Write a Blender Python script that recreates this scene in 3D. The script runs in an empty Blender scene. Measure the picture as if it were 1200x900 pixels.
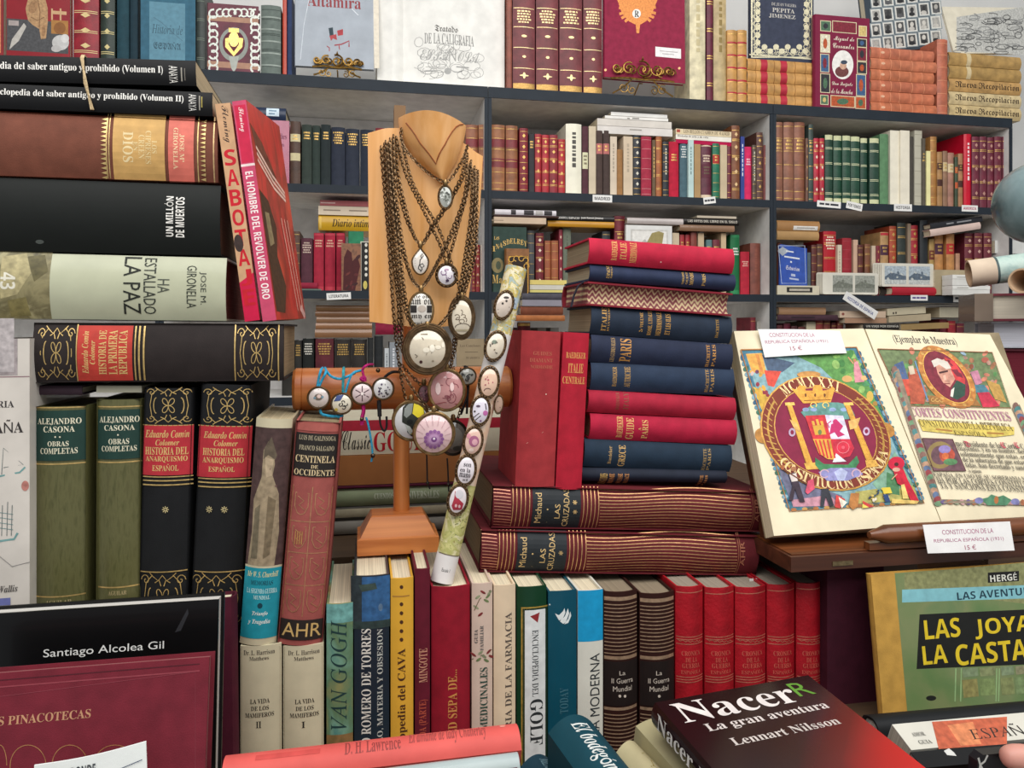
import bpy, math, random
import numpy as np
from mathutils import Vector, Matrix
from mathutils.geometry import tessellate_polygon
random.seed(7)
SC = bpy.context.scene
COL = SC.collection
# ---------------------------------------------------------------- camera, light, exposure
YAW = math.radians(11.0); CZ = 1.40; FPX = 900.0; HY = 385.0
cam_data = bpy.data.cameras.new('camera'); cam = bpy.data.objects.new('camera', cam_data); COL.objects.link(cam)
cam.location = (0, 0, CZ); cam.rotation_euler = (math.pi/2, 0, -YAW)
cam_data.sensor_width = 36; cam_data.lens = 27.0; cam_data.shift_y = -65/1200.0; cam_data.clip_start = 0.02
SC.camera = cam
SC.view_settings.view_transform = 'Standard'; SC.view_settings.look = 'None'
SC.view_settings.gamma = 1.0; SC.view_settings.use_curve_mapping = False
SC.view_settings.exposure = 0.07
world = bpy.data.worlds.new('daylight'); SC.world = world; world.use_nodes = True
wb = world.node_tree.nodes['Background']; wb.inputs[0].default_value = (0.93, 0.97, 1.0, 1); wb.inputs[1].default_value = 0.40
def area(name, loc, target, sx, sy, power, color=(1, 1, 1)):
    l = bpy.data.lights.new(name, 'AREA'); l.shape = 'RECTANGLE'; l.size = sx; l.size_y = sy; l.energy = power; l.color = color
    o = bpy.data.objects.new(name, l); COL.objects.link(o); o.location = loc
    o.rotation_euler = (Vector(target)-Vector(loc)).to_track_quat('-Z', 'Y').to_euler(); return o
area('canopy_daylight', (0.4, -0.1, 3.0), (0.45, 1.5, 1.5), 3.4, 1.8, 76, (1.0, 0.985, 0.96))

# ---------------------------------------------------------------- measuring: photo pixel <-> point on a plane Y = const
CA, SA = math.cos(YAW), math.sin(YAW)
def Q(px, py, Y):
    k = (px-600)/FPX; t = Y/(CA-k*SA)
    return Vector((t*(k*CA+SA), Y, CZ+(HY-py)/FPX*t))
def proj(p):
    xr = p[0]*CA-p[1]*SA; f = p[0]*SA+p[1]*CA
    return (600+FPX*xr/f, HY-FPX*(p[2]-CZ)/f)
def homog(q):
    # photo quad TL,TR,BR,BL -> unit square (u right, v down)
    A = []; b = []
    for (x, y), (u, v) in zip(q, ((0, 0), (1, 0), (1, 1), (0, 1))):
        A += [[x, y, 1, 0, 0, 0, -u*x, -u*y], [0, 0, 0, x, y, 1, -v*x, -v*y]]; b += [u, v]
    h = np.append(np.linalg.solve(np.array(A, float), np.array(b, float)), 1.0)
    def f(p):
        x, y = p; d = h[6]*x+h[7]*y+1
        return ((h[0]*x+h[1]*y+h[2])/d, (h[3]*x+h[4]*y+h[5])/d)
    return f

# ---------------------------------------------------------------- materials
MATS = {}
def lin(h):
    h = h.lstrip('#'); c = [int(h[i:i+2], 16)/255 for i in (0, 2, 4)]
    return tuple(x/12.92 if x <= .04045 else ((x+.055)/1.055)**2.4 for x in c)+(1,)
KINDS = { # rough, spec, metallic, noise scale, colour variation, bump scale, bump strength, coat
 'cloth': (.75, .25, 0, 60, .16, 900, .10, 0), 'leather': (.48, .4, 0, 35, .30, 260, .22, 0), 'paper': (.85, .2, 0, 30, .08, 300, .04, 0),
 'gloss': (.3, .3, 0, 25, .08, 40, .02, .08), 'satin': (.55, .2, 0, 30, .10, 120, .04, 0), 'ink': (.6, .3, 0, 90, .12, 0, 0, 0),
 'gold': (.42, .5, .55, 200, .25, 0, 0, 0), 'metal': (.38, .5, .9, 120, .45, 300, .2, 0), 'plain': (.6, .3, 0, 8, .05, 0, 0, 0),
 'print': (.55, .35, 0, 160, .30, 0, 0, 0), 'glass_dome': (.12, .5, 0, 80, .10, 0, 0, .6), 'cord': (.7, .3, 0, 400, .3, 900, .3, 0),
 'map': (.6, .3, 0, 70, .35, 0, 0, 0), 'film': (.22, .4, 0, 20, .12, 30, .12, .2)}
def mat(hexc, kind='plain'):
    key = (hexc, kind)
    if key in MATS: return MATS[key]
    m = bpy.data.materials.new(f'{kind}_{hexc.lstrip("#")}'); m.use_nodes = True
    nt = m.node_tree; N = nt.nodes; L = nt.links; b = N['Principled BSDF']
    ro, sp, me, ns, cv, bs, bst, coat = KINDS[kind]
    b.inputs['Roughness'].default_value = ro; b.inputs['Specular IOR Level'].default_value = sp; b.inputs['Metallic'].default_value = me
    b.inputs['Coat Weight'].default_value = coat
    tc = N.new('ShaderNodeTexCoord'); nz = N.new('ShaderNodeTexNoise'); nz.inputs['Scale'].default_value = ns; nz.inputs['Detail'].default_value = 4
    L.new(tc.outputs['Object'], nz.inputs['Vector'])
    r = N.new('ShaderNodeMapRange'); r.inputs[1].default_value = .3; r.inputs[2].default_value = .7; r.inputs[3].default_value = 1-cv; r.inputs[4].default_value = 1+cv
    L.new(nz.outputs['Fac'], r.inputs[0])
    c = lin(hexc); mx = N.new('ShaderNodeMix'); mx.data_type = 'RGBA'; mx.blend_type = 'MULTIPLY'; mx.inputs[0].default_value = 1
    mx.inputs[6].default_value = c; L.new(r.outputs[0], mx.inputs[7]); L.new(mx.outputs[2], b.inputs['Base Color'])
    if bst:
        n2 = N.new('ShaderNodeTexNoise'); n2.inputs['Scale'].default_value = bs; L.new(tc.outputs['Object'], n2.inputs['Vector'])
        bp = N.new('ShaderNodeBump'); bp.inputs['Strength'].default_value = bst; bp.inputs['Distance'].default_value = .002
        L.new(n2.outputs['Fac'], bp.inputs['Height']); L.new(bp.outputs['Normal'], b.inputs['Normal'])
    MATS[key] = m; return m
def pages(hexc, axis):
    """page edges: fine leaves running across the given axis"""
    key = (hexc, 'pages'+axis)
    if key in MATS: return MATS[key]
    m = bpy.data.materials.new(f'page_edges_{axis}_{hexc.lstrip("#")}'); m.use_nodes = True
    nt = m.node_tree; N = nt.nodes; L = nt.links; b = N['Principled BSDF']; b.inputs['Roughness'].default_value = .9; b.inputs['Specular IOR Level'].default_value = .15
    tc = N.new('ShaderNodeTexCoord'); mp = N.new('ShaderNodeMapping')
    mp.inputs['Scale'].default_value = {'x': (1400, 6, 6), 'y': (6, 1400, 6), 'z': (6, 6, 1400)}[axis]
    nz = N.new('ShaderNodeTexNoise'); nz.inputs['Scale'].default_value = 1; nz.inputs['Detail'].default_value = 2
    L.new(tc.outputs['Object'], mp.inputs[0]); L.new(mp.outputs[0], nz.inputs['Vector'])
    r = N.new('ShaderNodeMapRange'); r.inputs[1].default_value = .3; r.inputs[2].default_value = .7; r.inputs[3].default_value = .72; r.inputs[4].default_value = 1.12
    L.new(nz.outputs['Fac'], r.inputs[0]); mx = N.new('ShaderNodeMix'); mx.data_type = 'RGBA'; mx.blend_type = 'MULTIPLY'; mx.inputs[0].default_value = 1
    mx.inputs[6].default_value = lin(hexc); L.new(r.outputs[0], mx.inputs[7]); L.new(mx.outputs[2], b.inputs['Base Color'])
    MATS[key] = m; return m
def wood(h1, h2, axis='z', name='wood', rough=.4):
    key = (h1, h2, axis, name)
    if key in MATS: return MATS[key]
    m = bpy.data.materials.new(name); m.use_nodes = True
    nt = m.node_tree; N = nt.nodes; L = nt.links; b = N['Principled BSDF']; b.inputs['Roughness'].default_value = rough
    tc = N.new('ShaderNodeTexCoord'); mp = N.new('ShaderNodeMapping')
    mp.inputs['Scale'].default_value = {'x': (3, 60, 60), 'z': (60, 60, 3), 'y': (60, 3, 60)}[axis]
    nz = N.new('ShaderNodeTexNoise'); nz.inputs['Scale'].default_value = 1; nz.inputs['Detail'].default_value = 6; nz.inputs['Distortion'].default_value = .6
    cr = N.new('ShaderNodeValToRGB'); cr.color_ramp.elements[0].color = lin(h1); cr.color_ramp.elements[1].color = lin(h2)
    cr.color_ramp.elements[0].position = .3; cr.color_ramp.elements[1].position = .65
    L.new(tc.outputs['Object'], mp.inputs[0]); L.new(mp.outputs[0], nz.inputs['Vector']); L.new(nz.outputs['Fac'], cr.inputs[0]); L.new(cr.outputs[0], b.inputs['Base Color'])
    MATS[key] = m; return m
def blotch(name, cols, scale, detail=5, rough=.5, dist=.5, metallic=0):
    """several colours in soft patches (marbled paper, map print, worn covers)"""
    if name in MATS: return MATS[name]
    m = bpy.data.materials.new(name); m.use_nodes = True
    nt = m.node_tree; N = nt.nodes; L = nt.links; b = N['Principled BSDF']; b.inputs['Roughness'].default_value = rough; b.inputs['Metallic'].default_value = metallic
    tc = N.new('ShaderNodeTexCoord'); mp = N.new('ShaderNodeMapping'); mp.inputs['Scale'].default_value = scale if isinstance(scale, tuple) else (scale,)*3
    nz = N.new('ShaderNodeTexNoise'); nz.inputs['Scale'].default_value = 1; nz.inputs['Detail'].default_value = detail; nz.inputs['Distortion'].default_value = dist
    cr = N.new('ShaderNodeValToRGB'); e = cr.color_ramp.elements
    n = len(cols); e[0].position = .3; e[0].color = lin(cols[0]); e[1].position = .7; e[1].color = lin(cols[-1])
    for i in range(1, n-1):
        x = e.new(.3+.4*i/(n-1)); x.color = lin(cols[i])
    L.new(tc.outputs['Object'], mp.inputs[0]); L.new(mp.outputs[0], nz.inputs['Vector']); L.new(nz.outputs['Fac'], cr.inputs[0]); L.new(cr.outputs[0], b.inputs['Base Color'])
    MATS[name] = m; return m
M = lambda c, k='plain': c if isinstance(c, bpy.types.Material) else mat(c, k)

# ---------------------------------------------------------------- mesh builder
class MB:
    def __init__(s): s.v = []; s.f = []; s.mi = []; s.mats = []
    def mid(s, m):
        if m not in s.mats: s.mats.append(m)
        return s.mats.index(m)
    def add(s, vs, fs, m):
        o = len(s.v); k = s.mid(m); s.v += [tuple(p) for p in vs]
        for f in fs: s.f.append(tuple(i+o for i in f)); s.mi.append(k)
        return s
    def box(s, x0, y0, z0, x1, y1, z1, m):
        return s.add([(x0, y0, z0), (x1, y0, z0), (x1, y1, z0), (x0, y1, z0), (x0, y0, z1), (x1, y0, z1), (x1, y1, z1), (x0, y1, z1)],
                     [(0, 3, 2, 1), (4, 5, 6, 7), (0, 1, 5, 4), (1, 2, 6, 5), (2, 3, 7, 6), (3, 0, 4, 7)], m)
    def tube(s, pts, r, m, n=6, cap=True, closed=False):
        pts = [Vector(p) for p in pts]; k = len(pts); rs = r if isinstance(r, (list, tuple)) else [r]*k
        vs = []; prev = None
        for i, p in enumerate(pts):
            a = pts[(i-1) % k] if closed else pts[max(0, i-1)]; b = pts[(i+1) % k] if closed else pts[min(k-1, i+1)]
            d = (b-a)
            d = d.normalized() if d.length > 1e-9 else Vector((0, 0, 1))
            if prev is None: u = d.orthogonal().normalized()
            else:
                u = prev-d*prev.dot(d); u = u.normalized() if u.length > 1e-6 else d.orthogonal().normalized()
            prev = u; w = d.cross(u)
            for j in range(n):
                t = 2*math.pi*j/n; vs.append(p+u*(math.cos(t)*rs[i])+w*(math.sin(t)*rs[i]))
        fs = []
        for i in range(k if closed else k-1):
            for j in range(n):
                a = i*n+j; b = i*n+(j+1) % n; c = ((i+1) % k)*n+(j+1) % n; d2 = ((i+1) % k)*n+j
                fs.append((a, b, c, d2))
        if cap and not closed: fs += [tuple(reversed(range(n))), tuple(range((k-1)*n, k*n))]
        return s.add(vs, fs, m)
    def prism(s, poly, y0, y1, m):
        """outline in x,z extruded along y"""
        n = len(poly); vs = [(x, y0, z) for x, z in poly]+[(x, y1, z) for x, z in poly]
        fs = [tuple(range(n)), tuple(reversed(range(n, 2*n)))]+[(i, i+n, (i+1) % n+n, (i+1) % n) for i in range(n)]
        return s.add(vs, fs, m)
    def lathe(s, prof, m, n=24, c=(0, 0, 0)):
        vs = []; k = len(prof)
        for r, z in prof:
            for j in range(n):
                t = 2*math.pi*j/n; vs.append((c[0]+r*math.cos(t), c[1]+r*math.sin(t), c[2]+z))
        fs = [(i*n+j, i*n+(j+1) % n, (i+1)*n+(j+1) % n, (i+1)*n+j) for i in range(k-1) for j in range(n)]
        fs += [tuple(reversed(range(n))), tuple(range((k-1)*n, k*n))]
        return s.add(vs, fs, m)
    def build(s, name, parent=None, smooth=0, matrix=None):
        me = bpy.data.meshes.new(name); me.from_pydata(s.v, [], s.f)
        for m in s.mats: me.materials.append(m)
        if s.mats: me.polygons.foreach_set('material_index', s.mi)
        o = bpy.data.objects.new(name, me); COL.objects.link(o)
        if parent is not None: o.parent = parent
        if matrix is not None: o.matrix_local = matrix
        me.update()
        if smooth:
            me.shade_smooth()
            me.set_sharp_from_angle(angle=math.radians(smooth))
        return o
LABELS = {}
def tag(o, label, cat, group=None, kind=None):
    o['label'] = label; o['category'] = cat
    if group: o['group'] = group
    if kind: o['kind'] = kind
    n = len(label.split())
    if not 4 <= n <= 16: print('LABEL LENGTH', n, label)
    if label in LABELS and LABELS[label] != group: print('LABEL TWICE', label)
    LABELS[label] = group or o.name
    return o
def empty(name, matrix=None, loc=None):
    o = bpy.data.objects.new(name, None); COL.objects.link(o); o.empty_display_size = .02
    if matrix is not None: o.matrix_world = matrix
    if loc is not None: o.location = loc
    return o
def struct(name, mb, kind='structure'):
    o = mb.build(name); o['kind'] = kind; return o

# ---------------------------------------------------------------- lettering
TXT = {}
_tc = bpy.data.curves.new('lettering', 'FONT'); _to = bpy.data.objects.new('lettering', _tc)
BASES = {'B': (0x1D400, 0x1D41A, 0x1D7CE), 'I': (0x1D434, 0x1D44E, None), 'BI': (0x1D468, 0x1D482, 0x1D7CE), 'X': (0x1D5D4, 0x1D5EE, 0x1D7EC),
         'XI': (0x1D608, 0x1D622, 0x1D7E2), 'SC': (0x1D4D0, 0x1D4EA, None), 'F': (0x1D56C, 0x1D586, None), 'S': None}
def style(txt, font):
    b = BASES[font]
    if not b: return txt
    out = ''
    for ch in txt:
        if 'A' <= ch <= 'Z': out += chr(b[0]+ord(ch)-65)
        elif 'a' <= ch <= 'z': out += '\u210e' if (font == 'I' and ch == 'h') else chr(b[1]+ord(ch)-97)
        elif '0' <= ch <= '9' and b[2]: out += chr(b[2]+ord(ch)-48)
        else: out += ch
    return out
def text_mesh(txt, font, res=3):
    key = (txt, font, res)
    if key not in TXT:
        _tc.body = style(txt, font); _tc.resolution_u = res
        me = bpy.data.meshes.new_from_object(_to)
        vs = np.array([v.co[:2] for v in me.vertices]) if len(me.vertices) else np.zeros((1, 2))
        fs = [tuple(p.vertices) for p in me.polygons]
        lo = vs.min(0); hi = vs.max(0); d = np.maximum(hi-lo, 1e-6)
        TXT[key] = ((vs-lo)/d, fs); bpy.data.meshes.remove(me)
    return TXT[key]
def arc(cx, cy, rx, ry, a0, a1, n=14):
    return [(cx+rx*math.cos(math.radians(a0+(a1-a0)*i/n)), cy+ry*math.sin(math.radians(a0+(a1-a0)*i/n))) for i in range(n+1)]
def fill(mb, pts, surf, off, m, cur):
    """flat printed shape; cut finer where the surface under it is curved"""
    if not cur: mb.add([surf(u, v, off) for u, v in pts], [tuple(range(len(pts)))], m); return
    V = [Vector((u, v, 0)) for u, v in pts]; todo = [tuple(V[i] for i in t) for t in tessellate_polygon([V])]; vs = []; fs = []
    while todo:
        t = todo.pop(); best = 0
        for i in range(3):
            d = t[i]-t[(i+1) % 3]; q = max(abs(d.x)/cur[0], abs(d.y)/cur[1])
            if q > best: best, k = q, i
        if best > 1:
            a, b, c = t[k], t[(k+1) % 3], t[(k+2) % 3]; mid = (a+b)/2; todo += [(a, mid, c), (mid, b, c)]
        else:
            fs.append((len(vs), len(vs)+1, len(vs)+2)); vs += [surf(p.x, p.y, off) for p in t]
    if vs: mb.add(vs, fs, m)
def decorate(mb, items, W, H, surf, tf=None, cur=None, step=None):
    """items drawn as thin printed shapes on a surface; tf maps an item's coordinates to u (right), v (down) in 0..1.
    surf(u,v,off) -> local point."""
    step = step or (.00002 if cur else .000006)
    for k, it in enumerate(items):
        off = .00015+step*k; T = tf
        kind = it[0]
        if kind.endswith('%'): kind = kind[:-1]; T = None       # u,v given directly
        g = (lambda p: p) if T is None else T
        ck = None
        if kind == 'r':      # rectangle x0 y0 x1 y1
            _, x0, y0, x1, y1, c = it[:6]; ck = it[6] if len(it) > 6 else 'ink'
            xm, ym = (x0+x1)/2, (y0+y1)/2; a = (g((x0, ym))[0], g((xm, y0))[1]); b = (g((x1, ym))[0], g((xm, y1))[1]); n = 10 if abs(b[0]-a[0])*W > .006 else 3; m = 10 if abs(b[1]-a[1])*H > .006 else 3
            vs = [surf(a[0]+(b[0]-a[0])*i/n, a[1]+(b[1]-a[1])*j/m, off) for j in range(m+1) for i in range(n+1)]
            fs = [(j*(n+1)+i, (j+1)*(n+1)+i, (j+1)*(n+1)+i+1, j*(n+1)+i+1) for j in range(m) for i in range(n)]
            mb.add(vs, fs, M(c, ck))
        elif kind == 'p':    # polygon
            ck = it[3] if len(it) > 3 else 'ink'
            pts = [g(p) for p in it[1]]
            fill(mb, pts, surf, off, M(it[2], ck), cur)
        elif kind == 'e':    # ellipse
            _, cx, cy, rx, ry, c = it[:6]; ck = it[6] if len(it) > 6 else 'ink'; rot = math.radians(it[7]) if len(it) > 7 else 0
            n = 32 if rx > 12 or T is None else 18; pts = []
            for i in range(n):
                t = 2*math.pi*i/n; x = rx*math.cos(t); y = ry*math.sin(t)
                pts.append(g((cx+x*math.cos(rot)-y*math.sin(rot), cy+x*math.sin(rot)+y*math.cos(rot))))
            fill(mb, pts, surf, off, M(c, ck), cur)
        elif kind == 's':    # stroke along points, width in the same unit as the points
            _, pts, w, c = it[:4]; ck = it[4] if len(it) > 4 else 'gold'
            n = len(pts); L_ = []; R_ = []
            asp = 1.0 if T is not None else W/H          # keep stroke width even when u,v differ in length
            for i in range(n):
                a = pts[max(0, i-1)]; b = pts[min(n-1, i+1)]; dx, dy = b[0]-a[0], b[1]-a[1]
                if T is None: dy = dy/asp
                l = math.hypot(dx, dy) or 1; nx, ny = -dy/l*w/2, dx/l*w/2
                if T is None: ny *= asp
                L_.append(g((pts[i][0]+nx, pts[i][1]+ny))); R_.append(g((pts[i][0]-nx, pts[i][1]-ny)))
            vs = [surf(u, v, off) for u, v in L_]+[surf(u, v, off) for u, v in R_]
            mb.add(vs, [(i, i+1, n+i+1, n+i) for i in range(n-1)], M(c, ck))
        elif kind in 'tT':   # text in the box x0 y0 x1 y1 (T: the box's own corners follow the slope)
            _, s, x0, y0, x1, y1, c, font = it[:8]; rot = it[8] if len(it) > 8 else 0; ck = it[9] if len(it) > 9 else 'ink'
            xm, ym = (x0+x1)/2, (y0+y1)/2; a = g((x0, y0)); b = g((x1, y1))
            if kind == 't': a = (g((x0, ym))[0], g((xm, y0))[1]); b = (g((x1, ym))[0], g((xm, y1))[1])
            vs, fs = text_mesh(s, font, 4 if max(abs(b[0]-a[0])*W, abs(b[1]-a[1])*H) > .06 else 2)
            out = []; P2 = []
            for x, y in vs:
                if rot == 90: p, q = 1-y, 1-x           # reads upwards
                elif rot == -90: p, q = y, x            # reads downwards
                elif rot == 180: p, q = 1-x, y
                else: p, q = x, 1-y
                P2.append((a[0]+(b[0]-a[0])*p, a[1]+(b[1]-a[1])*q))
            if cur:
                for f in fs: fill(mb, [P2[i] for i in f], surf, off, M(c, ck), cur)
            else: mb.add([surf(u, v, off) for u, v in P2], fs, M(c, ck))
        elif kind == 'ta':   # one turned letter: centre u,v, height in metres, angle
            _, ch, cu, cv, hh, ang, c, font = it[:8]; vs, fs = text_mesh(ch, font, 2); wd = hh*(.35 if ch == 'I' else .8); ca, sa = math.cos(ang), math.sin(ang)
            mb.add([surf(cu+((x-.5)*wd*ca-(.5-y)*hh*sa)/W, cv+((x-.5)*wd*sa+(.5-y)*hh*ca)/H, off) for x, y in vs], fs, M(c, 'gold'))
    return mb

# ---------------------------------------------------------------- books
def frame(BL, BR, TL, Yb, Yt=None, Yr=None):
    """local frame of a front face from three photo points on planes of known depth -> (matrix, width, height)"""
    a = Q(*BL, Yb); b = Q(*BR, Yr or Yb); c = Q(*TL, Yt or Yb); x = b-a; z = c-a
    if z.length > x.length:
        Zv = z.normalized(); Xv = x-Zv*x.dot(Zv); W = Xv.length; Xv.normalize(); H = z.length
    else:
        Xv = x.normalized(); Zv = z-Xv*z.dot(Xv); H = Zv.length; Zv.normalize(); W = x.length
    Yv = Zv.cross(Xv); o = a+Xv*(W/2)
    m = Matrix(((Xv.x, Yv.x, Zv.x, o.x), (Xv.y, Yv.y, Zv.y, o.y), (Xv.z, Yv.z, Zv.z, o.z), (0, 0, 0, 1)))
    return m, W, H
def quad_of(m, W, H):
    return [proj(m @ Vector(p)) for p in ((-W/2, 0, H), (W/2, 0, H), (W/2, 0, 0), (-W/2, 0, 0))]
def u_profile(t, dp, bulge, b, n, groove):
    """cross-section of a cover: outer line then inner line; s across the thickness, d away from the spine"""
    out = [(-t/2, dp)]
    if groove: out += [(-t/2, .011), (-t/2+.0012, .008), (-t/2+.0004, .004)]
    for i in range(n+1):
        s = -t/2+t*i/n; out.append((s, bulge*((2*s/t)**2)))
    if groove: out += [(t/2-.0004, .004), (t/2-.0012, .008), (t/2, .011)]
    out.append((t/2, dp))
    ti = t-2*b; inn = [(t/2-b, dp)]
    for i in range(n+1):
        s = ti/2-ti*i/n; inn.append((s, b+bulge*((2*s/t)**2)))
    inn.append((-t/2+b, dp))
    return out, inn
def book(name, label, fr, dp, col, kind='cloth', lie=False, deco=(), uv=None, bulge=None, board=.0022, page='d9ccb0', sq=.003, soft=False,
         group=None, cat='book', groove=False, parts=(), n=8, yaw=0, inset=None, sag=0):
    """a closed book seen from its spine; lie=True lays it flat with the spine along the picture's width.
    deco: printed items in photo pixels (or u,v with a % kind); parts: (name, label, items) printed patches that are parts of their own"""
    m, W, H = fr
    if yaw: m = m @ Matrix.Translation((-W/2, 0, 0)) @ Matrix.Rotation(yaw, 4, 'Z') @ Matrix.Translation((W/2, 0, 0))
    t, ln = (H, W) if lie else (W, H)
    if bulge is None: bulge = 0 if soft else min(.006, t*.16)
    if soft: board = min(.0006, t*.1); sq = 0
    board = min(board, t*.2); groove = groove and t > .012
    if bulge == 0: n = 1
    out, inn = u_profile(t, dp, bulge, board, n, groove)
    # out and inn are one closed loop
    loop = out+inn; k = len(loop)
    def P(s, d, a): return (a-W/2, d, s+H/2) if lie else (s, d, a)
    mb = MB(); cm = M(col, kind)
    vs = [P(s, d, 0) for s, d in loop]+[P(s, d, ln) for s, d in loop]
    fs = [tuple(range(k)), tuple(reversed(range(k, 2*k)))]+[(i, (i+1) % k, k+(i+1) % k, k+i) for i in range(k)]
    mb.add(vs, fs, cm)
    def surf(u, v, off):
        s = (.5-v)*t if lie else (u-.5)*t; a = u*ln if lie else (1-v)*ln
        return P(s, bulge*((2*s/t)**2)-off, a)
    tf = uv or homog(quad_of(m, W, H))
    cur = None if bulge == 0 else ((9, .045) if lie else (.045, 9))
    decorate(mb, deco, W, H, surf, tf, cur)
    root = empty(name, m); tag(root, label, cat, group)
    mb.build('cover', root, smooth=40 if bulge else 0)
    # page block
    pb = MB(); pm = pages(page, 'z' if lie else 'x'); b = board; e = sq
    d0 = b+bulge*.9+.0004; d1 = dp-(e if not soft else .0002)
    th = t/2-b-.0001; nn = 4
    prof = [(-th, d0)]+[(-th+2*th*i/nn, d0-.6*bulge*(1-(2*i/nn-1)**2)) for i in range(1, nn)]+[(th, d0), (th, d1)]
    prof += [(th-2*th*i/nn, d1-(.25*bulge+.0006)*(1-(2*i/nn-1)**2)) for i in range(1, nn)]+[(-th, d1)]
    kk = len(prof); e2 = min(e, ln*.05)
    a0, a1 = e2+.0002*soft, ln-e2-.0002*soft
    pb.add([P(s, d, a0) for s, d in prof]+[P(s, d, a1) for s, d in prof],
           [tuple(range(kk)), tuple(reversed(range(kk, 2*kk)))]+[(i, (i+1) % kk, kk+(i+1) % kk, kk+i) for i in range(kk)], pm)
    pb.build('page_block', root)
    for i, (pn, pl, items) in enumerate(parts):
        x = MB(); decorate(x, items, W, H, lambda u, v, off: surf(u, v, off+.0006), tf, cur)
        o = x.build(pn, root)
        if pl: o['label'] = pl
    return root
def face_book(name, label, fr, T, col, kind='cloth', deco=(), uv=None, page='ddd2b8', group=None, cat='book', spine='l', soft=False, parts=(), board=.0025):
    """a closed book showing its front cover"""
    m, W, H = fr; tf = uv or homog(quad_of(m, W, H)); sg = -1 if spine == 'l' else 1
    if soft: board = .0007
    b = min(board, T*.25); bul = 0 if soft else min(.004, T*.15)
    out, inn = u_profile(T, W, bul, b, 6 if bul else 1, False)
    loop = out+inn; k = len(loop); mb = MB(); cm = M(col, kind)
    P = lambda s, d, a: (sg*(W/2-d), T/2+s, a)
    mb.add([P(s, d, 0) for s, d in loop]+[P(s, d, H) for s, d in loop],
           [tuple(range(k)), tuple(reversed(range(k, 2*k)))]+[(i, (i+1) % k, k+(i+1) % k, k+i) for i in range(k)], cm)
    surf = lambda u, v, off: ((u-.5)*W, -off, (1-v)*H)
    decorate(mb, deco, W, H, surf, tf)
    root = empty(name, m); tag(root, label, cat, group); mb.build('cover', root)
    pb = MB(); e = 0 if soft else .003
    x0, x1 = sorted((sg*(W/2-b-bul-.0004), sg*(W/2-W+max(e, .0003))))
    pb.box(x0, b+.0001, max(e, .0003), x1, T-b-.0001, H-max(e, .0003), pages(page, 'y')); pb.build('page_block', root)
    for pn, pl, items in parts:
        x = MB(); decorate(x, items, W, H, lambda u, v, off: surf(u, v, off+.0006), tf); o = x.build(pn, root)
        if pl: o['label'] = pl
    return root
GOLD = 'caa45c'
def dashes(u0, u1, v0, v1, rows, c, seed=0, kind='gold', frac=.55):
    """illegible small lettering: rows of short strokes"""
    r = random.Random(seed*31+rows); out = []; h = (v1-v0)/rows
    for i in range(rows):
        w = (u1-u0)*r.uniform(.65, 1); c0 = (u0+u1)/2-w/2; x = c0; y = v0+i*h
        while x < c0+w-.02*(u1-u0):
            l = (u1-u0)*r.uniform(.09, .2); out.append(('r%', x, y, min(x+l, c0+w), y+h*frac, c, kind)); x += l+(u1-u0)*.05
    return out
def preset(st, seed):
    """spine dressings for the far books"""
    out = []
    for s in st.split('+'):
        a = s.split(':'); k = a[0]; c = a[1] if len(a) > 1 else GOLD; ki = 'gold' if c == GOLD else 'ink'
        if k == 'g':
            for v in (.05, .2, .36, .53, .7, .86, .95): out.append(('r%', .04, v, .96, v+.007, c, ki))
        elif k == 'g2':
            for v in (.06, .18, .2, .4, .42, .62, .64, .84, .86): out.append(('r%', .04, v, .96, v+.008, c, ki))
        elif k == 'f':
            for v in (.12, .29, .45, .62, .79): out.append(('p%', [(.5, v-.03), (.7, v), (.5, v+.03), (.3, v)], c, ki))
        elif k == 'rb': out += [('r%', 0, .2, 1, .33, c, 'leather'), ('r%', 0, .5, 1, .63, c, 'leather')]
        elif k == 't': out += dashes(.14, .86, .12, .26, 3, c, seed, ki)
        elif k == 't2': out += dashes(.14, .86, .22, .36, 3, c, seed, ki)
        elif k == 'tl': out += dashes(.12, .88, .08, .3, 5, c, seed, ki)
        elif k == 'b': out.append(('r%', .02, .92, .98, .985, c, ki)); out.append(('r%', .02, .012, .98, .05, c, ki))
        elif k == 'cap':
            out += [('r%', .01, .0, .99, .07, c, 'ink'), ('r%', .01, .92, .99, 1, c, 'ink')]
        elif k == 'lb':
            out.append(('r%', .01, .2, .99, .36, c, 'ink')); out += dashes(.2, .8, .23, .34, 2, GOLD, seed)
        elif k == 'lb2':
            out.append(('r%', .01, .2, .99, .32, c, 'ink')); out.append(('r%', .01, .5, .99, .62, c, 'ink')); out += dashes(.2, .8, .22, .31, 2, GOLD, seed)
        elif k == 'lc':
            out.append(('r%', .03, .38, .97, .62, c, 'ink')); out += dashes(.2, .8, .42, .58, 3, '6b5a48', seed, 'ink')
        elif k == 'v':
            r = random.Random(seed); y = .12
            while y < .6:
                l = r.uniform(.02, .06); out.append(('r%', .38, y, .62, y+l, c, ki)); y += l+.02
        elif k == 'r':
            for v in (.16, .33, .5, .67, .84): out.append(('r%', .0, v, 1, v+.022, c, 'leather'))
    return out
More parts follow.
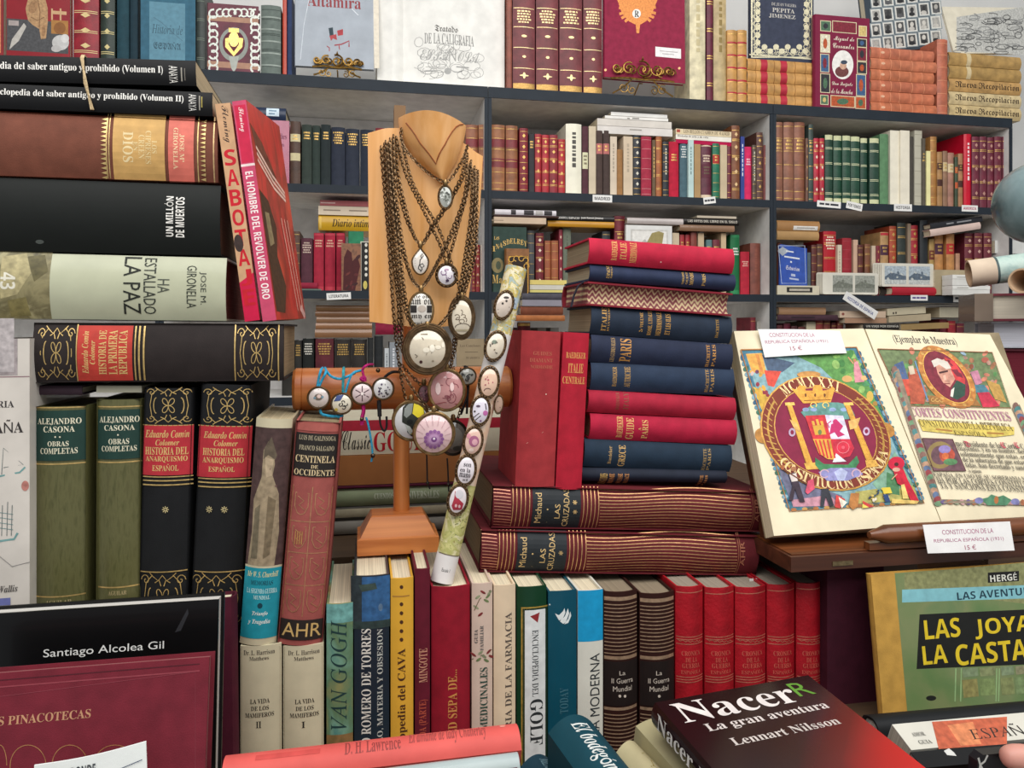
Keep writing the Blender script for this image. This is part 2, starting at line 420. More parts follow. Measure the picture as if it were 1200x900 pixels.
# ---------------------------------------------------------------- setting
SF = 2.10                       # front plane of the bookcases
ST = {'top': 2.07, 'second': 1.783, 'third': 1.5014, 'lowest': 1.2184}
ZT = 0.878                      # table top
mw = mat('c9c7c2', 'plain')
struct('floor', MB().box(-3.2, -2.2, -.05, 4.6, 3.2, 0, blotch('concrete', ['8c8880', '9d988f', '7f7a72'], 3)))
struct('wall_back', MB().box(-3.2, 2.46, 0, 4.6, 2.52, 3.3, mat('d3d2cf', 'plain')))
mboard = mat('e0deda', 'satin'); medge = mat('252c34', 'satin')
def bookcase(x0, x1, label):
    root = empty('bookcase', loc=((x0+x1)/2, SF, 0)); tag(root, label, 'bookcase', 'bookcases along the back'); c = (x0+x1)/2; w = (x1-x0)/2
    dp = .31; t = .0095
    for nm, a, b in (('side_panel', -w, -w+t), ('side_panel', w-t, w)):
        o = MB().box(a, .004, .02, b, dp, 2.039, mboard).build(nm, root); MB().box(a, 0, .02, b, .004, 2.039, medge).build('edge_strip', o)
    MB().box(-w+t, dp-.008, .02, w-t, dp, 2.039, mat('e6e4e2', 'satin')).build('back_panel', root)
    MB().box(-w+t, .03, .0, w-t, .05, .09, medge).build('plinth', root)
    for z, th in ((2.07, .03), (1.783, .022), (1.5014, .022), (1.2184, .022), (.93, .022), (.64, .022), (.35, .022), (.11, .022)):
        top = z > 2
        a, b = (-w, w) if top else (-w+t, w-t)
        o = MB().box(a+.0003, .004, z-th, b-.0003, dp-.008 if not top else dp, z, mboard).build('shelf_board', root); o['label'] = 'pale board with dark edge'
        MB().box(a+.0003, 0, z-th, b-.0003, .004, z, medge).build('edge_strip', o)
    return root
XS = [-1.36, -.5105, .341, 1.2018, 2.035]
for i, l in enumerate(['dark-edged bookcase at the far left under the facing art covers', 'dark-edged bookcase behind the wooden necklace bust',
                       'dark-edged bookcase behind the stack of red and blue guidebooks', 'dark-edged bookcase behind the open illuminated book']):
    bookcase(XS[i]+.0005, XS[i+1]-.0005, l)
# stall table and the risers the front displays stand on
mt = wood('5b3b25', '7a5233', 'x', 'table_wood', .55)
tb = empty('display_table', loc=(.35, 1.15, 0)); tag(tb, 'long wooden stall table under all the front books', 'table')
MB().box(-1.35, -.75, ZT-.03, 1.35, .72, ZT, mt).build('table_top', tb)
for sx in (-1.28, 1.22):
    for sy in (-.7, .62): MB().box(sx, sy, 0, sx+.06, sy+.06, ZT-.031, mt).build('leg', tb)
def riser(x0, y0, x1, y1, z, label):
    r = empty('display_riser', loc=((x0+x1)/2, y0, ZT)); tag(r, label, 'stand'); w = (x1-x0)/2; d = y1-y0; h = z-ZT; m = wood('3a281b', '55402c', 'x', 'riser_wood', .6)
    MB().box(-w, 0, h-.015, w, d, h, m).build('top_board', r)
    MB().box(-w, .004, 0, w, .018, h-.0152, m).build('front_board', r); MB().box(-w, d-.018, 0, w, d-.004, h-.0152, m).build('rear_board', r)
    return r
riser(-.75, .822, -.145, 1.02, 1.0985, 'low wooden riser under the olive and black volumes')
riser(-.144, .99, .80, 1.62, 1.112, 'wide wooden riser under the books lying behind the necklace stand')
riser(.93, 1.0, 1.75, 1.75, 1.25, 'wooden riser under the large lying volumes at the far right')

# ---------------------------------------------------------------- rows of standing books on the far shelves
SHELFNAME = {'top': 'top shelf', 'second': 'second shelf', 'third': 'third shelf', 'lowest': 'lowest shelf'}
def row(shelf, data, setback=.02, dp=.14, z=None, z_off=0):
    """each line: x0 x1 ytop colour kind style | label | group"""
    base = z if z is not None else ST[shelf]
    for i, ln in enumerate(data.strip().splitlines()):
        a = [s.strip() for s in ln.split('|')]; x0, x1, yt, c, kind, st = a[0].split()
        Yp = SF+setback+(i % 3)*.003; x0, x1, yt = float(x0), float(x1), float(yt)
        p = Q(x0, yt, Yp); q = Q(x1, yt, Yp); W = (q.x-p.x)-.0006; H = Q((x0+x1)/2, yt, Yp).z-base
        fr = (Matrix.Translation(((p.x+q.x)/2, Yp, base+.0002)), W, H)
        nm = {'leather': 'leather_book', 'cloth': 'cloth_book', 'gloss': 'hardcover_book', 'satin': 'hardcover_book', 'paper': 'paperback'}[kind]
        book(nm, a[1], fr, dp*(.85+.3*((i*37) % 10)/10) if H > .13 else .1, c, kind, deco=preset(st, i+int(x0)), uv=lambda p: p,
             soft=kind == 'paper', group=a[2] if len(a) > 2 else None, n=5)
def flat(shelf, x0, x1, yt, yb, c, kind, label, deco=(), dp=.13, Yp=None, name=None, page='d9ccb0', group=None, lean=0, **kw):
    """a book lying flat: front rectangle in photo pixels"""
    Yp = Yp or SF+.025
    fr = frame((x0, yb), (x1, yb-lean), (x0, yt), Yp)
    m = fr[0].copy()
    if not lean:
        m = Matrix.Translation(m.translation)
    return book(name or {'leather': 'leather_book', 'cloth': 'cloth_book', 'paper': 'paperback'}.get(kind, 'hardcover_book'), label, (m, fr[1], fr[2]-.0004), dp, c, kind, lie=True, deco=deco, soft=kind == 'paper',
                page=page, group=group, n=5, **kw)
row('second', '''
340 352 142 4a3226 leather lb2:c9bd94 | brown book with two cream spine labels beside the pink cover on second shelf
353.5 365.5 146 333c36 cloth t | dark green cloth book right of the cream-labelled brown book on second shelf
366 375.5 147 2f3a35 cloth t | slim dark green book between two other dark green books on second shelf
376 387.5 146 252d2e cloth t | near-black green book next to the navy pair on second shelf
388 404.5 149 2b303d cloth tl | navy volume beside the near-black green book on second shelf | navy collected works
405 421.5 151 2b303d cloth tl | middle navy volume of three at the bust's shoulder on second shelf | navy collected works
422 438 152 272c38 cloth tl | navy volume partly hidden by the bust's shoulder on second shelf | navy collected works
440 452 150 7a2c34 cloth g | dark red book just behind the bust's neck chains on second shelf
546 560.5 146 8f5a3f leather rb:7c2f33+g | red-banded brown tome nearest the bust on second shelf | red-banded brown tomes
561 574.5 146 94603f leather rb:7c2f33+g | second red-banded brown tome from the bust on second shelf | red-banded brown tomes
575 592 146 96613f leather rb:7c2f33+g | thickest of the red-banded brown tomes on second shelf | red-banded brown tomes
593 607 147 8f5a3a leather rb:7c2f33+g | red-banded brown tome farthest from the bust on second shelf | red-banded brown tomes
609 619 150 7d2029 leather g+f | maroon gilt book with hanging red ribbon on second shelf
620 626.5 157 3c3a3d cloth t | thin charcoal book right of the ribboned maroon book on second shelf
627 635 157 a02530 leather g2+f | first bright red gilt book left of the tall white one on second shelf | red floret set
635.5 643.5 158 a92832 leather g2+f | second of four red floret books left of the tall white one | red floret set
644 654 158 8a2530 leather g2+f | darker, wider red floret book left of the tall white one | red floret set
654.5 662.5 163 a8262c leather g2+f | shortest red floret book touching the tall white one | red floret set
663.5 682 145 e9e4cf gloss v:55524c | tall white book with black emblem on its spine on second shelf
682.5 689.5 148 54323a cloth lc:d6d3ae | brown book with cream label right of the tall white book
690 698.5 148 cdbea4 paper p | cream booklet right of the cream-labelled brown book on second shelf
699 706.5 153 4c3d38 cloth lb:b56a66 | dark brown book with pink label under the white paperbacks | pink-labelled pair
707 714.5 153 4a3c38 cloth lb:b56a66 | right one of the two pink-labelled dark brown books | pink-labelled pair
715 723 160 d2c2ad paper v:a89a88 | cream paperback right of the pink-labelled pair on second shelf
723.5 730 175 9a7045 cloth p | short tan-brown book between two cream paperbacks on second shelf
730.5 741.5 160 cfbca3 paper v:b0a08a | wider cream paperback left of the black gilt book on second shelf
742.5 751.5 158 2a2c33 leather g+f:d8d2c0 | black gilt book left of the rose-red book on second shelf
752 764 160 a33246 cloth g:c98a8a | rose-red cloth book with thin pale lines on second shelf
764.5 768.5 164 6d5a44 cloth v | very thin khaki book right of the rose-red book on second shelf
769 776 160 a35d30 leather g2 | orange-brown gilt book under the white paperbacks on second shelf
777 784 166 26292f leather g+v:cfc8b4 | narrow black gilt book left of the crimson book on second shelf
784.5 796 166 b8203a cloth t2 | crimson cloth book with a gilt title on second shelf
797 806 166 4c6670 cloth tl:d8dcd8 | slate-blue book right of the crimson one on second shelf
806.5 813 164 b9cfcb paper v:7d938f | pale aqua paperback right of the slate-blue book
813.5 821 169 a98a62 paper p | tan paper-covered book right of the pale aqua paperback
822 834.5 167 5f2a39 leather cap:d8c2a8+t2:e0c9b0+lc:5f2a39 | plum book with cream head and foot on second shelf
835.5 843.5 168 1e6b4e leather lb:a8322f+g | green book with red label on second shelf
844 852 170 c5b394 paper p | beige paperback right of the red-labelled green book
852.5 857.5 168 6b2530 leather g | thin maroon book left of the tall diamond-gilt book
858 867.5 147 7a4a2e leather g2+f:e0bd8a | tall brown book with gilt diamonds on second shelf
868 872.5 160 3d4a8a paper v:e4e6ea | thin blue paperback with white lettering left of the pink book
873 881.5 172 d32a5e cloth t2:f3cbd6 | hot pink book on second shelf
882 886.5 170 55483c leather v:d8cfb8+g | thin mottled book right of the hot pink book
887 894.5 155 5a3a33 leather f+g | dark brown book taller than the mottled one beside it
895 901.5 170 7e4a48 cloth t2 | dusty plum book at the second bookcase's right end
908.5 918 143 8a5a46 leather g+t2 | brown tome at the left end of the third bookcase on second shelf | tall brown tomes
919 931 143 8c5c48 leather g+t2 | middle one of the three tall brown tomes on second shelf | tall brown tomes
931.5 944 143 8a5844 leather g+t2 | widest tall brown tome left of the thin mottled spine | tall brown tomes
944.5 947.5 162 6b4a3c leather f | very thin mottled spine right of the tall brown tomes
948 953.5 146 3d4a45 leather t2+g | dark grey-green tall thin book on second shelf
954 960.5 162 b22a3c leather g2+f:e6d8c0 | red gilt book left of its twin beside the green set | red twins
961 966.5 162 b02638 leather g2+f:e6d8c0 | red gilt twin touching the green set | red twins
967.5 976.5 158 1f3f30 leather cap:c9cba0+g2:d6d8b0 | green cream-capped volume at the left end of its set of six | green cream-capped set
977.5 987.5 159 1f4634 leather cap:c9cba0+g2:d6d8b0 | second green cream-capped volume counted from the red twins | green cream-capped set
988 997.5 159 1f4634 leather cap:c9cba0+g2:d6d8b0 | third green cream-capped volume counted from the red twins | green cream-capped set
998 1008.5 160 1f4634 leather cap:c9cba0+g2:d6d8b0 | fourth green cream-capped volume counted from the red twins | green cream-capped set
1009 1017 162 1c3f30 leather cap:c9cba0+g2:d6d8b0 | narrowest green cream-capped volume, fifth from the red twins | green cream-capped set
1020 1031 162 1f3f30 leather cap:c9cba0+g2:d6d8b0 | green cream-capped volume beside the plain green book | green cream-capped set
1032 1042 157 5e8560 cloth p | plain leaf-green book left of the thick white pair on second shelf
1043 1054.5 153 e6dfcc paper p | thick white volume next to the plain green book | thick white pair
1055 1066 153 e4dcc9 paper p | thick white volume above the shelf tag, right of its twin | thick white pair
1066.5 1071 160 4a463f cloth p | thin dark spine right of the thick white pair
1071.5 1080.5 153 b9b4a2 paper g:97917f | grey-cream ridged book right of the thin dark spine
1081 1085 162 5a5348 cloth t2 | thin dark olive book right of the grey-cream ridged book
1085.5 1090.5 177 e8e0a4 paper p | short pale yellow paperback on second shelf
1091 1098.5 160 a8763f leather g | tall tan leather book right of the pale yellow paperback
1099 1105 178 a37a4c leather lb2:4a2a22 | small tan book with dark labels beside the tall tan one
1105.5 1111 177 8d6a52 leather lb:c9b48a | small mottled brown book with cream label, second in its short row
1111.5 1119 179 a37462 leather lb:d4c09a | small rosy-brown book with cream label, middle of its short row
1119.5 1123 184 3d4a35 leather lb2:c05a34 | very narrow dark green book with orange labels
1123.5 1129 180 a5744f leather lb2:4a2a22 | small tan book touching the big bright red one
1130.5 1139.5 157 c8142f gloss v:f0d8d8 | large bright red book left of the maroon set
1140 1148.5 160 6a2536 leather g2+f:b98a7c | maroon volume touching the large bright red book | maroon set of five
1149 1157.5 160 6a2536 leather g2+f:b98a7c | second maroon volume from the bright red book | maroon set of five
1158 1166 161 6a2536 leather g2+f:b98a7c | middle volume of the maroon set of five | maroon set of five
1166.5 1175 160 6a2536 leather g2+f:b98a7c | fourth maroon volume from the bright red book | maroon set of five
1175.5 1181.3 160 672434 leather g2+f:b98a7c | last maroon volume above the globe | maroon set of five
''')
row('third', '''
330 341 280 7a2830 leather g+t2 | dark red gilt book emerging beside the leaning paperbacks on third shelf
342 351.5 271 543a2e leather g | tall dark brown ridged book on third shelf
352.5 366.5 279 56323c cloth tl:d0b8a8 | plum cloth book with pale title on third shelf
367.5 379.5 273 a3283c cloth t:d8a890+b:b83848 | crimson volume next to the plum book on third shelf | crimson trio
380.5 393 273 a3283c cloth t:d8a890+b:b83848 | middle volume of the crimson trio on third shelf | crimson trio
394 404 273 a0263a cloth t:d8a890+b:b83848 | crimson volume partly covered by a small painted cover on third shelf | crimson trio
553 557 286 7a2228 leather g+f | thin dark red gilt book left of the green pictorial cover's neighbours
557.5 562.5 287 8c2a30 leather g2+f:d8b8a0 | red gilt book left of the thin white spine on third shelf
563 566.5 287 c8bdb0 paper v:a05a50 | thin white spine with red marks left of the green pictorial cover
618 626.5 270 4a4c4f leather g | charcoal leather book right of the green pictorial cover
628 637.5 273 6e1f2a leather g2+f:e8d8c0 | dark red book with bold pale gilding on third shelf
638.5 646 282 9a5638 leather g | left one of two short russet books on third shelf | short russet pair
646.5 654.5 282 9c5838 leather g | right one of two short russet books on third shelf | short russet pair
655 659.5 269 7c2030 leather f:e0c8b0 | thin wine-red book right of the short russet pair
660 669.5 267 6c7364 cloth v:5c6254 | grey-green cloth book behind the guidebook stack
672 679 284 3f4a44 cloth t | short dark green book behind the guidebook stack
706 715.5 271 2e3135 leather g | short black book under the yellow lying book
720.5 733 253 74202c leather g+t2 | tall dark red book rising behind the guidebook stack
788 796 273 c9b79c paper p | cream paperback showing above the guidebook stack
797 802.5 275 9c2a30 leather t | small red book left of another small red book behind the guidebooks | small reds
803.5 809 275 962830 leather t | small red book right of its twin behind the guidebooks | small reds
810 817 272 7e3c30 leather p | rust-coloured book under the black lying title
818 825 273 c2ab8c paper p | tan paper spine under the black lying title
828 835 281 5f7c7e cloth t | small teal book behind the guidebooks
836 844 281 6d2a34 leather t | small wine book right of the small teal one
845 851 273 c9b08e paper p | light tan spine left of the green lettered book
856.5 867.5 275 1f6b40 gloss t2:e8ece4+b:2c8050 | green book with white lettering beside the guidebook stack
868.5 879 295 ad2638 cloth t2:e0b0a0 | red cloth book right of the green lettered book
880 892 285 7a4438 leather v:8a5244 | thick mottled brown book on third shelf
946.5 951 296 58676f cloth p | thin grey-blue book right of the blue booklet
951.5 957.5 287 5d2c28 leather g | brown gilt book nearest the blue booklet on third shelf
958 964.5 286 5a352a leather g2 | ridged brown book left of the tall scarlet one | 
966 981 271 b0202c gloss g2+tl:f0d8c0 | tall scarlet book with gilt lettering on third shelf
981.5 986.5 287 cfc3ad paper v:a09080 | thin cream spine right of the tall scarlet book
988 999 279 982c36 cloth g:a84850 | red cloth book right of the thin cream spine
1000 1005.5 281 c9a890 paper p | torn tan paper spine right of the red cloth book
1006 1012 287 5a2a26 leather g2 | small dark brown gilt book left of others behind the stereo cards
1014 1020.5 286 7a4c34 leather g2 | small brown gilt book behind the stereo cards
1021.5 1026.5 288 c9b49c paper p | small cream spine behind the stereo cards
1027.5 1031.5 288 7a2430 leather f | small thin red book behind the stereo cards
1032.5 1042 272 b08a5c leather lb:4a2a3c+b:b5303a | tan book with red foot behind the stereo cards
1043 1051.5 265 a5482c leather g+f | rust-orange gilt book left of the tall black-green book
1052.5 1062.5 261 2b332f leather g2 | tall black-green book behind the stereo cards
1063.5 1067.5 262 8c7a68 paper p | thin grey-brown spine between the black-green and red books
1068 1076.5 264 a02630 leather g2+f | red gilt book right of the thin grey-brown spine
1079 1088.5 258 1f2326 leather p | tall plain black book behind the stereo cards
1089.5 1095.5 280 a98a52 leather lb:6b3024 | small tan book with brown label right of the tall black one
1096.5 1106.5 270 b8824c leather lb:4a2438+b:b8442c | tan book with purple and orange labels on third shelf
1110 1119.5 270 b8824c leather lb:b02c2a+b:4a2a20 | tan book with red label on third shelf
1120.5 1125.5 297 b08468 leather p | very short tan book right of the red-labelled tan one
1131.5 1141.5 273 6a2632 leather g2+f:c9a090 | maroon volume left of two alike on third shelf | maroon trio
1143 1152.5 273 6a2632 leather g2+f:c9a090 | middle maroon volume of three on third shelf | maroon trio
1154 1163.5 273 6a2632 leather g2+f:c9a090 | maroon volume nearest the rolled maps on third shelf | maroon trio
''', setback=.045, dp=.12)
row('lowest', '''
330 344.5 399 26241f leather tl | black gilt book just above the wooden crossbar's end on lowest shelf
345 353.5 399 25231f leather tl | narrow black gilt book second above the crossbar's end
354.5 368 397 1f2220 cloth tl:d0ccc0 | black cloth book with white title under the kraft stack
369.5 391 397 5a1d26 leather tl | dark maroon gilt book under the kraft stack
392.5 411 398 2a2420 leather tl | black-brown gilt book right of the dark maroon one | black-brown pair
412 430 398 2b2521 leather tl | black-brown gilt book farther from the dark maroon one | black-brown pair
431 437.5 396 1d1f1f leather g:3a3a38 | narrow plain black book under the kraft stack's right end
439 449 394 1a1d1f leather g:33363a | plain black book left of the grey pamphlets
450.5 456 408 c2c6c8 paper v:707478 | thin pale grey pamphlet beside the bust's post
456.5 466 401 8d9298 paper v:d8dade | grey photo-backed pamphlet beside the bust's post
880 886 372 7a2430 leather g | small dark red book at the left of the lowest shelf's gap
887 891.5 377 a8a49c paper p | small grey spine at the lowest shelf's gap
894 899 368 5a1c2a leather g | narrow wine book at the lowest shelf's gap
911 918 381 5a2228 leather t | small dark wine book above the open book, leftmost of its row
919 927 379 6d1c34 leather t | small crimson book second in the row above the open book
928 935 382 4a2226 leather t | small brown-red book third in the row above the open book
936 944.5 383 6a3430 leather t | small russet book beside the pale one above the open book
945 956 377 cfc4a8 paper t:9a8a70 | pale cream spine in the row above the open book
957 965.5 375 8c3330 leather g | small brick-red book right of the pale cream spine
966 974 375 7e3a30 leather g | small russet book second right of the pale cream spine
975 981.5 378 6a2a2a leather g | small dark russet book third right of the pale cream spine
982 989 376 75302c leather g | small russet book under the lying cream pair
1096 1101 381 6a1c2c leather g | thin wine-red book above the illuminated page | 
1102 1111 374 7c2030 leather g | dark red book above the illuminated page
1112 1121 376 a02430 leather g | bright red book above the illuminated page
1122 1131 379 6d2030 leather g | dull red book beside the plastic-wrapped volume
''', setback=.05, dp=.11)
# ---------------------------------------------------------------- far shelves: lying books, covers, tags
U = lambda p: p
def cover(x0, y0, x1, y1, T, col, kind, label, deco=(), Yp=None, lean=0, name='hardcover_book', base=None, **kw):
    """a book showing its front cover; lean = how far its head leans back"""
    Yp = Yp or SF+.03
    fr = frame((x0, y1), (x1, y1), (x0, y0), Yp, Yp+lean)
    m = fr[0]
    if not lean: m = Matrix.Translation(m.translation)
    if base is not None: m = m.copy(); m.translation.z = base
    return face_book(name, label, (m, fr[1], fr[2]), T, col, kind, deco, **kw)
flat('second', 299, 335, 125.5, 140, '27324a', 'gloss', 'dark blue book lying on the pink cover, white price sticker on its spine', [('r', 312, 126.5, 327, 136, 'cfe0ea'), ('r', 315, 129, 324, 130.5, '6a8aa0'), ('r', 315, 132.5, 322, 134, '6a8aa0')], Yp=SF+.02)
cover(299, 141, 339, 216, .05, 'a85a72', 'film', 'pink wrapped book standing face out on second shelf', [('t', 'Unidades', 312, 156, 336, 163, '6a3048', 'B'), ('t', 'Imagen', 314, 167, 333, 173, '6a3048', 'B')], Yp=SF+.02, base=ST['second']+.0005)
# white paperbacks and the three-coloured pile lying on the second row
flat('second', 700, 788, 149, 158, 'd8d2cc', 'paper', 'lowest white paperback lying across the brown books on second shelf', [('r', 738, 151.5, 752, 153, '9a948c')], dp=.12)
flat('second', 700, 787, 140.6, 148.8, 'd4cdc4', 'paper', 'second lowest white paperback lying on second shelf', dp=.12)
flat('second', 709, 783, 137, 140.4, 'e9e6e0', 'paper', 'thin white booklet second from top of the white pile', [('r', 735, 138, 738, 139.5, '8a8680'), ('r', 741, 138, 749, 139.5, '8a8680')], dp=.115)
flat('second', 716, 782, 132.6, 136.8, 'f1efea', 'paper', 'topmost thin white booklet of the pile under the top shelf', dp=.11)
flat('second', 792, 857, 163, 167.5, 'b01a48', 'paper', 'thin crimson booklet at the bottom of the three lying together', dp=.12, lean=-4)
flat('second', 792, 857, 157, 162.8, 'e6e0d4', 'paper', 'white booklet between the crimson and the cream lying ones', [('t', 'Historia de arte y de vida', 794, 158.8, 830, 161.8, '55504a', 'B')], dp=.12, lean=-4)
flat('second', 792, 857, 150.4, 156.8, 'dccaa6', 'paper', 'cream booklet on top of the white and crimson lying pair', [('r', 793, 151.6, 797, 155, 'a8483a'), ('t', 'LOS BELLOS CUADROS DE MADRID', 801, 153, 855, 157.5, '6a5a48', 'B')], dp=.12, lean=-4)
# third shelf, first bookcase
flat('third', 341, 372, 331, 338, '8c2238', 'cloth', 'red book lying on a grey pad beside the leaning paperbacks', Yp=SF+.012, dp=.03)
flat('third', 341, 376, 338.2, 341.6, '5e6a62', 'paper', 'thin grey-green pad under the lying red book', Yp=SF+.008, dp=.036)
flat('third', 373, 433, 252.4, 270, 'c79a28', 'gloss', 'yellow book with italic title lying on the crimson trio', [('t', 'Diario intimo', 389, 257, 437, 266, '3a2c14', 'BI'), ('r%', .02, .1, .06, .9, 'd8b458')], dp=.15, Yp=SF+.045)
flat('third', 373, 434, 241.6, 252.2, 'd6c6b0', 'paper', 'cream book lying on the yellow titled one', [('r', 379, 245.6, 399, 247, '8a7a68'), ('r', 409, 246.4, 430, 247.8, '8a7a68')], dp=.15, Yp=SF+.045)
flat('third', 375, 434, 235, 241.4, 'b0686a', 'paper', 'thin pink booklet topmost on the yellow and cream books', [('r%', .01, .4, .3, .6, 'e0c0b8')], dp=.14, Yp=SF+.045)
cover(408, 271, 426, 342, .012, '2f7a58', 'cloth', 'green board behind the small painted cover on third shelf', Yp=SF+.0165)
def figures(n, x0, y0, x1, y1, cols, seed):
    r = random.Random(seed); return [('e', r.uniform(x0, x1), r.uniform(y0, y1), r.uniform(.04, .14)*(x1-x0), r.uniform(.04, .12)*(y1-y0), r.choice(cols), 'print', r.uniform(0, 90)) for _ in range(n)]
cover(400, 285, 423, 342, .010, blotch('brown_print', ['5a3a28', '8a5a3c', '6a4630'], 60), 'gloss', 'small brown cover with a dark red figure on third shelf',
      [('p', [(402, 340), (403, 302), (407, 292), (412, 296), (413, 306), (419, 300), (422, 312), (419, 326), (416, 341)], '4a1a1c')]+figures(9, 404, 300, 420, 338, ['5e2222', '3c1618', '6a2c26'], 3), Yp=SF+.003, name='paperback', soft=True)
cover(422.5, 283, 436, 342, .006, 'd9d2c2', 'gloss', 'white-edged black booklet with pale dots beside the bust panel', [('r', 423.5, 284, 434.5, 341.5, '211f1e')]+[('e', 429, y, 1.6, 2.2, 'd8d4c8') for y in (287, 294, 301, 308, 315, 322)]+[('e', 428, 334, 2.4, 5, 'c8b860')], Yp=SF+.004, name='booklet', soft=True)
# third shelf, second bookcase
cover(577, 272, 617, 349, .02, '34463f', 'cloth', 'green pictorial cover with gilt arched title on third shelf',
      [('t', 'LAS', 579, 277, 585, 281, GOLD, 'B', 0, 'gold')]+[('t', c, 573+i*4.1, y, 576.6+i*4.1, y+6, GOLD, 'B', 0, 'gold') for i, (c, y) in enumerate(zip('MINASDELREY', (291, 288.5, 286, 284, 282, 280.5, 279.5, 279.5, 280, 281, 282.5)))]+[('e', 583, 311, 7, 9, '8a7c54'), ('e', 584, 311, 3, 5, '4a5240'),
       ('t', 'M', 577, 322, 584, 332, GOLD, 'B', 0, 'gold'), ('t', 'a', 585, 326, 588, 332, GOLD, 'B', 0, 'gold')], Yp=SF+.015, base=ST['third'])
cover(592, 298, 620, 349, .025, '8a5a30', 'leather', 'small brown cover with ornate gold frame beside the rolled map',
      [('r', 596, 300, 619, 347, '2e2018')]+[('s', arc(x, y, 3, 3, a, a+270), .9, 'd0a04a') for x, y, a in ((599, 304, 0), (605, 303, 90), (611, 303, 30), (616, 305, 180), (598, 312, 60), (598, 320, 200), (598, 330, 10), (617, 312, 120))]+[('s', [(596.5, 300.5), (618.5, 300.5), (618.5, 346.5), (596.5, 346.5), (596.5, 300.5)], .9, 'c8963c')], Yp=SF-.012, name='leather_book', base=ST['third'])
flat('third', 579, 640, 254.5, 262, 'c9b29a', 'paper', 'beige book lying above the green pictorial cover', [('r', 574, 257.6, 590, 258.6, 'a08a74')], dp=.2, Yp=SF+.012)
flat('third', 580, 652, 245.8, 252, 'd2ccd0', 'gloss', 'flat book with black and white striped spine lying highest beside the bust', [('r%', a, .05, b, .95, '3a3638') for a, b in ((.26, .34), (.47, .63), (.8, .93))]+[('r%', .66, .1, .78, .9, 'b0aaa6')], dp=.14, Yp=SF+.014)
flat('third', 579, 655, 252.2, 254.3, '44302c', 'cloth', 'thin dark board between the striped book and the beige one', dp=.14, Yp=SF+.012)
flat('third', 642, 720, 259, 266, 'c0892a', 'gloss', 'mustard yellow book lying under the black titled one', dp=.13, Yp=SF+.03)
flat('third', 641, 720, 252.8, 258.8, '1f1d1c', 'gloss', 'black book with white title lying on the mustard one', [('t', 'TIEMPO y ESPACIO', 652, 254.2, 679, 257.2, 'e4e0d8', 'B'), ('t', 'Juan Ramon Jimenez', 681, 254.2, 707, 257.2, 'e4e0d8', 'X')], dp=.13, Yp=SF+.03)
for y0, y1, c, l in ((339.6, 343.2, 'd8ca7c', 'lowest pale yellow booklet in the small pile left of the guidebooks'), (333.8, 339.4, 'cfcabc', 'off-white booklet in the middle of the small pile left of the guidebooks'), (328, 333.6, 'dcc878', 'topmost yellow booklet in the small pile left of the guidebooks')):
    flat('third', 621, 664, y0, y1, c, 'paper', l, dp=.04, Yp=SF+.004)
# clear cases and wrapped books lying behind the guidebook stack
flat('third', 735, 801, 255.4, 262.6, 'b8aeaa', 'film', 'pale plastic-wrapped book lying above the white frame', dp=.12, Yp=SF+.03)
cover(733.5, 264, 787.5, 296, .012, 'dddcd8', 'gloss', 'white picture mount propped behind the top red guidebook', [('r', 739, 269, 783, 296, 'c9c6c0'), ('r', 741, 271, 781, 296, 'e3e0da'), ('p', [(758, 284), (764, 273), (772, 271), (778, 273), (776, 286)], '9a8c5a'), ('p', [(744, 290), (756, 280), (762, 290)], 'b8b4ac')], Yp=SF+.03, name='picture_mount', soft=True, cat='picture mount')
flat('third', 797, 861, 263.6, 271, '8a6a52', 'film', 'brown plastic-wrapped book lying above the tan spines', dp=.12, Yp=SF+.03)
flat('third', 801, 866, 256, 263.4, '241f1c', 'gloss', 'black book with pale title lying on the brown wrapped one', [('t', 'LAS ARTES DEL LIBRO EN EL SIGLO', 806, 258, 864, 261, 'c9c2b4', 'X')], dp=.12, Yp=SF+.03)
flat('third', 817, 863, 253, 255.8, 'c9bca8', 'paper', 'thin cream booklet lying topmost over the black titled book', dp=.12, Yp=SF+.03)
# third shelf, third bookcase
flat('third', 911, 960, 270.6, 281, 'b08a5a', 'film', 'lower tan wrapped package lying above the blue booklet', dp=.17, Yp=SF+.03)
flat('third', 911, 961, 258.4, 270.4, 'a87c4e', 'film', 'upper tan wrapped package with a white strip lying above the blue booklet', [('r', 930, 265, 958.5, 269.6, 'e4e0da'), ('r', 934, 266.6, 955, 267.8, 'a09890')], dp=.17, Yp=SF+.03)
flat('third', 911, 960, 334.4, 345.4, 'cfc6ae', 'paper', 'cream book with black title strip lying under the blue booklet', [('r', 922, 336.6, 952, 342.6, '2a2824'), ('r', 925, 338.2, 949, 341, 'b8b0a0')], dp=.1, Yp=SF+.004)
cover(914, 286, 946, 333.6, .012, '3350a0', 'cloth', 'blue booklet with a pale star leaning face out on third shelf',
      [('s', [(912, 288), (943, 288), (944.5, 332), (916, 332), (912, 288)], .6, 'b8c4d8'), ('e', 917, 294, 5, 3.4, 'b0a89c'), ('p', [(911, 294), (917, 289), (925, 294), (917, 300)], '9aa0a8'), ('r', 921, 294, 930, 295.6, 'cfd2d8'), ('r', 919, 301, 937, 302.8, 'cfd2d8'), ('r', 926, 306, 928, 308, 'cfd2d8'),
       ('t', 'Seduccion', 921, 312, 937, 317, 'd4d0d4', 'F'), ('r', 927, 321, 932, 324, 'a8b0c8'), ('r', 925, 326, 936, 328, 'a8b0c8')], Yp=SF+.01, lean=.03, name='booklet', page='c9c0a8')
cover(911.5, 284, 916, 333.6, .01, '6a3a2e', 'leather', 'brown board leaning behind the blue booklet on third shelf', Yp=SF+.025, lean=.03, name='leather_book')
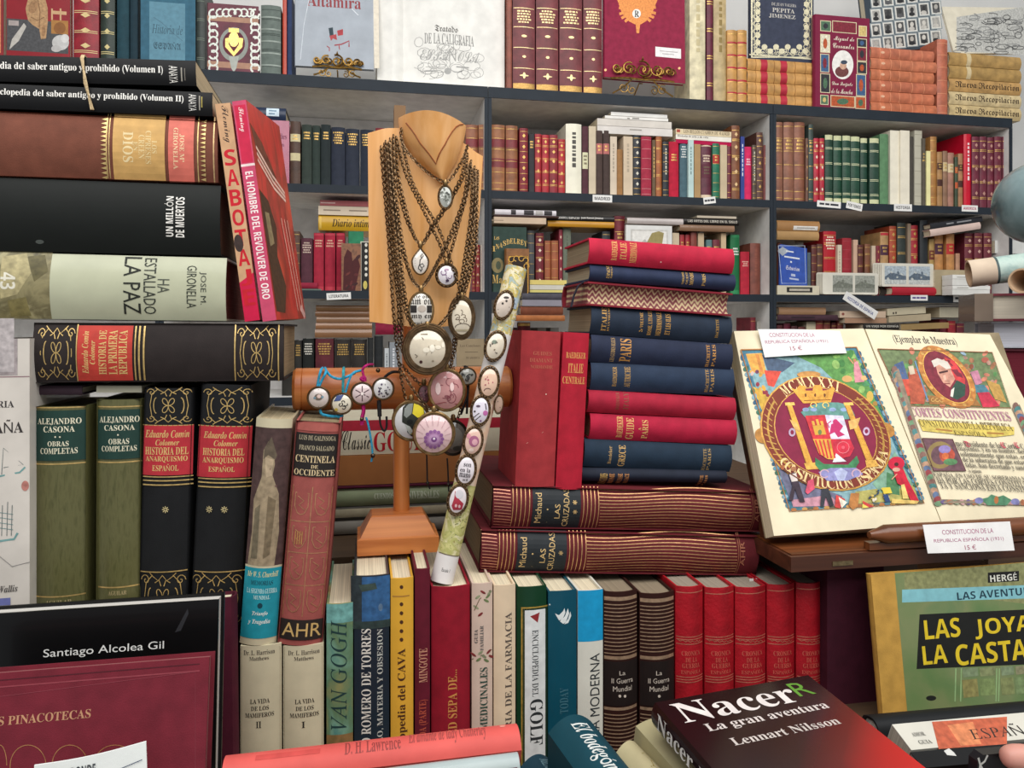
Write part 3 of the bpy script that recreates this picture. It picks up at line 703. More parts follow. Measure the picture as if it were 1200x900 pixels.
# stereoscope cards: two packs standing on edge
def stereo(x0, y0, x1, y1, k, n, tone, label, group):
    Yp = SF+.014+.004*k; fr = frame((x0, y1), (x1, y1), (x0, y0), Yp); m = Matrix.Translation(fr[0].translation); W, H = fr[1], fr[2]
    root = empty('stereo_card', m); tag(root, label, 'photo card', group)
    r = .006; o = []
    for cx, cz, a in ((W/2-r, H-r, 0), (-W/2+r, H-r, 90), (-W/2+r, r, 180), (W/2-r, r, 270)): o += arc(cx, cz, r, r, a, a+90, 5)
    MB().prism(o, 0, .0028, mat('d9d4c6', 'paper')).build('card', root)
    if k == 0:
        uv = lambda p: ((p[0]-x0)/(x1-x0), (p[1]-y0)/(y1-y0)); w = x1-x0; h = y1-y0; r2 = random.Random(n)
        for j in range(2):
            a = x0+w*(.18+.4*j) if n == 1 else x0+w*(.06+.46*j); b = a+w*(.36 if n == 1 else .41)
            y2, y3 = y0+h*.12, y0+h*.9; mb = MB()
            it = [('r', a, y2, b, y3, tone[0], 'print'), ('p', [(a, y2+(y3-y2)*.6), (a+(b-a)*.3, y2+(y3-y2)*.35), (b, y2+(y3-y2)*.55), (b, y3), (a, y3)], tone[1], 'print'), ('r', a, y3-(y3-y2)*.25, b, y3, tone[2], 'print')]
            it += figures(7, a+2, y2+(y3-y2)*.3, b-3, y3-2, list(tone[1:]), n*7)
            decorate(mb, it, W, H, lambda u, v, off: ((u-.5)*W, -off, (1-v)*H), uv); mb.build('photograph', root)['label'] = 'faded grey photograph'
for k in range(6): stereo(964+(-1.4*k if k else 0), 319.5, 1029-2*k, 345, k, 1, ('9a9c92', '74776c', '888a80'), 'front card of the lower stereo pack with two grey landscapes' if k == 0 else 'plain card edge behind the front landscape card of the lower stereo pack', None if k == 0 else 'cards behind the lower stereo pack front')
flat('third', 1046, 1097.5, 336.4, 345.8, 'b02030', 'gloss', 'red book lying under the upper pack of stereo cards', dp=.08, Yp=SF+.004)
flat('third', 1032, 1045.2, 336.4, 345.8, '3a332e', 'cloth', 'small dark block beside the lying red book under the stereo cards', dp=.08, Yp=SF+.035)
for k in range(6): stereo(1033-(2.0*k if k else 0), 308.5, 1094-2*k, 336, k, 2, ('a9b4bc', '5d6a78', 'c0c4c0'), 'front card of the upper stereo pack with two tree-lined views' if k == 0 else 'plain card edge behind the tree-lined view card of the upper stereo pack', None if k == 0 else 'cards behind the upper stereo pack front')
# right of the cards: parcel, boxes, leaning pair
flat('third', 1096, 1134, 316, 345.6, 'a8997c', 'paper', 'khaki parcel beside the upper stereo cards', dp=.035, Yp=SF+.006, name='parcel')
for (x0, x1, y0, y1, l) in ((1116, 1160, 334.6, 345.6, 'lower small white box under the rolled maps'), (1116, 1158, 322, 334.4, 'upper small white box under the rolled maps')):
    fr = frame((x0, y1), (x1, y1), (x0, y0), SF-.0395); m = Matrix.Translation(fr[0].translation); rt = empty('white_box', m); tag(rt, l, 'box', 'small white boxes')
    W, H = fr[1], fr[2]; MB().box(-W/2, 0, 0, W/2, .042, H*.6, mat('e2e0da', 'paper')).build('tray', rt)
    x = MB().box(-W/2, -.0012, H*.6+.0002, W/2, .0432, H-.0004, mat('eae8e2', 'paper')); decorate(x, [('r%', .12, .2, .42, .28, 'a8a49c')], W, H, lambda u, v, off: ((u-.5)*W, -.0012-off, (1-v)*H)); x.build('lid', rt)
flat('third', 1091, 1150, 268.6, 277, 'd3b9ae', 'gloss', 'pale pink book leaning low across the right shelf under the black one', dp=.1, Yp=SF+.012, lean=9)
flat('third', 1091, 1152, 261.8, 268.4, '26262a', 'gloss', 'black book with grey title tilted on the pale pink one', [('r%', .3, .35, .44, .6, '8a8a8c'), ('r%', .5, .35, .78, .6, '8a8a8c')], dp=.1, Yp=SF+.012, lean=9)
flat('third', 1166, 1200, 282, 297, 'd6d6d2', 'paper', 'white flat box above the rolled maps at the far right', dp=.1, Yp=SF+.05, name='white_box', cat='box')
# lowest shelf: lying piles
for i, (y0, y1, l) in enumerate(((386, 395.6, 'lowest kraft-wrapped parcel of five above the black gilt books'), (378.4, 385.8, 'second lowest kraft-wrapped parcel above the black gilt books'), (371, 378.2, 'middle kraft-wrapped parcel of the five'), (364, 370.8, 'second highest kraft-wrapped parcel below the shelf tag'), (357.6, 363.8, 'topmost kraft-wrapped parcel below the shelf tag'))):
    flat('lowest', 369+(.8*i) % 2, 436, y0, y1, ['8a6548', '93694a', '8f6b50', '876248', '94704f'][i], 'film', l, dp=.1, Yp=SF+.047, group='kraft parcels', name='parcel')
flat('lowest', 440, 470, 378, 392, '8c1f3c', 'cloth', 'crimson book lying behind the bottom edge of the bust panel', dp=.1, Yp=SF+.06)
flat('lowest', 575, 590, 384, 396, '4a444c', 'cloth', 'slate grey book lying just right of the bust panel', dp=.12, Yp=SF+.02)
flat('lowest', 575, 606, 367, 383.8, 'c9c4c4', 'paper', 'pale grey slab lying behind the hanging oval pendants', dp=.12, Yp=SF+.022)
cover(535, 397, 571, 461.5, .008, '9c8a6e', 'paper', 'buff title page card behind the pendants right of the bust', [('t', 'Las Canciones', 539, 403.6, 563, 406.4, '6a5a48', 'B'), ('r', 545, 412, 560, 413, '7a6a54'), ('t', 'DE AMERICA', 546, 418, 562, 420.5, '6a5a48', 'B'), ('r', 542, 428, 564, 429, '7a6a54')], Yp=SF+.004, name='booklet', soft=True)
flat('lowest', 612, 661, 343.6, 351, '4c4a52', 'cloth', 'dark slate book lying under the small yellow pile', dp=.03, Yp=SF-.034)
flat('lowest', 612, 660, 351.2, 358.6, '8d8992', 'paper', 'grey booklet lying between the slate and the brown books', dp=.03, Yp=SF-.034)
flat('lowest', 610, 660, 359, 369, '74402c', 'cloth', 'brown book lying left of the guidebook stack', dp=.03, Yp=SF-.034)
flat('lowest', 605, 662, 369.2, 376, 'a8683c', 'cloth', 'thin orange-brown book lying lowest left of the guidebook stack', dp=.03, Yp=SF-.034)
row('lowest', '''
607 622 378 6a1620 leather b | dark red leather book peeping above the standing red guidebooks
630 640 384 8a8278 paper p | grey paper spine above the standing red guidebooks
645 655 384 6e6a64 paper p | darker grey paper spine above the standing red guidebooks
''', setback=.05, dp=.1)
flat('lowest', 913, 968, 360, 368.6, 'b28a68', 'film', 'tan wrapped book lying at the left of the lowest right shelf', dp=.12, Yp=SF+.03)
flat('lowest', 911.5, 983, 368.8, 375.4, '49303a', 'cloth', 'dark plum book lying under the tan wrapped one', [('r%', .22, .3, .6, .6, '2c1a22')], dp=.12, Yp=SF+.03)
flat('lowest', 990, 1039, 372.6, 378.6, 'b08a70', 'paper', 'lower tan-pink book of the lying pair behind the slanted tag', dp=.12, Yp=SF+.022)
flat('lowest', 984, 1038, 364.4, 372.4, 'cdb49c', 'paper', 'upper cream-pink book of the lying pair behind the slanted tag', [('e', 988, 368, 1.6, 1.6, '8a4a40')], dp=.12, Yp=SF+.022)
flat('lowest', 1012, 1054, 378.8, 386.4, '2e2a26', 'gloss', 'black book with pale title lying just above the right page', [('t', 'UN VIAJE POR ESPAÑA', 1015, 380.6, 1053, 384.4, 'c9c4b8', 'X')], dp=.1, Yp=SF+.016)
flat('lowest', 1056, 1112, 380, 387, 'a08458', 'paper', 'khaki lower book lying right of the black titled one', dp=.1, Yp=SF+.02, lean=2.5)
flat('lowest', 1042, 1091, 370.4, 378.2, 'b8a88c', 'paper', 'lower beige book lying right of the slanted tag', dp=.1, Yp=SF+.02, lean=3)
flat('lowest', 1040, 1085, 361.6, 370, 'c6bba0', 'paper', 'upper beige book with dark dots lying right of the slanted tag', [('e', 1047, 367, 1, 1.4, '4a4238'), ('e', 1050, 366.6, 1, 1.4, '4a4238')], dp=.1, Yp=SF+.02, lean=3)
flat('lowest', 1101, 1140, 360, 372, 'bdb59f', 'paper', 'cream book lying beside the plastic-wrapped volume', dp=.1, Yp=SF+.03)
# shelf tags
def shelf_tag(x0, y0, x1, y1, txt, label, shelf, rot=0, col='2c2c34'):
    cx, cy = (x0+x1)/2, (y0+y1)/2; p = Q(cx, cy, SF-.0015); s = (p-Vector((0, 0, CZ))).length/FPX*.97
    W, H = (x1-x0)*s, (y1-y0)*s
    m = Matrix.Translation(p) @ Matrix.Rotation(math.radians(rot), 4, 'Y')
    mb = MB().box(-W/2, 0, -H/2, W/2, .0007, H/2, mat('e8e6e2', 'paper'))
    decorate(mb, [('t%', txt, .1, .28, .9, .72, col, 'X')] if txt else [('r%', a, .35, b, .65, col) for a, b in ((.1, .3), (.34, .52), (.56, .9))], W, H, lambda u, v, off: ((u-.5)*W, -off, (.5-v)*H))
    o = mb.build('shelf_tag', matrix=m); tag(o, label, 'label')
shelf_tag(383, 343, 411, 351, 'LITERATURA', 'white shelf tag below the crimson trio on the third shelf edge', 3, -3)
shelf_tag(694, 228.5, 718, 237, 'MADRID', 'white shelf tag under the tall white book on the second shelf edge', 2)
shelf_tag(824, 231, 839, 238.6, None, 'small tilted white tag under the plum book on the second shelf edge', 2, -8)
shelf_tag(957, 236, 986, 243, None, 'white tag under the red twins on the second shelf edge', 2, 3)
shelf_tag(991.5, 237.5, 1011, 245.5, 'POR TOMOS', 'tilted white tag under the green set on the second shelf edge', 2, 10)
shelf_tag(1047.5, 239.5, 1069, 247, 'HISTORIA', 'white tag under the thick white pair on the second shelf edge', 2)
shelf_tag(1127, 241, 1146, 247.5, 'AMERICA', 'white tag with reddish lettering under the large bright red book', 2, 0, 'b03058')
shelf_tag(1067, 346, 1087.5, 352, None, 'white tag under the lying red book on the third shelf edge', 3, 0, '5a4a8a')
shelf_tag(1117, 345.6, 1139, 353.6, None, 'white tag under the small white boxes on the third shelf edge', 3)
shelf_tag(986, 353, 1031, 363, 'HISTORIA DE ESPAÑA', 'large slanted white tag hanging off the third shelf edge', 3, 30, '3a4a8a')
# ---------------------------------------------------------------- top shelf
def scroll(cx, cz, r, turns, a0, sgn, y):
    n = 22; return [(cx+r*(1-.8*i/n)*math.cos(a0+sgn*turns*2*math.pi*i/n), y, cz+r*(1-.8*i/n)*math.sin(a0+sgn*turns*2*math.pi*i/n)) for i in range(n+1)]
def easel(x0, x1, ytop, ymid, ybot, label):
    """ornate brass book stand: scrolled lip in front, feet below, prop behind"""
    Yp = SF+.004; a = Q(x0, ybot, Yp); b = Q(x1, ybot, Yp); z1 = Q((x0+x1)/2, ymid, Yp).z-ST['top']; z2 = Q((x0+x1)/2, ytop, Yp).z-ST['top']
    W = (b.x-a.x)/2; root = empty('brass_easel', loc=((a.x+b.x)/2, Yp, ST['top']+.0005)); tag(root, label, 'easel', 'brass easels'); br = mat('8a6a34', 'metal')
    mb = MB()
    for i, (fx, fr_) in enumerate(((-.82, .2), (-.45, .26), (0, .36), (.45, .26), (.82, .2))):
        mb.tube(scroll(fx*W, (z1+z2)/2+.002*(i % 2), fr_*W*.75, 1.5, i, 1 if i % 2 else -1, 0), .0026, br, 5)
        mb.tube(scroll((fx+.12)*W, (z1+z2)/2-.003, fr_*W*.6, 1.4, i+2, -1 if i % 2 else 1, .001), .0023, br, 5)
    mb.tube([(-W, 0, z1), (-W*.5, 0, z1+.004), (0, 0, z1+.001), (W*.5, 0, z1+.004), (W, 0, z1)], .003, br, 6)
    mb.lathe([(.0005, -.004), (.004, 0), (.002, .004), (.0005, .009)], br, 8, (0, 0, z2)); mb.build('scroll_lip', root)
    for sx in (-1, 1):
        f = MB(); f.tube([(sx*W*.35, .002, z1), (sx*W*.55, .001, z1*.6), (sx*W*.8, -.002, z1*.25), (sx*W*.95, -.003, .003)], [.002, .0026, .002, .0026], br, 6)
        f.tube(scroll(sx*W*.62, z1*.45, W*.17, 1.4, 1, sx, -.001), .0014, br, 5); f.tube(scroll(sx*W*.35, z1*.35, W*.14, 1.4, 2, -sx, -.001), .0014, br, 5); f.build('leg', root)
    MB().tube([(0, .004, z1*.8), (0, .03, z1), (0, .07, z1*.5), (0, .09, .003)], .002, br, 6).build('rear_leg', root)
    return z1
def gilt_frame(x0, y0, x1, y1, c, w=1.0, step=7):
    out = [('s', [(x0, y0), (x1, y0), (x1, y1), (x0, y1), (x0, y0)], w, c)]
    n = int((x1-x0)/step); k = int((y1-y0)/step)
    for i in range(n):
        x = x0+(i+.5)*(x1-x0)/n; out += [('s', arc(x, y0+4, 2.4, 2.4, i*50, i*50+300, 8), .8, c), ('s', arc(x, y1-4, 2.4, 2.4, i*50, i*50+300, 8), .8, c)]
    for i in range(k):
        y = y0+(i+.5)*(y1-y0)/k; out += [('s', arc(x0+4, y, 2.4, 2.4, i*70, i*70+300, 8), .8, c), ('s', arc(x1-4, y, 2.4, 2.4, i*70, i*70+300, 8), .8, c)]
    return out
TS = ST['top']
cover(-70, -50, 4, 64, .03, '8a2a2e', 'gloss', 'maroon cover cut by the photo edge behind the black stack', [('r', -60, -40, 1, 60, 'c98a5a', 'print')], base=TS, Yp=SF+.02)
cover(6, -40, 82, 66, .02, '8c1f28', 'gloss', 'maroon cover with a helmeted figure, urn and feather on top shelf',
      [('r', 8, 24, 80, 61, '4a4a4c', 'print'), ('p', [(11, 58), (14, 46), (28, 27), (31, 31), (22, 48)], 'b9b4ac'), ('p', [(31, 16), (30, 10), (34, -6), (52, -6), (56, 10), (56, 26), (54, 45), (48, 46), (46, 34), (38, 29), (33, 24)], 'b08a62', 'print'), ('e', 39, 8, 5, 8, '9a7450', 'print', 20), ('s', [(44, -2), (47, 14), (46, 32)], 1, '7d5c3e', 'ink'), ('s', [(36, 20), (44, 24), (52, 20)], .9, '7d5c3e', 'ink'), ('e', 51, 36, 2.4, 7, '9a7450', 'print'), ('r', 60, 10, 62, 24, 'c9a27a'), ('r', 70, 10, 72, 24, 'c9a27a'), ('r', 60, 13, 78, 17, 'c9a27a'), ('r', 60, 24, 80, 40, 'a8763f'), ('e', 70, 33, 7, 7, '8a5a30'),
       ('e', 71, 50, 10, 9, 'c2c0be'), ('e', 76, 45, 5, 5, 'd0cecb'), ('e', 66, 57, 6, 4, 'b5b2b0'), ('r', 10, 24, 22, 30, 'a89c98')], base=TS, Yp=SF+.02)
row('top', '''
85 115 -30 8c1e2a leather g2:d8c08a+f:d8c08a | red spine with large gilt flourishes beside the helmet cover on top shelf
117 134 -30 26322a leather f:d0c088+g2:d0c088 | dark green spine with heavy gilt scrolls on top shelf
136.5 151 -30 23424c cloth p | dark teal spine beside the light blue cover on top shelf
152 161 -30 1d333d cloth p | thin darker teal spine touching the light blue cover on top shelf
''')
cover(163, -30, 229, 72, .03, '3a6478', 'cloth', 'blue cover with a lighter panel and old lettering on top shelf', [('r', 175, 3, 217, 75, '5b8799'), ('s', [(180, 20), (190, 27), (202, 38), (214, 48)], .6, '4a6c7c', 'ink'), ('t', 'Historia de', 178, 29, 214, 40, '33505e', 'I'), ('t', 'ESPAÑA', 180, 49, 212, 60, '2f4c5a', 'F')], base=TS, Yp=SF+.02)
row('top', '''
230 240 -20 2c3430 leather g2:6a7468 | dark ridged spine left of the silver-ornamented cover on top shelf
''')
sv = 'a9aca4'
cover(241.5, 5, 303, 86, .03, '5e1f30', 'leather', 'maroon cover with silver and gilt crest ornament on top shelf',
      [('r', 243, 20, 303, 26, 'a8806a'), ('r', 243, 73, 303, 80, 'a8806a')]+[('s', arc(250, y, 5, 5, 40*i, 40*i+280, 8), 2.2, sv) for i, y in enumerate(range(16, 84, 8))]+[('s', arc(299, y, 5, 5, 60*i, 60*i+280, 8), 2.2, sv) for i, y in enumerate(range(16, 84, 8))]+[('s', arc(x, 15, 4.5, 4.5, 50*i, 50*i+290, 8), 2, sv) for i, x in enumerate(range(258, 296, 7))]+
      [('e', 274, 52, 17, 20, '8f938c'), ('e', 274, 51, 13, 15, '5e1f30'), ('p', [(264, 45), (269, 44), (268, 52), (274, 61), (280, 52), (279, 44), (285, 45), (284, 55), (274, 66), (264, 55)], 'd2b86a', 'gold'), ('e', 274, 46, 6, 9, 'd8bf74', 'gold'), ('r', 268, 33, 280, 38, 'd2b86a', 'gold'), ('p', [(268, 66), (280, 66), (277, 80), (274, 85), (271, 80)], sv)], base=TS, Yp=SF+.018)
row('top', '''
305.5 329 6 66706a cloth g2:37413c+r:8a948c | grey-green banded spine between the crest cover and the red strip on top shelf
331 336 -10 b0402c gloss p | narrow orange-red spine on top shelf
336.5 342 -10 2c3a5c cloth p | narrow navy spine right of the orange-red one on top shelf
''')
zl = easel(366, 424, 64, 80, 94, 'brass easel holding the grey cover with pale wrapper on top shelf')
cover(345, -20, 438, 78, .012, '8b939d', 'film', 'grey cover in clear wrapper with red cave-art figures on brass easel',
      [('t', 'Altamira', 360, -5, 423, 9, '8c3a3e', 'B'), ('p', [(385, 33), (390, 32), (391, 42), (387, 45)], '2c3c44'), ('p', [(395, 36), (402, 34), (402, 41), (396, 42)], 'a83a40'), ('p', [(386, 42), (394, 40), (395, 47), (390, 45), (388, 48)], 'a84448'), ('s', [(392, 53), (400, 52), (409, 48), (409, 55)], 1.6, '9a4a50', 'ink'), ('s', [(383, 54), (386, 56), (386, 60)], 1.2, '9a4a50', 'ink'), ('s', [(397, 52), (398, 58)], 1.2, '9a4a50', 'ink'), ('r', 438, -20, 444, 80, 'ded4c2'),
       ('s', [(352, 70), (356, 30), (362, 0)], .8, 'c8ced4', 'ink'), ('s', [(412, 10), (420, 18)], 1.2, 'c8ced4', 'ink')], base=TS+zl+.004, Yp=SF+.012, lean=.025)
# the large open white book
def open_book(label, x0, xg, x1, y0, y1, Yp):
    a, g, b = Q(x0, y1, Yp), Q(xg, y1, Yp), Q(x1, y1, Yp); H = Q(xg, y0, Yp).z-TS; root = empty('open_book', loc=(g.x, Yp+.02, TS+.0005)); tag(root, label, 'book'); pm = mat('e6e4de', 'paper')
    for nm, x, dec in (('left_page_block', a.x-g.x, []), ('right_page_block', b.x-g.x, 1)):
        n = 14; f = []; k = []
        for i in range(n+1):
            t = i/n; f.append((x*t, -.028*math.sin(min(1, t*2.2)*math.pi/2)+.018*t)); k.append((x*t, .02))
        mb = MB(); pts = f+k[::-1]; m2 = len(pts)
        mb.add([(p, q, .003) for p, q in pts]+[(p, q, H) for p, q in pts], [tuple(range(m2)), tuple(reversed(range(m2, 2*m2)))]+[(i, (i+1) % m2, (i+1) % m2+m2, i+m2) for i in range(m2)], pm)
        if dec:
            def surf(u, v, off):
                t = u; return (x*t, -.028*math.sin(min(1, t*2.2)*math.pi/2)+.018*t-off, .003+(1-v)*(H-.003))
            uv = lambda p: ((p[0]-xg)/(x1-xg), (p[1]-y0)/(y1+(p[0]-xg)*.06-y0)); c = '7b7b78'; it = [('t', 'Tratado', 509, 27, 536, 35, '55524e', 'F')]
            it += [('t', 'DE LA CALIGRAFIA', 497, 37, 555, 50, '8a8986', 'B'), ('t', 'ESPAÑOLA', 492, 52, 562, 70, 'a5a4a0', 'SC'), ('e', 524, 82, 4, 4, 'a8a7a4')]
            r = random.Random(5)
            for i in range(34): it.append(('s', arc(r.uniform(490, 562), r.uniform(45, 88), r.uniform(4, 10), r.uniform(3, 6), r.uniform(0, 360), r.uniform(400, 620), 12), .5, '9a9996', 'ink'))
            it += [('r', 498, 81, 510, 82.5, 'a09f9c'), ('r', 534, 76, 549, 77.5, 'a09f9c')]
            decorate(mb, it, abs(x), H, surf, uv)
        mb.build(nm, root)
    MB().box(a.x-g.x-.003, .0202, 0, b.x-g.x+.003, .0225, H+.004, mat('bfb6a4', 'cloth')).build('cover', root)
open_book('large white open book with an engraved calligraphic title page on top shelf', 442, 473, 592, -20, 98, SF+.035)
def tome(x0, x1, c, l):
    Yp = SF+.02; p = Q(x0, 0, Yp); q = Q(x1, 0, Yp); H = Q((x0+x1)/2, -18, Yp).z-TS; v = lambda y: (y+18)/124
    it = [('r%', .04, v(y), .96, v(y)+.006, 'd9c38e', 'gold') for y in (9, 31, 55, 79)]+[('r%', .02, v(97), .98, v(105), 'b08a4c', 'gold')]+dashes(.12, .88, v(12), v(28), 5, 'd9c08c', x0)+[('e%', .5, v(42), .12, .012, 'd9c08c', 'gold'), ('e%', .5, v(66), .08, .012, 'd9c08c', 'gold'), ('e%', .5, v(88), .2, .008, 'd9c08c', 'gold'), ('e%', .5, v(88), .06, .03, 'd9c08c', 'gold')]
    book('leather_book', l, (Matrix.Translation(((p.x+q.x)/2, Yp, TS+.0003)), q.x-p.x-.001, H), .2, '6e2e32', 'leather', deco=it, uv=U, group='four maroon gilt tomes')
row('top', '''
594.5 600 -20 8a4a3a leather p | narrow red-brown edge left of the four gilt tomes on top shelf
''')
tome(601, 627.5, 0, 'maroon gilt tome nearest the open white book on top shelf'); tome(628.5, 655, 0, 'second maroon gilt tome from the open white book')
tome(656, 683, 0, 'third maroon gilt tome from the open white book'); tome(684, 706.5, 0, 'narrowest maroon gilt tome touching the red crest cover')
zl = easel(716, 790, 70, 94, 117, 'brass easel with pierced scrollwork under the crimson cover on top shelf')
og = 'b8743a'
cover(707.5, -40, 803, 93, .02, '8c2440', 'cloth', 'crimson cover with gilt eagle crest and white price slip on brass easel',
      [('e', 747, 4, 18, 14, og, 'gold'), ('p', [(722, -4), (746, 10), (772, -4), (764, 16), (757, 25), (750, 29), (749, 39), (746, 39), (745, 29), (737, 25), (729, 16)], og, 'gold')]+[('s', [(747, 12), (747+22*math.cos(t), 12+18*math.sin(t))], 3.2, og, 'gold') for t in (.2, .5, .8, 2.3, 2.6, 2.9, -.2, 3.3)]+[('e', 746, 16, 5, 5.4, 'ece8e0'), ('t', 'R', 743.5, 12.5, 749, 20, '26242a', 'B'),
       ('r', 768, 56, 798, 67.5, 'e8e6e4'), ('r', 773, 60, 794, 61, 'b0acaa'), ('r', 776, 63, 790, 64, 'b0acaa'), ('e', 709.5, 82, 1.5, 1.5, 'c99a6a', 'gold'), ('e', 796, 80, 1.5, 1.5, 'c99a6a', 'gold')], base=TS+zl+.004, Yp=SF+.014, lean=.02)
row('top', '''
809 827.5 -25 d6cba8 leather v:c2b48c | thick cream vellum book right of the crimson crest cover on top shelf
828.5 836 -25 5f1a30 leather g2 | thin maroon gilt book between cream and mottled spines on top shelf
837 852 -25 b59f74 leather v:8d7848 | mottled buff book on top shelf
853 864.5 35 c08f4e leather r:b02034+g | tan volume with red bands left of its twin on top shelf | tan red-banded twins
865 876 35 c08f4e leather r:b02034+g | tan volume with red bands beside the lying tan four | tan red-banded twins
''')
for i in range(4):
    y1 = 124.4-i*13.6; flat('top', 876.5, 953, y1-13.4, y1, 'bc8c50', 'leather', ['lowest', 'second lowest', 'second highest', 'topmost'][i]+' tan book with red band lying under the dark gilt cover',
         [('r%', a, 0, a+.1, 1, 'b02438', 'leather') for a in (.2, .5)]+[('r%', a, 0, a+.008, 1, '8a5a2c') for a in (.12, .4, .72, .88)], dp=.16, Yp=SF+.02, group='lying tan four')
cr = 'd8d0b0'
cover(879, -22, 953.5, 70, .018, '3a3f50', 'cloth', 'dark blue cover with cream lace border standing on lying tan books',
      gilt_frame(881, -20, 951, 67, cr, 2, 8)+[('e', 889+i*6.8, 60-(i % 2)*5, 3.4, 3.2, cr) for i in range(9)]+[('e', x, 50-i*9, 3, 3.4, cr) for i in range(7) for x in (888, 945)]+gilt_frame(884, -17, 948, 64, cr, .8, 6)+[('r', 878, 66, 955, 67.5, cr), ('t', 'DE JUAN VALERA', 904, 4, 933, 8, 'b8b4b0', 'B'), ('t', 'PEPITA', 905, 10, 931, 15, 'c9c4bc', 'B'), ('t', 'JIMENEZ', 901, 17, 932, 22, 'c9c4bc', 'B')], Yp=SF+.03)
def stamps():
    cs = ['3a5a80', 'c9b070', '7a2030', '4a6a50', '2a2a30', 'b0502a', 'd8d0b8']; r = random.Random(9); out = []
    for x, y, w, h in [(962, 25, 11, 11), (976, 26, 27, 12), (1007, 31, 8, 11), (962, 41, 10, 20), (962, 64, 9, 20), (962, 87, 10, 21), (1005, 46, 10, 9), (1005, 56, 10, 15), (1005, 73, 10, 13), (1004, 88, 10, 24), (962, 112, 8, 10), (974, 113, 27, 12), (1003, 114, 11, 13)]:
        out += [('r', x-.8, y-.8, x+w+.8, y+h+.8, 'd9cfa8'), ('r', x, y, x+w, y+h, r.choice(cs), 'print'), ('e', x+w/2, y+h/2, w*.25, h*.3, r.choice(cs), 'print')]
    return out
cover(954.5, 22, 1019, 131, .02, '7a1c3c', 'gloss', 'burgundy cover framed with stamp-like pictures and a white oval portrait on top shelf',
      stamps()+[('t', 'Miguel de', 977, 43, 1001, 50, 'e8dcc8', 'SC'), ('t', 'Cervantes', 976, 51, 1001, 57, 'e8dcc8', 'SC'), ('e', 987.5, 76, 12.5, 17, 'e6e2dc'), ('e', 987, 62, 3, 3, 'e6e2dc'), ('e', 986.5, 84, 8, 6.5, '6a3a38', 'print'), ('e', 988, 77, 4, 4.6, 'c9a088', 'print'), ('e', 989, 73, 4, 2.4, '3a4656', 'print'), ('t', 'Don Quijote', 975, 96, 999, 102, 'e8dcc8', 'SC'), ('t', 'de la Mancha', 974, 104, 999, 110, 'e8dcc8', 'SC')], base=TS, Yp=SF+.005)
for i in range(6):
    y1 = 133.4-i*12.8; flat('top', 1021, 1098-(i % 2)*3, y1-12.6, y1, ['b86a48', 'bd6c4c', 'b4664a', 'b96c4a', 'bc7050', 'b86a4e'][i], 'leather', ['lowest', 'second lowest', 'third from below', 'third from above', 'second highest', 'topmost'][i]+' orange-brown book lying right of the burgundy portrait cover',
         [('r%', a, .0, a+.01, 1, 'd88c68') for a in (.14, .3, .44, .62, .8)]+[('e%', .18, .5, .03, .12, 'e0b090')], dp=.16, Yp=SF+.02, group='lying orange-brown six')
row('top', '''
1099.5 1112 46 b5664c leather g:d8906c | orange-brown spine standing at the end of the lying orange six on top shelf
''')
ph = []
r_ = random.Random(4)
for i in range(6):
    for j in range(4):
        x = 1021+i*14; y = -6+j*17-(i*1.8); ph += [('r', x-1, y-1, x+12.4, y+15.4, '8d979b'), ('r', x, y, x+11.4, y+14.4, 'd6d4cc'), ('r', x+1.5, y+1.5, x+9.9, y+12.9, r_.choice(['6a6a68', '8c8a86', '4a4a4a', 'a5a39e']), 'print'), ('e', x+5.5, y+6, 2.2, 3, r_.choice(['c9c5bc', '3a3a3a', 'b0aca4'])), ('e', x+5.5, y+11, 3.4, 2.4, r_.choice(['2c2c2e', 'c0bcb4', '58585a']))]
fr = frame((1020, 62), (1102, 56), (1020, -25), SF+.1)
face_book('hardcover_book', 'slate-blue cover with a grid of small portrait photos behind the orange books', (fr[0], fr[1], fr[2]), .03, '39434c', 'gloss', ph, spine='r')
for i in range(5):
    y1 = 139-i*15.2; it = [('r%', .24, 0, .3, 1, 'cbb890')] if i > 2 else [('t%', 'Nueva Recopilacion', .08, .2, .97, .82, '3a2a1c', 'F')]
    flat('top', 1113, 1197, y1-15, y1, ['c2ab7c', 'c9b488', 'b89058', 'a8864e', 'ab8850'][i], 'leather', ['lowest cream vellum book with blackletter spine lying at the top shelf\'s right end', 'second lowest cream vellum book with blackletter spine', 'tan vellum book with blackletter spine above two cream ones', 'second highest tan book of the lying vellum five', 'topmost tan book of the lying vellum five'][i], it, dp=.17, Yp=SF+.02, group='lying vellum five')
en = []
for i in range(70):
    r = random.Random(100+i); x = r.uniform(1124, 1196); y = r.uniform(16, 62); en.append(('s', arc(x, y, r.uniform(3, 9), r.uniform(1.5, 4), r.uniform(0, 360), r.uniform(380, 560), 9), .9, r.choice(['4a4a4a', '6a6a68', '8a8a88']), 'ink'))
fr = frame((1118, 62.5), (1235, 62.5), (1118, 8), SF+.06, SF+.1)
face_book('picture_mount', 'cream-matted black and white engraving leaning above the vellum books', (fr[0], fr[1], fr[2]), .008, 'd8d0bc', 'paper', [('p', [(1121, 20), (1226, 4), (1228, 66), (1121, 60)], 'b9b8b2', 'print')]+en, soft=True, cat='picture')
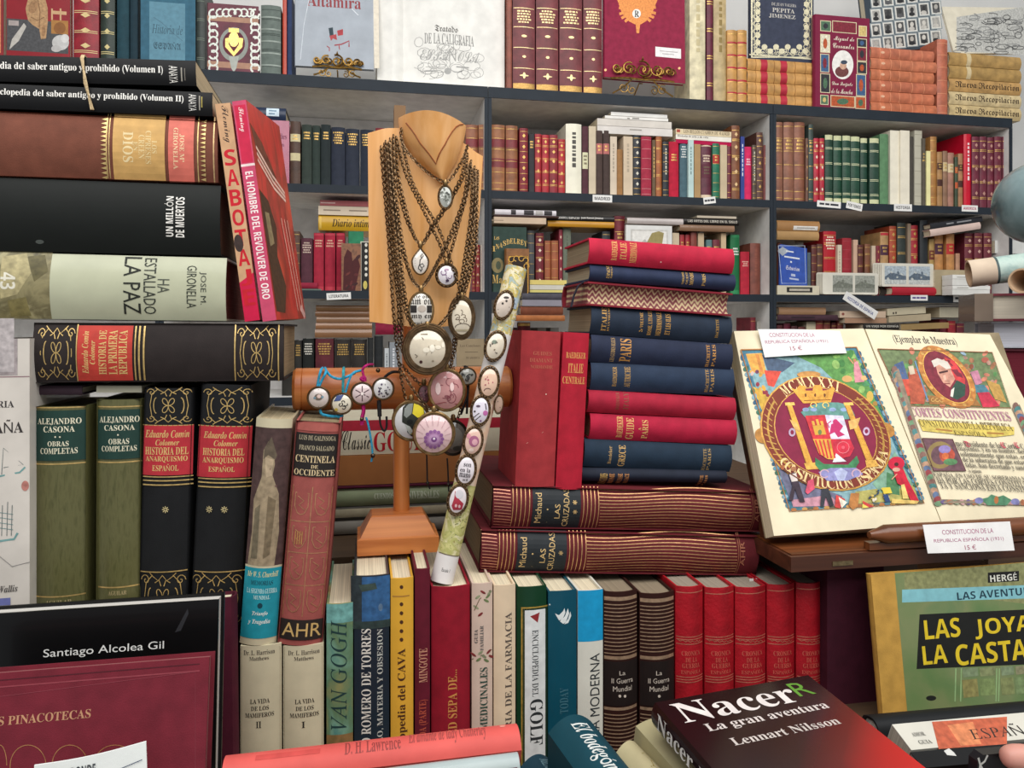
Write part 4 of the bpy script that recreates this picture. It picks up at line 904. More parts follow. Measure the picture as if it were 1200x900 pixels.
# ---------------------------------------------------------------- front left: lying stack and standing volumes
YL = .82
def LQ(*c): return frame(c[3], c[2], c[0], YL)
def stand(name, label, q, Y, dp, col, kind, deco=(), base=None, **kw):
    """standing book from its spine corners TL TR BR BL in the photo (bottom re-seated on base if given)"""
    m, W, H = frame(q[3], q[2], q[0], Y)
    W = (Q(*q[1], Y)-Q(*q[0], Y)).length if kw.pop('topw', 0) else W
    m = m.copy()
    if base is not None: m.translation.z = base
    return book(name, label, (m, W-.0006, H), dp, col, kind, deco=deco, n=12, **kw)
def lying(name, label, q, Y, dp, col, kind, deco=(), **kw):
    m, W, H = frame(q[3], q[2], q[0], Y, kw.pop('Yt', None)); return book(name, label, (m, W, H-.0004), dp, col, kind, lie=True, deco=deco, n=12, **kw)
wh = 'e6e3dc'; gd = 'd0b070'
def orn(x0, y0, x1, y1, c=gd, w=.9):
    """gilt knot-and-scroll panel"""
    X = lambda a: x0+(a+1)/2*(x1-x0); Yy = lambda b: y0+(b+1)/2*(y1-y0); out = []
    rose = [(X(.3*math.cos(2*t)*math.cos(t)), Yy(.45*math.cos(2*t)*math.sin(t))) for t in [2*math.pi*i/40 for i in range(41)]]
    rose = [(X(.32*math.cos(2*t+math.pi/2)*math.cos(t)), Yy(.5*math.cos(2*t+math.pi/2)*math.sin(t))) for t in [2*math.pi*i/44 for i in range(45)]]
    out.append(('s', rose, w, c))
    for sx in (-1, 1):
        out.append(('s', [(X(sx*a), Yy(b)) for a, b in [(.42, -.9), (.7, -.6), (.78, 0), (.7, .6), (.42, .9)]], w, c))
        out.append(('s', [(X(sx*.5+sx*.12*math.sin(t)), Yy(.42*math.cos(t))) for t in [math.pi*i/10 for i in range(11)]], w*1.3, c))
        for sy in (-1, 1):
            out.append(('s', [(X(sx*(.72+.2*(1-i/16)*math.cos(i*.55))), Yy(sy*(.7+.22*(1-i/16)*math.sin(i*.55)))) for i in range(16)], w, c))
            out.append(('s', [(X(sx*a), Yy(sy*b)) for a, b in [(0, .9), (.18, .7), (.42, .86), (.55, .98)]], w, c))
            out.append(('s', [(X(sx*a), Yy(sy*b)) for a, b in [(.06, .5), (.14, .72), (.32, .62)]], w*1.2, c))
    return out
lying('paperback', 'black paperback with white title on top of the left stack, tied with twine', [(-70, 61), (229, 72), (230, 100), (-70, 93)], YL, .15, '0e0e10', 'satin',
      [('T', 'dia del saber antiguo y prohibido (Volumen I)', 0, 72, 191, 88, wh, 'B'), ('t', 'ANAYA', 198, 77, 208, 97, 'cfccc6', 'S', -90), ('r', 212, 79, 213.5, 95, '8f8a80'), ('r', 216, 80, 217, 94, '6f6a62')], soft=True, bulge=.0022, page='b8a788')
lying('paperback', 'second black paperback with white title under the topmost one, tied with twine', [(-70, 94), (247, 105), (249, 135.6), (-70, 124)], YL, .155, '0d0d0f', 'satin',
      [('T', 'clopedia del saber antiguo y prohibido (Volumen II)', 0, 103, 215, 121.5, wh, 'B'), ('t', 'ANAYA', 221, 110, 230, 130, 'cfccc6', 'S', -90), ('r', 233, 112, 234.5, 129, '8f8a80'), ('r', 236, 113, 237, 126, 'b0a050')], soft=True, bulge=.0022, page='b8a788')
tw = MB()
for dx in (0, .0016):
    a, b, c_ = Q(95, 68, YL-.002), Q(101, 97, YL-.0025), Q(107, 128, YL-.002); tw.tube([a+Vector((dx, .06, .004)), a+Vector((dx, .003, .0035)), a+Vector((dx, 0, 0)), b+Vector((-dx, 0, 0)), c_+Vector((dx, 0, -.0005))], .0011, mat('b9a27c', 'cord'), 6)
tag(tw.build('twine', smooth=60), 'pale twine tied around the two black paperbacks of the left stack', 'string')
zz = []
for i in range(14):
    y = 136+i*5.3; zz += [('p', [(124, y+.3), (117.5, y+2.2), (124, y+4)], 'd4b87a', 'gold'), ('p', [(240.5, y+3), (234.5, y+4.8), (240.5, y+6.6)], 'd4b87a', 'gold')]
lying('cloth_book', 'brown hardcover with tan and coral label panels in the left stack', [(-70, 124.6), (253, 134.6), (255, 213.6), (-70, 203)], YL, .165, '6e3f30', 'cloth',
      [('r', 124, 131, 125.2, 208, 'd4b87a', 'gold'), ('r', 127, 131, 128, 208, 'd4b87a', 'gold'), ('r', 231, 134, 232.2, 213, 'd4b87a', 'gold'), ('r', 249.5, 135, 251, 213.5, 'c9a878', 'gold')]+zz, groove=True, page='b29a78',
      parts=[('tan_label', 'tan title panel', [('r', 132, 131.5, 193, 210.5, 'c39a5c'), ('t', 'DIOS', 144, 154, 156, 190, 'dcc89a', 'B', -90), ('t', 'EN', 156.5, 166, 161.5, 177, 'd8c08c', 'B', -90), ('t', 'CREEN', 162.5, 158, 169.5, 186, 'd8c08c', 'B', -90), ('t', 'CIPRESES', 170.5, 153, 177, 192, 'd8c08c', 'B', -90), ('t', 'LOS', 178, 165, 184, 180, 'd8c08c', 'B', -90)]),
             ('coral_label', 'coral author panel', [('r', 197, 133.5, 227, 212.5, 'cc6a5c'), ('t', 'GIRONELLA', 203, 149, 208.5, 198, 'e4c49c', 'B', -90), ('t', 'JOSE Mª', 210, 157, 216, 190, 'e4c49c', 'B', -90)])])
lying('hardcover_book', 'thick plain black book with small white upright title in the left stack', [(-70, 203.6), (256, 214.4), (257.5, 299), (-70, 292)], YL, .17, '131614', 'satin',
      [('t', 'UN MILLÓN', 192.5, 229.5, 203, 277, wh, 'X', 90), ('t', 'DE MUERTOS', 205.5, 230.5, 216, 278, wh, 'X', 90), ('e', 45, 283, 5, 2.4, '4a4f4c')], page='8a7660')
pz = [('r', -70, 290, 58, 373, blotch('old_print', ['4a4430', '8a815c', '6b6344', 'a59c74'], (50, 50, 50)))]
pz += [('p', [(0, 300), (28, 296), (36, 320), (20, 345), (0, 350)], 'a59a72', 'print'), ('p', [(30, 300), (50, 298), (56, 318), (40, 330)], '5f583a', 'print'), ('p', [(8, 352), (30, 348), (34, 370), (10, 371)], '7a7046', 'print'), ('t', '43', 0, 319, 18, 339, 'd8d4c4', 'X', -90)]
lying('hardcover_book', 'pale sage dust-jacketed book with bold black title in the left stack', [(-70, 292.6), (263, 299), (264, 376), (-70, 372.4)], YL, .165, 'b4b69c', 'gloss',
      pz+[('t', 'JOSE M.', 233, 318.5, 241.5, 357, '3c4038', 'S', -90), ('t', 'GIRONELLA', 218.5, 311, 230, 361, '343830', 'S', -90), ('t', 'HA', 184.5, 327, 198.5, 343.5, '4a4e44', 'S', -90), ('t', 'ESTALLADO', 168, 302, 182.5, 368, '31352e', 'S', -90), ('t', 'LA PAZ', 144.5, 300.5, 164.5, 368, '22251f', 'S', -90)], page='8f5048', bulge=.007)
lying('cloth_book', 'dark brown gilt book with red label at the bottom of the left lying stack', [(37.5, 377.4), (332, 380), (332, 446.6), (37.5, 449)], YL, .17, '282120', 'cloth',
      orn(42, 381, 89, 446)+orn(276, 381, 325, 446)+[('r', 89, 380, 90.2, 447, gd, 'gold'), ('r', 274.5, 380, 276, 447, gd, 'gold'), ('r', 325.5, 380, 327, 447, gd, 'gold'), ('r', 157.5, 382, 159, 446, gd, 'gold'), ('r', 162, 382, 164, 446, gd, 'gold'), ('r', 167.5, 382, 169.5, 446, gd, 'gold')], groove=True, page='9a8668', bulge=.006,
      parts=[('title_label', 'red title panel', [('r', 90.5, 381.5, 155, 446.5, 'b53a30'), ('t', 'Eduardo Comín', 96, 388, 103.5, 438, gd, 'BI', 90), ('t', 'Colomer', 105, 399, 111.5, 427, gd, 'BI', 90), ('t', 'HISTORIA DE', 115.5, 387, 124.5, 439, gd, 'B', 90), ('t', 'LA PRIMERA', 127, 387, 137, 439, gd, 'B', 90), ('t', 'REPUBLICA', 139, 387, 149, 439, gd, 'B', 90)])])
# two thin paperbacks leaning on the stack
ZR = Q(290, 377.4, YL).z
def flem(label, q, Y, col, it, dp, yaw, cov=None, cstrip=None):
    m, W, H = frame(q[3], q[2], q[0], Y); m = m.copy()
    r_ = book('paperback', label, (m, W, H), dp, col, 'gloss', deco=it, soft=True, yaw=math.radians(yaw), page='b5977c', n=2)
    if cov:
        x = MB(); decorate(x, cov, dp, H, lambda u, v, off: (W/2+off, u*dp, (1-v)*H)); x.build('cover_picture', r_)['label'] = 'dark figure and white streaks on red'
    return r_
flem('leaning paperback with tan and red spine, closest to the black book', [(252, 122), (270, 122), (305, 377), (287, 377)], YL-.002, 'c8102e', 
     [('p%', [(0, 0), (1, 0), (1, .78), (0, .82)], 'c49a74'), ('t%', 'Fleming', .2, .01, .8, .18, '2a1c1c', 'SC', -90), ('p%', [(0, .82), (1, .78), (1, 1), (0, 1)], 'c41040')]+[('t%', ch, .12, .21+i*.092, .88, .285+i*.092, 'c01828', 'X') for i, ch in enumerate('SABOTAJE')]+[('e%', .3, .64, .3, .04, '3a2a26', 'print')], .112, -4)
flem('leaning paperback with pink spine and red pictorial cover, right one of the pair', [(272, 119), (291, 118), (325, 377), (308, 377)], YL-.004, blotch('red_cover', ['a81c1c', 'c8342a', '8a2a1c', 'd04a34'], (30, 30, 12), rough=.3),
     [('r%', 0, 0, 1, 1, 'c84a6a'), ('r%', .1, .02, .9, .28, 'c82448'), ('t%', 'Fleming', .22, .03, .72, .14, 'f0dcd8', 'SC', -90), ('r%', 0, .285, 1, .296, 'ecd8d4'), ('t%', 'EL HOMBRE DEL REVOLVER DE ORO', .22, .32, .78, .9, 'f2e6e2', 'X', -90)], .112, -11, [('p%', [(.02, .1), (.3, .16), (.62, .3), (.5, .34), (.1, .22)], '6a3a28', 'print'), ('p%', [(.02, .4), (.25, .44), (.4, .56), (.3, .7), (.45, .84), (.3, .97), (.04, .96)], '4a3322', 'print'), ('p%', [(.1, .5), (.22, .5), (.26, .64), (.12, .66)], '8a7a5a', 'print')]+[('s%', [(.1, .2+i*.03), (.5, .3+i*.03), (.85, .36+i*.02)], .03, 'dcb8a8', 'ink') for i in range(3)]+[('s%', [(.6+i*.1, .5), (.75+i*.09, .96)], .025, 'e0a090', 'ink') for i in range(3)]+[('s%', [(.86, .94), (.97, .99)], .08, 'd8a8a0', 'ink')])

lying('hardcover_book', 'thin dark plum book wedged above the wider olive volume', [(39, 451.5), (96, 451.5), (96, 463), (39, 463)], YL+.012, .12, '3a2a33', 'cloth')
lying('paperback', 'thin cream pamphlet wedged above the narrower olive volume', [(113, 451.5), (166, 451.5), (166, 460), (113, 460)], YL+.012, .12, 'a9a592', 'paper', soft=True)
# the standing row on the low riser
ZL = 1.0987
stand('hardcover_book', 'white dust-jacketed book with sailing ships and map lines at the photo\'s left edge', [(-40, 373), (33, 373), (33, 737), (-40, 737)], YL-.014, .17, 'cfc8bf', 'film',
      [('r%', 0, .0, .82, .12, '9a9090', 'print'), ('r%', .0, .123, 1, .126, '8a6a70'), ('p', [(-40, 373), (16, 373), (16, 436), (-40, 436)], 'b0a8a8', 'print'), ('t', 'HISTORIA', -38, 470, 16, 478, '3c3838', 'B'), ('t', 'ESPAÑA', -36, 492, 26, 508, '34302f', 'B'),
       ('s', [(-10, 552), (0, 558), (22, 554), (28, 548)], 2, '6f9a98', 'ink'), ('s', [(2, 556), (4, 525), (26, 545), (4, 548)], .8, '5d6a6a', 'ink'), ('e', 28, 570, 4, 6, 'b87a70', 'print'), ('s', [(-12, 628), (0, 634), (16, 632), (20, 625)], 2.4, '6f9a98', 'ink')]+[('s', [(x, 628), (x+1, 588+4*(i % 2))], .7, '5d6a6a', 'ink') for i, x in enumerate((-4, 2, 8, 13))]+[('s', [(-4, 600+i*6), (15, 603+i*6)], .7, '6a8a8a', 'ink') for i in range(4)]+[('s', [(-20, 660), (0, 652), (14, 664), (33, 660)], .8, '8a8684', 'ink'), ('r', -40, 702, 12, 712, '6a70a8'), ('t', 'Wallis', -2, 686, 20, 694, '4a4644', 'BI')], base=ZL, bulge=.004)
ol = blotch('olive_cloth', ['4c4c2a', '5e5c38', '545230'], (300, 300, 60), rough=.4)
def casona(label, q, dots, rect, bl, txts):
    stand('cloth_book', label, q, YL, .15, ol, 'cloth', [('r', rect[0]-1, rect[1]-4, rect[2]+1, rect[1]-2.6, gd, 'gold'), ('r', rect[0]-1, rect[3]+3, rect[2]+1, rect[3]+4.6, gd, 'gold'), ('r', rect[0], bl, rect[2], bl+1.6, gd, 'gold'), ('t', 'AGUILAR', rect[0]+14, bl+5, rect[2]-15, bl+10, 'a89870', 'B')], base=ZL, groove=True, page='8a8260', bulge=.007,
          parts=[('title_label', 'dark green title panel', [('r', *rect, '1d3a33')]+[('t', s, *b, 'dcd6bc', 'B') for s, b in txts]+[('e', x, y, 1, 1, 'dcd6bc') for x, y in dots])], group='olive pair')
casona('wider olive cloth volume with dark green label marked by two dots', [(37, 465), (100, 465), (100, 737), (37, 737)], [(65, 512), (70.5, 512)], (38.5, 481, 98.5, 540), 698.5, [('ALEJANDRO', (42, 490, 94, 498)), ('CASONA', (50, 499.5, 87, 506.5)), ('OBRAS', (55.5, 517, 80.5, 523)), ('COMPLETAS', (46, 525, 90, 532))])
casona('narrower olive cloth volume with dark green label marked by one dot', [(111, 462), (164, 462), (163, 737), (110, 737)], [(138.5, 509.5)], (112.5, 480, 163, 538), 687.5, [('ALEJANDRO', (115, 488, 162, 496)), ('CASONA', (121.5, 498, 157, 504.5)), ('OBRAS', (127, 514, 151, 520.5)), ('COMPLETAS', (118, 522.5, 159, 529)), ])
def flower(x, y, r=4): return [('s', [(x-r*math.cos(a), y-r*math.sin(a)), (x+r*math.cos(a), y+r*math.sin(a))], 1, 'dccb96') for a in (0, .785, 1.57, 2.356)]+[('e', x, y, 1, 1, '1a1a1a')]
def anarq(label, q, tx, rect, o1, o2, fl, bl):
    stand('cloth_book', label, q, YL, .17, '151618', 'cloth', orn(*o1)+orn(*o2)+[('r', rect[0], rect[3]+1.2, rect[2], rect[3]+2.4, gd, 'gold'), ('r', rect[0], rect[3]+5.5, rect[2], rect[3]+7, gd, 'gold'), ('r', rect[0], rect[3]+10.5, rect[2], rect[3]+12, gd, 'gold'), ('r', rect[0]-4, bl, rect[2]-6, bl+1.3, gd, 'gold')]+sum([flower(*f) for f in fl], []), base=ZL, groove=True, page='8f7f64', bulge=.006,
          parts=[('title_label', 'red title panel', [('r', *rect, 'b02c36'), ('r', rect[0], rect[1], rect[2], rect[1]+1, gd, 'gold')]+[('t', s, *b, gd, f) for s, b, f in tx])], group='black gilt pair')
anarq('black gilt book with red label and one star between olive and its twin', [(167.5, 452), (227, 452), (218, 737), (160, 737)], [('Eduardo Comín', (169, 504, 221, 513), 'BI'), ('Colomer', (182, 515, 210, 522), 'BI'), ('HISTORIA DEL', (169, 524, 220, 533), 'B'), ('ANARQUISMO', (169.5, 534.5, 219, 542), 'B'), ('ESPAÑOL', (178, 543.5, 209, 552), 'B')], (166, 498, 225, 557), (168.5, 453.5, 226, 497), (162, 671, 219, 734), [(194, 597)], 669.5)
anarq('black gilt book with red label and two stars beside the photographic spine', [(235, 452), (297.5, 452), (281, 737), (221, 737)], [('Eduardo Comín', (238, 506, 288.5, 514), 'BI'), ('Colomer', (250.5, 516, 278.5, 523), 'BI'), ('HISTORIA DEL', (237, 525.5, 286, 534), 'B'), ('ANARQUISMO', (236.5, 536, 285, 544), 'B'), ('ESPAÑOL', (244, 545.5, 275, 553), 'B')], (231, 499, 293.5, 559.5), (235, 453.5, 297.5, 498), (222, 671, 285, 734), [(245, 597), (263, 597)], 669.5)
# photographic spine and rose spine leaning, standing on the two cream volumes
YB = .80
ZM = Q(330, 757, YB).z
man = [('p%', [(.0, .04), (1, .04), (1, .65), (0, .65)], '4a3634', 'print'), ('p%', [(.28, .14), (.4, .1), (.55, .12), (.62, .2), (.58, .25), (.78, .33), (.86, .5), (.8, .65), (.06, .65), (.12, .5), (.1, .36), (.28, .26)], '97866c', 'print'), ('p%', [(.3, .13), (.48, .08), (.66, .16), (.62, .18), (.42, .16), (.3, .18)], '5f5344', 'print'), ('p%', [(.34, .17), (.58, .18), (.56, .25), (.4, .26)], 'b09c80', 'print'), ('p%', [(.5, .34), (.72, .36), (.66, .6), (.48, .62)], '75664f', 'print'), ('p%', [(.16, .4), (.3, .38), (.32, .62), (.14, .62)], '6e6450', 'print'), ('s%', [(.1, .3), (.5, .22), (.7, .3)], .05, '6a4a4a', 'ink')]
stand('hardcover_book', 'glossy book with sepia portrait and teal foot on its spine', [(299, 490), (342, 490), (323, 756.6), (279, 756.6)], YB, .15, 'c9bfa0', 'film',
      man+[('r%', 0, .66, 1, .97, '1f8c9c'), ('t%', 'Mr W. S. Churchill', .08, .675, .92, .7, 'd8d098', 'BI'), ('t%', 'MEMORIAS', .2, .715, .8, .735, '123c48', 'B'), ('t%', 'LA SEGUNDA GUERRA', .1, .75, .92, .772, 'bfe0dc', 'B'), ('t%', 'MUNDIAL', .3, .78, .75, .798, 'bfe0dc', 'B'), ('e%', .5, .825, .07, .012, '123c48'), ('t%', 'Triunfo', .3, .85, .72, .872, 'e6e8e0', 'BI'), ('t%', 'y Tragedia', .2, .885, .8, .91, 'e6e8e0', 'BI')], bulge=.008, page='b8a888')
def shield(x, y): 
    c = 'c2906a'; return [('s%', [(x-.15, y-.045), (x+.15, y-.045), (x+.15, y+.015), (x+.08, y+.045), (x, y+.052), (x-.08, y+.045), (x-.15, y+.015), (x-.15, y-.045)], .018, c), ('s%', [(x-.09, y-.03), (x+.05, y-.01), (x-.06, y+.01), (x+.08, y+.03)], .02, c)]
cen = [('s%', [(.06, .29), (.94, .29), (.94, .87), (.06, .87), (.06, .29)], .02, 'c2906a')]+[('r%', .06, v, .94, v+.004, 'c2906a', 'gold') for v in (.445, .585, .73)]+[('r%', .49, .29, .51, .87, 'c2906a', 'gold')]
for i, v in enumerate((.365, .515, .655, .8)): cen += shield(.28, v)+shield(.73, v)
cen += [('r%', .19+.05*i, .49, .21+.05*i, .55, 'd2a060', 'gold') for i in range(4)]
stand('cloth_book', 'rose-brown book with black label and gilt shields leaning above a cream volume', [(346, 493.5), (401, 493.5), (378, 756.6), (324, 756.6)], YB, .15, '99504a', 'cloth', cen+[('r%', .04, .005, .96, .04, 'a85a52')], bulge=.008, page='8a7c60', groove=True,
      parts=[('title_label', 'black title panel', [('r%', .03, .05, .97, .245, '25211f'), ('t%', 'LUIS DE GALINSOGA', .1, .06, .92, .082, 'b0a488', 'B'), ('t%', 'FRANCO SALGADO', .12, .105, .9, .127, 'b0a488', 'B'), ('t%', 'CENTINELA', .06, .15, .94, .182, 'd6bf94', 'B'), ('t%', 'DE', .42, .192, .58, .207, 'd6bf94', 'B'), ('t%', 'OCCIDENTE', .05, .213, .95, .24, 'd6bf94', 'B')]),
             ('foot_label', 'black foot band', [('r%', .03, .885, .97, .975, '29221f'), ('t%', 'AHR', .08, .9, .94, .96, 'c9a86a', 'S')])])
# ---------------------------------------------------------------- lower row standing on the table
def up(name, label, x0, x1, yt, col, kind, deco=(), dp=.17, Y=YB, **kw):
    p = Q(x0, yt, Y); q = Q(x1, yt, Y); m = Matrix.Translation(((p.x+q.x)/2, Y, ZT+.0002))
    H = Q((x0+x1)/2, yt, Y).z-ZT
    return book(name, label, (m, q.x-p.x-.0008, H), dp, col, kind, deco=deco, n=12, **kw)
def mam(label, x0, x1, dx, num, yt):
    up('hardcover_book', label, x0, x1, yt, 'c9c0a2', 'satin', [('t', 'Dr. L. Harrison', dx-18, 762, dx+19, 767.5, '4a443c', 'B'), ('t', 'Matthews', dx-11, 769.5, dx+12, 774, '4a443c', 'B'), ('t', 'LA VIDA', dx-10, 819, dx+13, 824.6, '2a2622', 'B'), ('t', 'DE LOS', dx-9, 827.5, dx+12, 832.6, '2a2622', 'B'), ('t', 'MAMIFEROS', dx-16, 835.3, dx+18, 840.6, '2a2622', 'B'), ('t', num, dx-1-len(num), 845.5, dx+1.2+len(num), 853, '2a2622', 'B'),
       ('s', [(x0+2, 759), (x1-2, 759), (x1-2, 930), (x0+2, 930), (x0+2, 759)], .7, 'a59c80', 'ink')], group='cream mammal volumes', dp=.155, bulge=.004)
mam('cream volume marked with two strokes under the sepia portrait spine', 280.5, 330, 303, 'II', 757)
mam('cream volume marked with one stroke under the leaning rose-brown book', 331, 379.5, 355.5, 'I', 757)
vg = blotch('teal_painting', ['4a7f78', '6f9a84', '5a7a5a', '8a8a58', '7a5a38'], (26, 26, 14), rough=.5)
up('hardcover_book', 'worn teal painted spine with dark upright lettering right of the cream volumes', 382, 414, 708, vg, 'gloss', [('r%', 0, 0, 1, .08, '6aa09a', 'print'), ('r%', 0, .55, 1, 1, blotch('brown_painting', ['6a5a34', '8a6a40', '5a5030'], 40), 'print'), ('t', 'VAN GOGH', 387.5, 727, 406.5, 855, '1d3a3a', 'I', 90)], dp=.15, bulge=.003)
up('hardcover_book', 'dark navy spine with blue painted figure and white upright title', 414.5, 456.5, 675, '1f2c36', 'gloss',
   [('r', 411, 676, 457, 737, '2f5a86', 'print'), ('p', [(411, 676), (424, 676), (424, 737), (411, 737)], '2a3438', 'print'), ('p', [(420, 686), (440, 683), (442, 690), (424, 694)], '3a4a44', 'print'), ('e', 446, 712, 2.6, 4.5, '58718a', 'print'), ('r', 411, 728, 457, 737, '2c3c3a', 'print'), ('t', 'JULIO ROMERO DE TORRES', 423.5, 737, 436, 900, 'd9d6cc', 'B', 90), ('t', 'SIMBOLO, MATERIA Y OBSESION', 442, 737, 449.5, 905, 'b9bcb4', 'B', 90)], dp=.145, bulge=.003)
up('hardcover_book', 'yellow spine with a column of dark dots and upright title', 457.5, 485, 678, 'd9a63a', 'gloss', [('e', 470.5, y, 2.1, 2.3, '4a2c1a') for y in (688, 708, 718.5, 729, 739.5, 749.5)]+[('r', 460, 698, 480, 699.4, 'a87a3a'), ('t', 'Enciclopedia del CAVA', 466, 760, 477.5, 905, '4a2c1a', 'B', 90)], dp=.15, bulge=.003)
up('cloth_book', 'narrow maroon book with gilt block title between yellow and crimson spines', 486, 504.5, 667, '5f1526', 'cloth', [('t', 'MINGOTE', 491, 760, 501, 800, 'c08a70', 'B', 90), ('t', 'SEGUNDA (PARTE)', 491, 820, 502, 890, 'b0503c', 'B', 90)], dp=.15)
up('cloth_book', 'crimson cloth book with faded gilt upright title in the lower row', 505.5, 552, 688, '8c1426', 'cloth', [('t', 'LO QUE USTED SEPA DE...', 525, 785, 538, 935, 'c88a4a', 'B', 90)], dp=.165)
lf = []
for i, (x, y) in enumerate(((560, 700), (566, 694), (572, 699), (558, 712), (563, 720), (570, 704), (574, 695), (555, 768), (561, 773), (567, 769), (573, 764), (570, 774), (563, 765), (576, 770))): lf.append(('e', x, y, 3.6, 1.4, ['8a9070', '7a3030', '6a7a50'][i % 3], 'print', -40+70*(i % 2)))
up('hardcover_book', 'pale pinkish spine with leaf sprays beside the crimson cloth book', 553, 578, 684, 'cfb8a8', 'gloss', lf+[('s', [(556, 716), (562, 702), (575, 692)], .8, '6a5a40', 'ink'), ('s', [(553, 774), (565, 768), (577, 762)], .8, '6a5a40', 'ink'), ('t', 'GUIA', 556, 738, 560, 754, '5a5a5a', 'B', 90), ('t', 'FAMILIAR', 562.5, 733, 566.5, 762, '5a5a5a', 'B', 90), ('t', 'PLANTAS MEDICINALES', 562.5, 782, 571.5, 905, '2c4a40', 'B', 90)], dp=.17, bulge=.003)
up('hardcover_book', 'cream spine with grey upright title left of the green golf encyclopedia', 578.7, 605, 686, 'dcc6a8', 'satin', [('t', 'HISTORIA DE LA FARMACIA', 592, 718, 600, 895, '5a5048', 'B', 90)], dp=.17, bulge=.003)
up('hardcover_book', 'dark green spine with a gold-edged white title panel', 605.8, 641.5, 688, '123a24', 'gloss', [('r', 611, 711, 643, 960, 'c9a64c', 'gold'), ('r', 612.6, 712.6, 643, 960, '16301f')], dp=.18, bulge=.003,
   parts=[('title_panel', 'white title panel with red emblem', [('r', 615, 714.5, 639.5, 955, 'd8dad8'), ('p', [(621, 722), (632.5, 717.5), (630, 729.5)], '8c2a2c'), ('s', [(625, 727), (632, 720)], .8, 'd8c8c0', 'ink'), ('t', 'ENCICLOPEDIA DEL', 623.5, 738, 631, 816, '4a4e50', 'B', -90), ('t', 'GOLF', 621, 819, 636.5, 873, '2c3032', 'B', -90)])])
sw = lambda x: [('p', [(x, 719.5), (x+4, 724), (x+8, 724.5), (x+6, 728), (x+1, 727)], 'e0e4e2')]
up('hardcover_book', 'dark teal spine with a white flame emblem', 642.5, 676.5, 693, '0f4a5c', 'gloss', [('p', [(650.5, 719), (655, 721), (660, 716), (661.5, 712.5), (662.5, 718), (659, 726), (655, 727)], 'dfe4e2'), ('p', [(656, 728), (662, 722), (665.5, 713), (667, 719), (663, 729), (660, 731)], 'dfe4e2'), ('p', [(661, 731.5), (666, 725), (668.5, 716.5), (669.5, 722), (666, 730)], 'dfe4e2'), ('e', 644.5, 709, .9, .9, 'c0c8c8'), ('t', 'TODAY', 656, 806, 666, 836, '3c6a78', 'B', 90)], dp=.175, bulge=.002)
up('hardcover_book', 'spine half bright blue and half white with black upright title', 677.3, 707.5, 692, 'd6d4c8', 'gloss', [('r%', 0, 0, 1, .232, '1593c4'), ('t', 'LA COCINA MODERNA', 691.5, 766, 703, 925, '2a3034', 'S', 90)], dp=.165, bulge=.002)
def guerra(label, x0, x1, star, yt):
    c = 'b99a7e'; it = [('r', x0+1, yt+5.5, x1-1, yt+10, c, 'gold'), ('r', x0+1, 769, x1-1, 773, c, 'gold'), ('r', x0+1, 829, x1-1, 832.5, c, 'gold')]
    it += [('r', x0+1, y, x1-1, y+1.2, c, 'gold') for y in np.arange(yt+14, 766, 4.4)]+[('r', x0+1, y, x1-1, y+1.3, c, 'gold') for y in np.arange(837, 940, 4.4)]
    d = (x0+x1)/2; up('leather_book', label, x0, x1, yt, '301713', 'satin', it, dp=.165, bulge=.007, page='8a7c68', group='striped brown pair',
       parts=[('title_label', 'black-brown title band', [('r', x0+.6, 775, x1-.6, 827, '1c1210'), ('t', 'La', d-3.5, 786, d+3.5, 791, 'c9bcae', 'S'), ('t', 'II Guerra', d-12, 794.5, d+13, 800.5, 'c9bcae', 'S'), ('t', 'Mundial', d-10.5, 804, d+11.5, 810, 'c9bcae', 'S')]+[('e', d+s, 815.5, 1.6, 1.7, 'c9bcae') for s in star])])
guerra('striped dark brown volume with two dots touching the blue and white spine', 709, 749.5, (-3, 3), 694)
guerra('striped dark brown volume with one dot left of the bright red set', 751.5, 793, (0,), 696)
def cronica(label, x0, x1, yt):
    c = 'd8806a'; d = (x0+x1)/2; w = (x1-x0)*.34
    up('leather_book', label, x0, x1, yt, 'a3111f', 'leather', [('r', x0+1, y, x1-1, y+1.1, c, 'gold') for y in (yt+6, 746, 749, 754.4, 793, 796, 799)]+[('s', [(x0+2+i*2.6, 751+(i % 2)*1.6) for i in range(int((x1-x0-3)/2.6))], .9, c)]+
       [('t', s, d-w*f, y, d+w*f, y+5.6, 'c2584a', 'B') for s, y, f in (('CRONICA', 763, .95), ('DE LA', 770.5, .6), ('GUERRA', 777.5, .9), ('ESPAÑOLA', 784.5, 1))], dp=.16, bulge=.007, page='94887a', group='bright red set')
for x0, x1, yt, l in ((794, 827, 688, 'bright red gilt volume touching the striped brown pair'), (828.5, 863.5, 689.5, 'second bright red gilt volume from the striped brown pair'), (864.5, 901, 689, 'bright red gilt volume with a white slip between its pages'), (902, 935, 686, 'fourth bright red gilt volume from the striped brown pair'), (936.5, 967.5, 684, 'bright red gilt volume touching the big maroon box')): cronica(l, x0, x1, yt)
p = Q(884, 684, YB+.03); sl = MB().box(-.006, 0, -.03, .006, .0006, .006, mat('dcdcd8', 'paper')).build('paper_slip', matrix=Matrix.Translation(p)); tag(sl, 'white paper slip sticking out of a bright red volume', 'bookmark')
up('box_file', 'big plain maroon box standing under the wooden bookstand', 969, 1036, 655, '3f1222', 'cloth', (), dp=.19, bulge=0, Y=YB-.01)
# dark maroon album edge behind the black art book
face_book('cloth_book', 'plain dark maroon book behind the glossy black art book', frame((120, 980), (279, 980), (120, 713), .775, .79), .025, '4a1224', 'cloth', (), spine='r')
